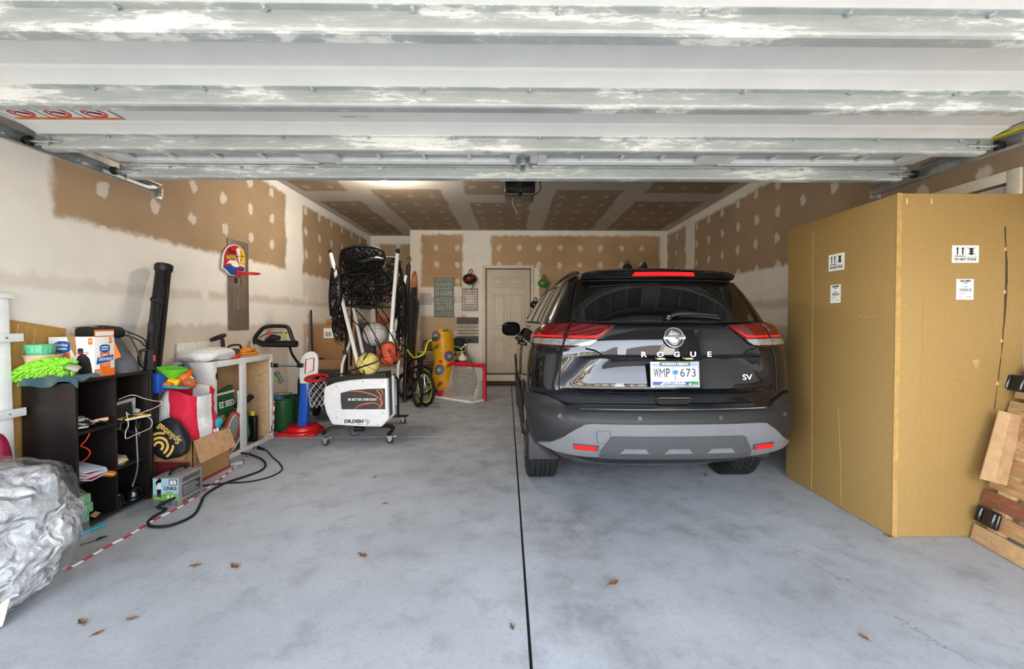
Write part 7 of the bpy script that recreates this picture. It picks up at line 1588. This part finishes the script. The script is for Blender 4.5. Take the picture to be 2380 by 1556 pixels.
poly(t, FX, [(cy_ + (a - cy_) * .93, czz + (b - czz) * .95) for a, b in bp], M((190, 32, 48), .4), 'red_field', .001)
poly(t, FX, wp([(112, 480), (160, 455), (240, 470), (300, 490), (345, 500), (405, 500), (405, 535), (350, 565), (305, 600), (215, 590), (170, 535)]), M((30, 76, 158), .4), 'blue_field', .0016)
poly(t, FX, wp([(310, 205), (370, 230), (405, 290), (416, 360), (410, 470), (370, 480), (330, 470), (320, 380), (330, 300)]), M((232, 196, 40), .4), 'ball_picture', .002)
poly(t, FX, wp([(150, 440), (200, 390), (300, 380), (320, 430), (330, 480), (290, 490), (240, 470), (210, 430)]), WHITEINK, 'splash_print', .0022)
poly(t, FX, wp([(290, 240), (330, 210), (345, 300), (340, 400), (415, 470), (400, 490), (330, 420), (312, 330)]), WHITEINK, 'splash_print', .0024)
for pts in ([(300, 340), (360, 335), (415, 340)], [(355, 265), (370, 350), (345, 420), (410, 460)], [(225, 385), (290, 395), (330, 440)]): MB().tube(spline([V((XL + .0325, pw(*q).y, pw(*q).z)) for q in pts], 4), .003, 4).build('ball_seam_print', INK, t, w=True)
p = pw(228, 270); text('Play', .07, INK, t, frame((XL + .0325, p.y, p.z), (0, 1, .1), (0, -.1, 1)), bold=.0015, w=True, width=.12)
p = pw(225, 350); text('BASKETBALL', .05, M((190, 200, 40), .4), t, frame((XL + .033, p.y, p.z), (0, 1, .15), (0, -.15, 1)), bold=.0018, w=True, width=.16)
rc = pw(330, 575); rr_ = .10
MB().tube([V((XL + .04 + rr_ + rr_ * math.cos(a), rc.y + rr_ * math.sin(a) * .9, rc.z)) for a in [2 * PI * k / 32 for k in range(32)]], .008, 8, closed=True).build('rim', M((216, 40, 36), .35), t, w=True)
MB().box((XL + .03, rc.y - .05, rc.z - .02), (XL + .045, rc.y + .04, rc.z + .03)).build('rim_bracket', M((216, 30, 50), .35), t, bev=.004, w=True)
# ---- wall outlet by the mower
t = thing('wall_outlet', 'white wall outlet plate behind the mower handle', 'outlet', PX(613, 768, XL)); p = PX(613, 768, XL); MB().box((XL, p.y - .035, p.z - .055), (XL + .006, p.y + .035, p.z + .055)).build('plate', WHITEP, t, bev=.002, w=True)
for k in (-1, 1): MB().box((XL + .006, p.y - .017, p.z + k * .022 - .013), (XL + .008, p.y + .017, p.z + k * .022 + .013)).build('socket', M((210, 210, 206), .4), t, w=True)
# ================================================================ right side: tall carton, pallet
TX, TY0, TY1, TH = 2.235, 2.465, 3.42, 2.02
A_ = PZ(2078, 1250); B_ = PZ(1822, 1108)
TX = (A_.x + B_.x) / 2; TY0, TY1 = A_.y, B_.y; TXR = 3.0
M_TALL = mat('golden_carton', (156, 126, 74), .72, var=.03, scale=50, bump=.03)
t = thing('tall_carton', 'man-high ochre carton standing against the right wall beside the car', 'carton', (TX, TY0, 0)); BIG = t
MB().box((TX, TY0, 0), (TXR, TY1, TH)).build('box', M_TALL, t, bev=.008, seg=2, w=True)
FL = NEG_X((TX, 0, 0)); FF = NEG_Y((0, TY0, 0))
def sticker(fr, P0, P1, kind):
    """P0/P1: lower-left and upper-right in frame coordinates"""
    (a, b), (c, d) = P0, P1; w_, h_ = c - a, d - b; T = fr @ Matrix.Translation((a, b, 0))
    o = poly(t, fr, rect(a, b, c, d), WHITEINK, 'shipping_label', .001)
    if kind == 'stack':
        for k in (0, 1):
            x = w_ * (.2 + .2 * k)
            poly(t, T, [(x - w_ * .025, h_ * .46), (x + w_ * .025, h_ * .46), (x + w_ * .025, h_ * .78), (x + w_ * .06, h_ * .78), (x, h_ * .92), (x - w_ * .06, h_ * .78), (x - w_ * .025, h_ * .78)], INK, 'arrow_print', .0014)
        poly(t, T, rect(w_ * .1, h_ * .37, w_ * .48, h_ * .41), INK, 'bar_print', .0014); poly(t, T, rect(w_ * .5, h_ * .36, w_ * .505, h_ * .96), INK, 'rule_print', .0014); poly(t, T, rect(w_ * .06, h_ * .33, w_ * .94, h_ * .342), INK, 'rule_print', .0014)
        for cy in (.52, .66, .8): poly(t, T, [(w_ * .72 + w_ * .075 * q[0], h_ * cy + h_ * .08 * q[1]) for q in ((-1, -.4), (0, -1), (1, -.4), (1, .4), (0, 1), (-1, .4))], INK, 'cube_print', .0014)
        for s_ in (-1, 1): MB().at(T).tube([(w_ * .72 - s_ * w_ * .15, h_ * .45, .0014), (w_ * .72 + s_ * w_ * .15, h_ * .9, .0014)], w_ * .008, 4).build('cross_print', INK, t, w=True)
        text('DO NOT STACK', h_ * .22, INK, t, T @ Matrix.Translation((w_ / 2, h_ * .19, .0014)), width=w_ * .82, bold=.0004, w=True)
    else:
        text('DR.DISH', h_ * .13, INK, t, T @ Matrix.Translation((w_ / 2, h_ * .9, .0014)), width=w_ * .66, bold=.0006, shear=.25, w=True); text('HOME', h_ * .08, INK, t, T @ Matrix.Translation((w_ / 2, h_ * .8, .0014)), bold=.0003, w=True)
        text('210005', h_ * .09, M((120, 120, 120), .6), t, T @ Matrix.Translation((w_ / 2, h_ * .62, .0014)), w=True)
        q = random.Random(4); x = w_ * .16
        while x < w_ * .84:
            b_ = q.choice((.008, .014, .022)) * w_ * 1.3; poly(t, T, rect(x, h_ * .4, x + b_, h_ * .55), INK, 'barcode_bar', .0014); x += b_ + q.choice((.01, .02)) * w_ * 1.4
        poly(t, T, rect(w_ * .1, h_ * .29, w_ * .6, h_ * .31), M((100, 100, 110), .6), 'text_line', .0014); poly(t, T, rect(w_ * .1, h_ * .13, w_ * .3, h_ * .155), M((150, 90, 90), .6), 'text_line', .0014); poly(t, T, rect(w_ * .55, h_ * .12, w_ * .88, h_ * .145), M((90, 90, 120), .6), 'text_line', .0014)
def LF(px, py): p = PX(px, py, TX); return (-p.y, p.z)
def FFc(px, py): p = PY(px, py, TY0); return (p.x, p.z)
def box4(a, b, fn): p, q = fn(*a), fn(*b); return (min(p[0], q[0]), min(p[1], q[1])), (max(p[0], q[0]), max(p[1], q[1]))
sticker(FF, *box4((2212, 611), (2275, 571), FFc), 'stack'); sticker(FF, *box4((2222, 697), (2263, 649), FFc), 'code')
a, b = LF(1926, 632), LF(1963, 593); sticker(FL, (a[0], a[1]), (b[0], a[1] + .115), 'stack'); a, b = LF(1930, 705), LF(1954, 664); sticker(FL, (a[0], a[1]), (b[0], a[1] + .125), 'code')
# creases, scuffs, tape
for pts in ([(1890, 540), (1886, 1140)], ): MB().tube([PX(a, b, TX) + V((-.0005, 0, 0)) for a, b in pts], .0025, 4).build('crease', M((168, 132, 74), .75), t, w=True)
MB().tube([PX(a, b, TX) + V((-.0005, 0, 0)) for a, b in ((1948, 950), (1953, 1060), (1955, 1175))], .002, 4).build('crease', M((176, 140, 82), .75), t, w=True)
for pts in ([(2146, 690), (2142, 960), (2138, 1200)], [(2192, 990), (2188, 1240)], ): MB().tube([PY(a, b, TY0) + V((0, -.0005, 0)) for a, b in pts], .0025, 4).build('crease', M((170, 134, 76), .75), t, w=True)
MB().box((TX - .002, TY0 - .002, .0), (TX + .028, TY0 + .0, TH)).build('corner_fold', M((172, 137, 80), .7), t, w=True)
for a, b in ((2000, 735), (2010, 738), (2020, 737), (2030, 736), (1960, 735)): p = PX(a, b, TX); MB().box(p + V((-.001, -.012, -.002)), p + V((.001, .012, .002))).build('scuff', M((186, 156, 104), .8), t, w=True)
p = PY(2268, 845, TY0); MB().prism([(-.02, .02), (.02, .025), (.015, -.02), (-.005, -.03)], .0012, frame(p, (1, 0, 0), (0, 0, 1))).build('tape_piece', M((178, 144, 92), .2), t, w=True)
for a in ((2095, 458), (2165, 462), (2108, 462)): p = PY(*a, TY0); MB().box(p + V((-.004, -.001, -.03)), p + V((.004, .001, 0))).build('tape_piece', M((214, 184, 130), .3), t, w=True)
q = random.Random(8); L_ = []; Rr = []
for k in range(31):
    f = k / 30; px = interp([(0, 2336), (.25, 2340), (.45, 2336), (.7, 2327), (1, 2311)], f); py = 527 + 425 * f; c = PY(px, py, TY0); w_ = .0045 * math.sin(PI * min(1, f * 1.3 + .08)) + .0015
    L_.append((c.x - w_ + q.uniform(-.002, .002), c.z)); Rr.append((c.x + w_ + q.uniform(-.002, .002), c.z))
MB().prism(L_ + Rr[::-1], .0012, FF, -.0005).build('tear', M((70, 52, 34), .9), t, w=True)
for k in (4, 11, 19, 26): x, z = L_[k]; MB().prism([(x, z), (x - .012, z + .004), (x - .002, z + .022)], .006, FF, .0).build('torn_edge', M((214, 182, 132), .8), t, w=True)
# ---- pallet leaning on the right wall
P0 = PZ(2258, 1252); P0.y = TY0 - .022; uA = (PZ(2380, 1322) - PZ(2258, 1252)); uA.z = 0; uA.normalize()
T_ = V((XR - .045, P0.y, 1.03)); vA = (T_ - V((P0.x, P0.y, 0))); vA.y = 0; Lp = vA.length; vA.normalize()
nA = uA.cross(vA).normalized()
if nA.x > 0: nA = -nA
t = thing('wooden_pallet', 'wooden slat pallet leaning on the right wall in front of the tall carton', 'pallet', P0)
def slat_mat(nm, a, b):
    t = NT(nm); co = t.coord('Object'); mp = t.new('Mapping'); mp.inputs['Scale'].default_value = (14, 2.2, 26); t.l.new(co, mp.inputs[0])
    n = t.noise(2.4, 6, .65, mp.outputs[0]); t.l.new(t.ramp(n, [(.3, a), (.55, tuple((x + y) / 2 for x, y in zip(a, b))), (.72, b)]), t.b.inputs['Base Color']); t.b.inputs['Roughness'].default_value = .75; t.bump(n, .3, .004); return t.m
SM = [slat_mat('pallet_pine', (166, 122, 80), (212, 174, 128)), slat_mat('pallet_red', (120, 72, 50), (168, 110, 80)), slat_mat('pallet_pale', (176, 140, 100), (222, 190, 148)), slat_mat('pallet_dark', (86, 54, 40), (126, 86, 66))]
FP_ = Matrix((uA, vA, nA)).transposed().to_4x4(); FP_.translation = V((P0.x, P0.y, 0))
N_S = 10; pitch = Lp / N_S; Ls = 1.1
kinds = [2, 0, 1, 0, 0, 2, 0, 2, 0, 3]
stg = [0, .018, .0, .03, .02, .03, .015, .0, .025, .04]
for k in range(N_S):
    z0 = k * pitch + (.004 if k else .0); MB().at(FP_).box((stg[k] * .6, z0, .0), (Ls, z0 + pitch * (.80 if k else .86), .016)).build('slat', SM[kinds[k]], t, bev=.002, w=True)
for x in (.06, .52, Ls - .14): MB().at(FP_).box((x, .01, -.035), (x + .08, Lp - .01, 0)).build('stringer', SM[2], t, bev=.002, w=True)
MB().at(FP_).box((.2, .012, .0165), (.5, pitch * .8, .018)).build('card_strip', M((190, 156, 108), .8), t, w=True)
MF = mat('black_moulded_plastic', (16, 17, 19), .22, coat=.3)
for (px, py) in ((2300, 1205), (2366, 892)):
    # foot moulding on the slat face
    d = ray(px, py); o = V((0, 0, CAMZ)); s_ = (FP_.translation + nA * .018 - o).dot(nA) / d.dot(nA); c = FP_.inverted() @ (o + d * s_)
    g = MB().at(FP_ @ Matrix.Translation((c.x, c.y, .017))); g.box((-.07, -.048, 0), (.07, .048, .022)); f_ = g.build('plastic_foot', MF, t, bev=.012, seg=3, w=True)
    for q_ in (-.04, .04): MB().at(FP_ @ Matrix.Translation((c.x, c.y, .017))).cyl((q_, -.04, .018), (q_, .04, .018), .017, n=14).build('foot_ridge', MF, f_, bev=.004, w=True)
for k in range(N_S):
    for x in (.09, .12): MB().at(FP_).cyl((x, (k + .4) * pitch, .015), (x, (k + .4) * pitch, .0168), .0025, n=8).build('nail', M((60, 50, 44), .5, .5), t, w=True)
t = thing('cardboard_flap', 'creased tan cardboard strip wedged between the pallet and the tall carton', 'cardboard', PY(2305, 1040, TY0 - .06))
cp = [PY(2300, 950, TY0 - .02), PY(2326, 957, TY0 - .055), PY(2354, 963, TY0 - .05), PY(2316, 1122, TY0 - .1), PY(2287, 1114, TY0 - .105), PY(2256, 1106, TY0 - .06)]
cp = [V((p.x, p.y - .05, p.z)) for p in cp]
nrm = V((.0, 1, 0)); g = MB(); g.add(cp + [p + nrm * .006 for p in cp], [(0, 1, 4, 5), (1, 2, 3, 4), (6, 11, 10, 7), (7, 10, 9, 8), (0, 6, 7, 1), (1, 7, 8, 2), (2, 8, 9, 3), (3, 9, 10, 4), (4, 10, 11, 5), (5, 11, 6, 0)]); g.build('strip', mat('tan_card', (178, 144, 104), .8), t, w=True, smooth=False)
# ---- leaves and crumbs on the floor
M_LEAF = mat('dry_leaf', (126, 88, 56), .85, var=.2); q = random.Random(2)
for k, (px, py, s_) in enumerate(((843, 1294, .05), (545, 1320, .055), (455, 1317, .04), (1427, 1358, .05), (1190, 1461, .03), (1640, 1106, .045), (870, 1111, .03), (2008, 1484, .03), (895, 1172, .03), (1352, 1101, .03), (305, 1441, .03), (227, 1475, .03), (190, 1450, .045), (2065, 1248, .04))):
    s_ *= .6; p = PZ(px, py); t = thing('dry_leaf', ('curled dry leaf left of the floor joint below the white machine', 'broad dry leaf on the near left floor', 'thin dry leaf left of the broad one', 'dry leaf on the floor well behind the car', 'small dark leaf beside the joint at the bottom', 'dry leaf just behind the right rear tyre', 'small leaf on the floor in front of the white machine', 'tiny dark leaf at the lower right', 'small leaf scrap in the middle of the left slab', 'small leaf under the rear bumper', 'dark leaf speck right of the clear bag', 'lower dark leaf speck near the clear bag', 'slim leaf next to the clear bag', 'leaf at the corner of the tall carton')[k], 'leaf', p, (0, 0, q.uniform(0, 6)), 'dry leaves on the floor')
    def lf(u, v, s_=s_): x = (u - .5) * 2; w_ = .42 * math.sin(PI * min(max(u, .02), .98)) * (1 + .35 * math.sin(u * 17)); return V((x * s_, (v - .5) * 2 * w_ * s_, .003 + .22 * s_ * (abs(v - .5) * 2) ** 2 + .12 * s_ * x * x))
    MB().sheet(lf, 12, 5, .0008).build('blade', M_LEAF, t); MB().tube([(-s_, 0, .004), (-s_ * 1.5, .0, .006)], .0012, 4).build('stalk', M_LEAF, t)
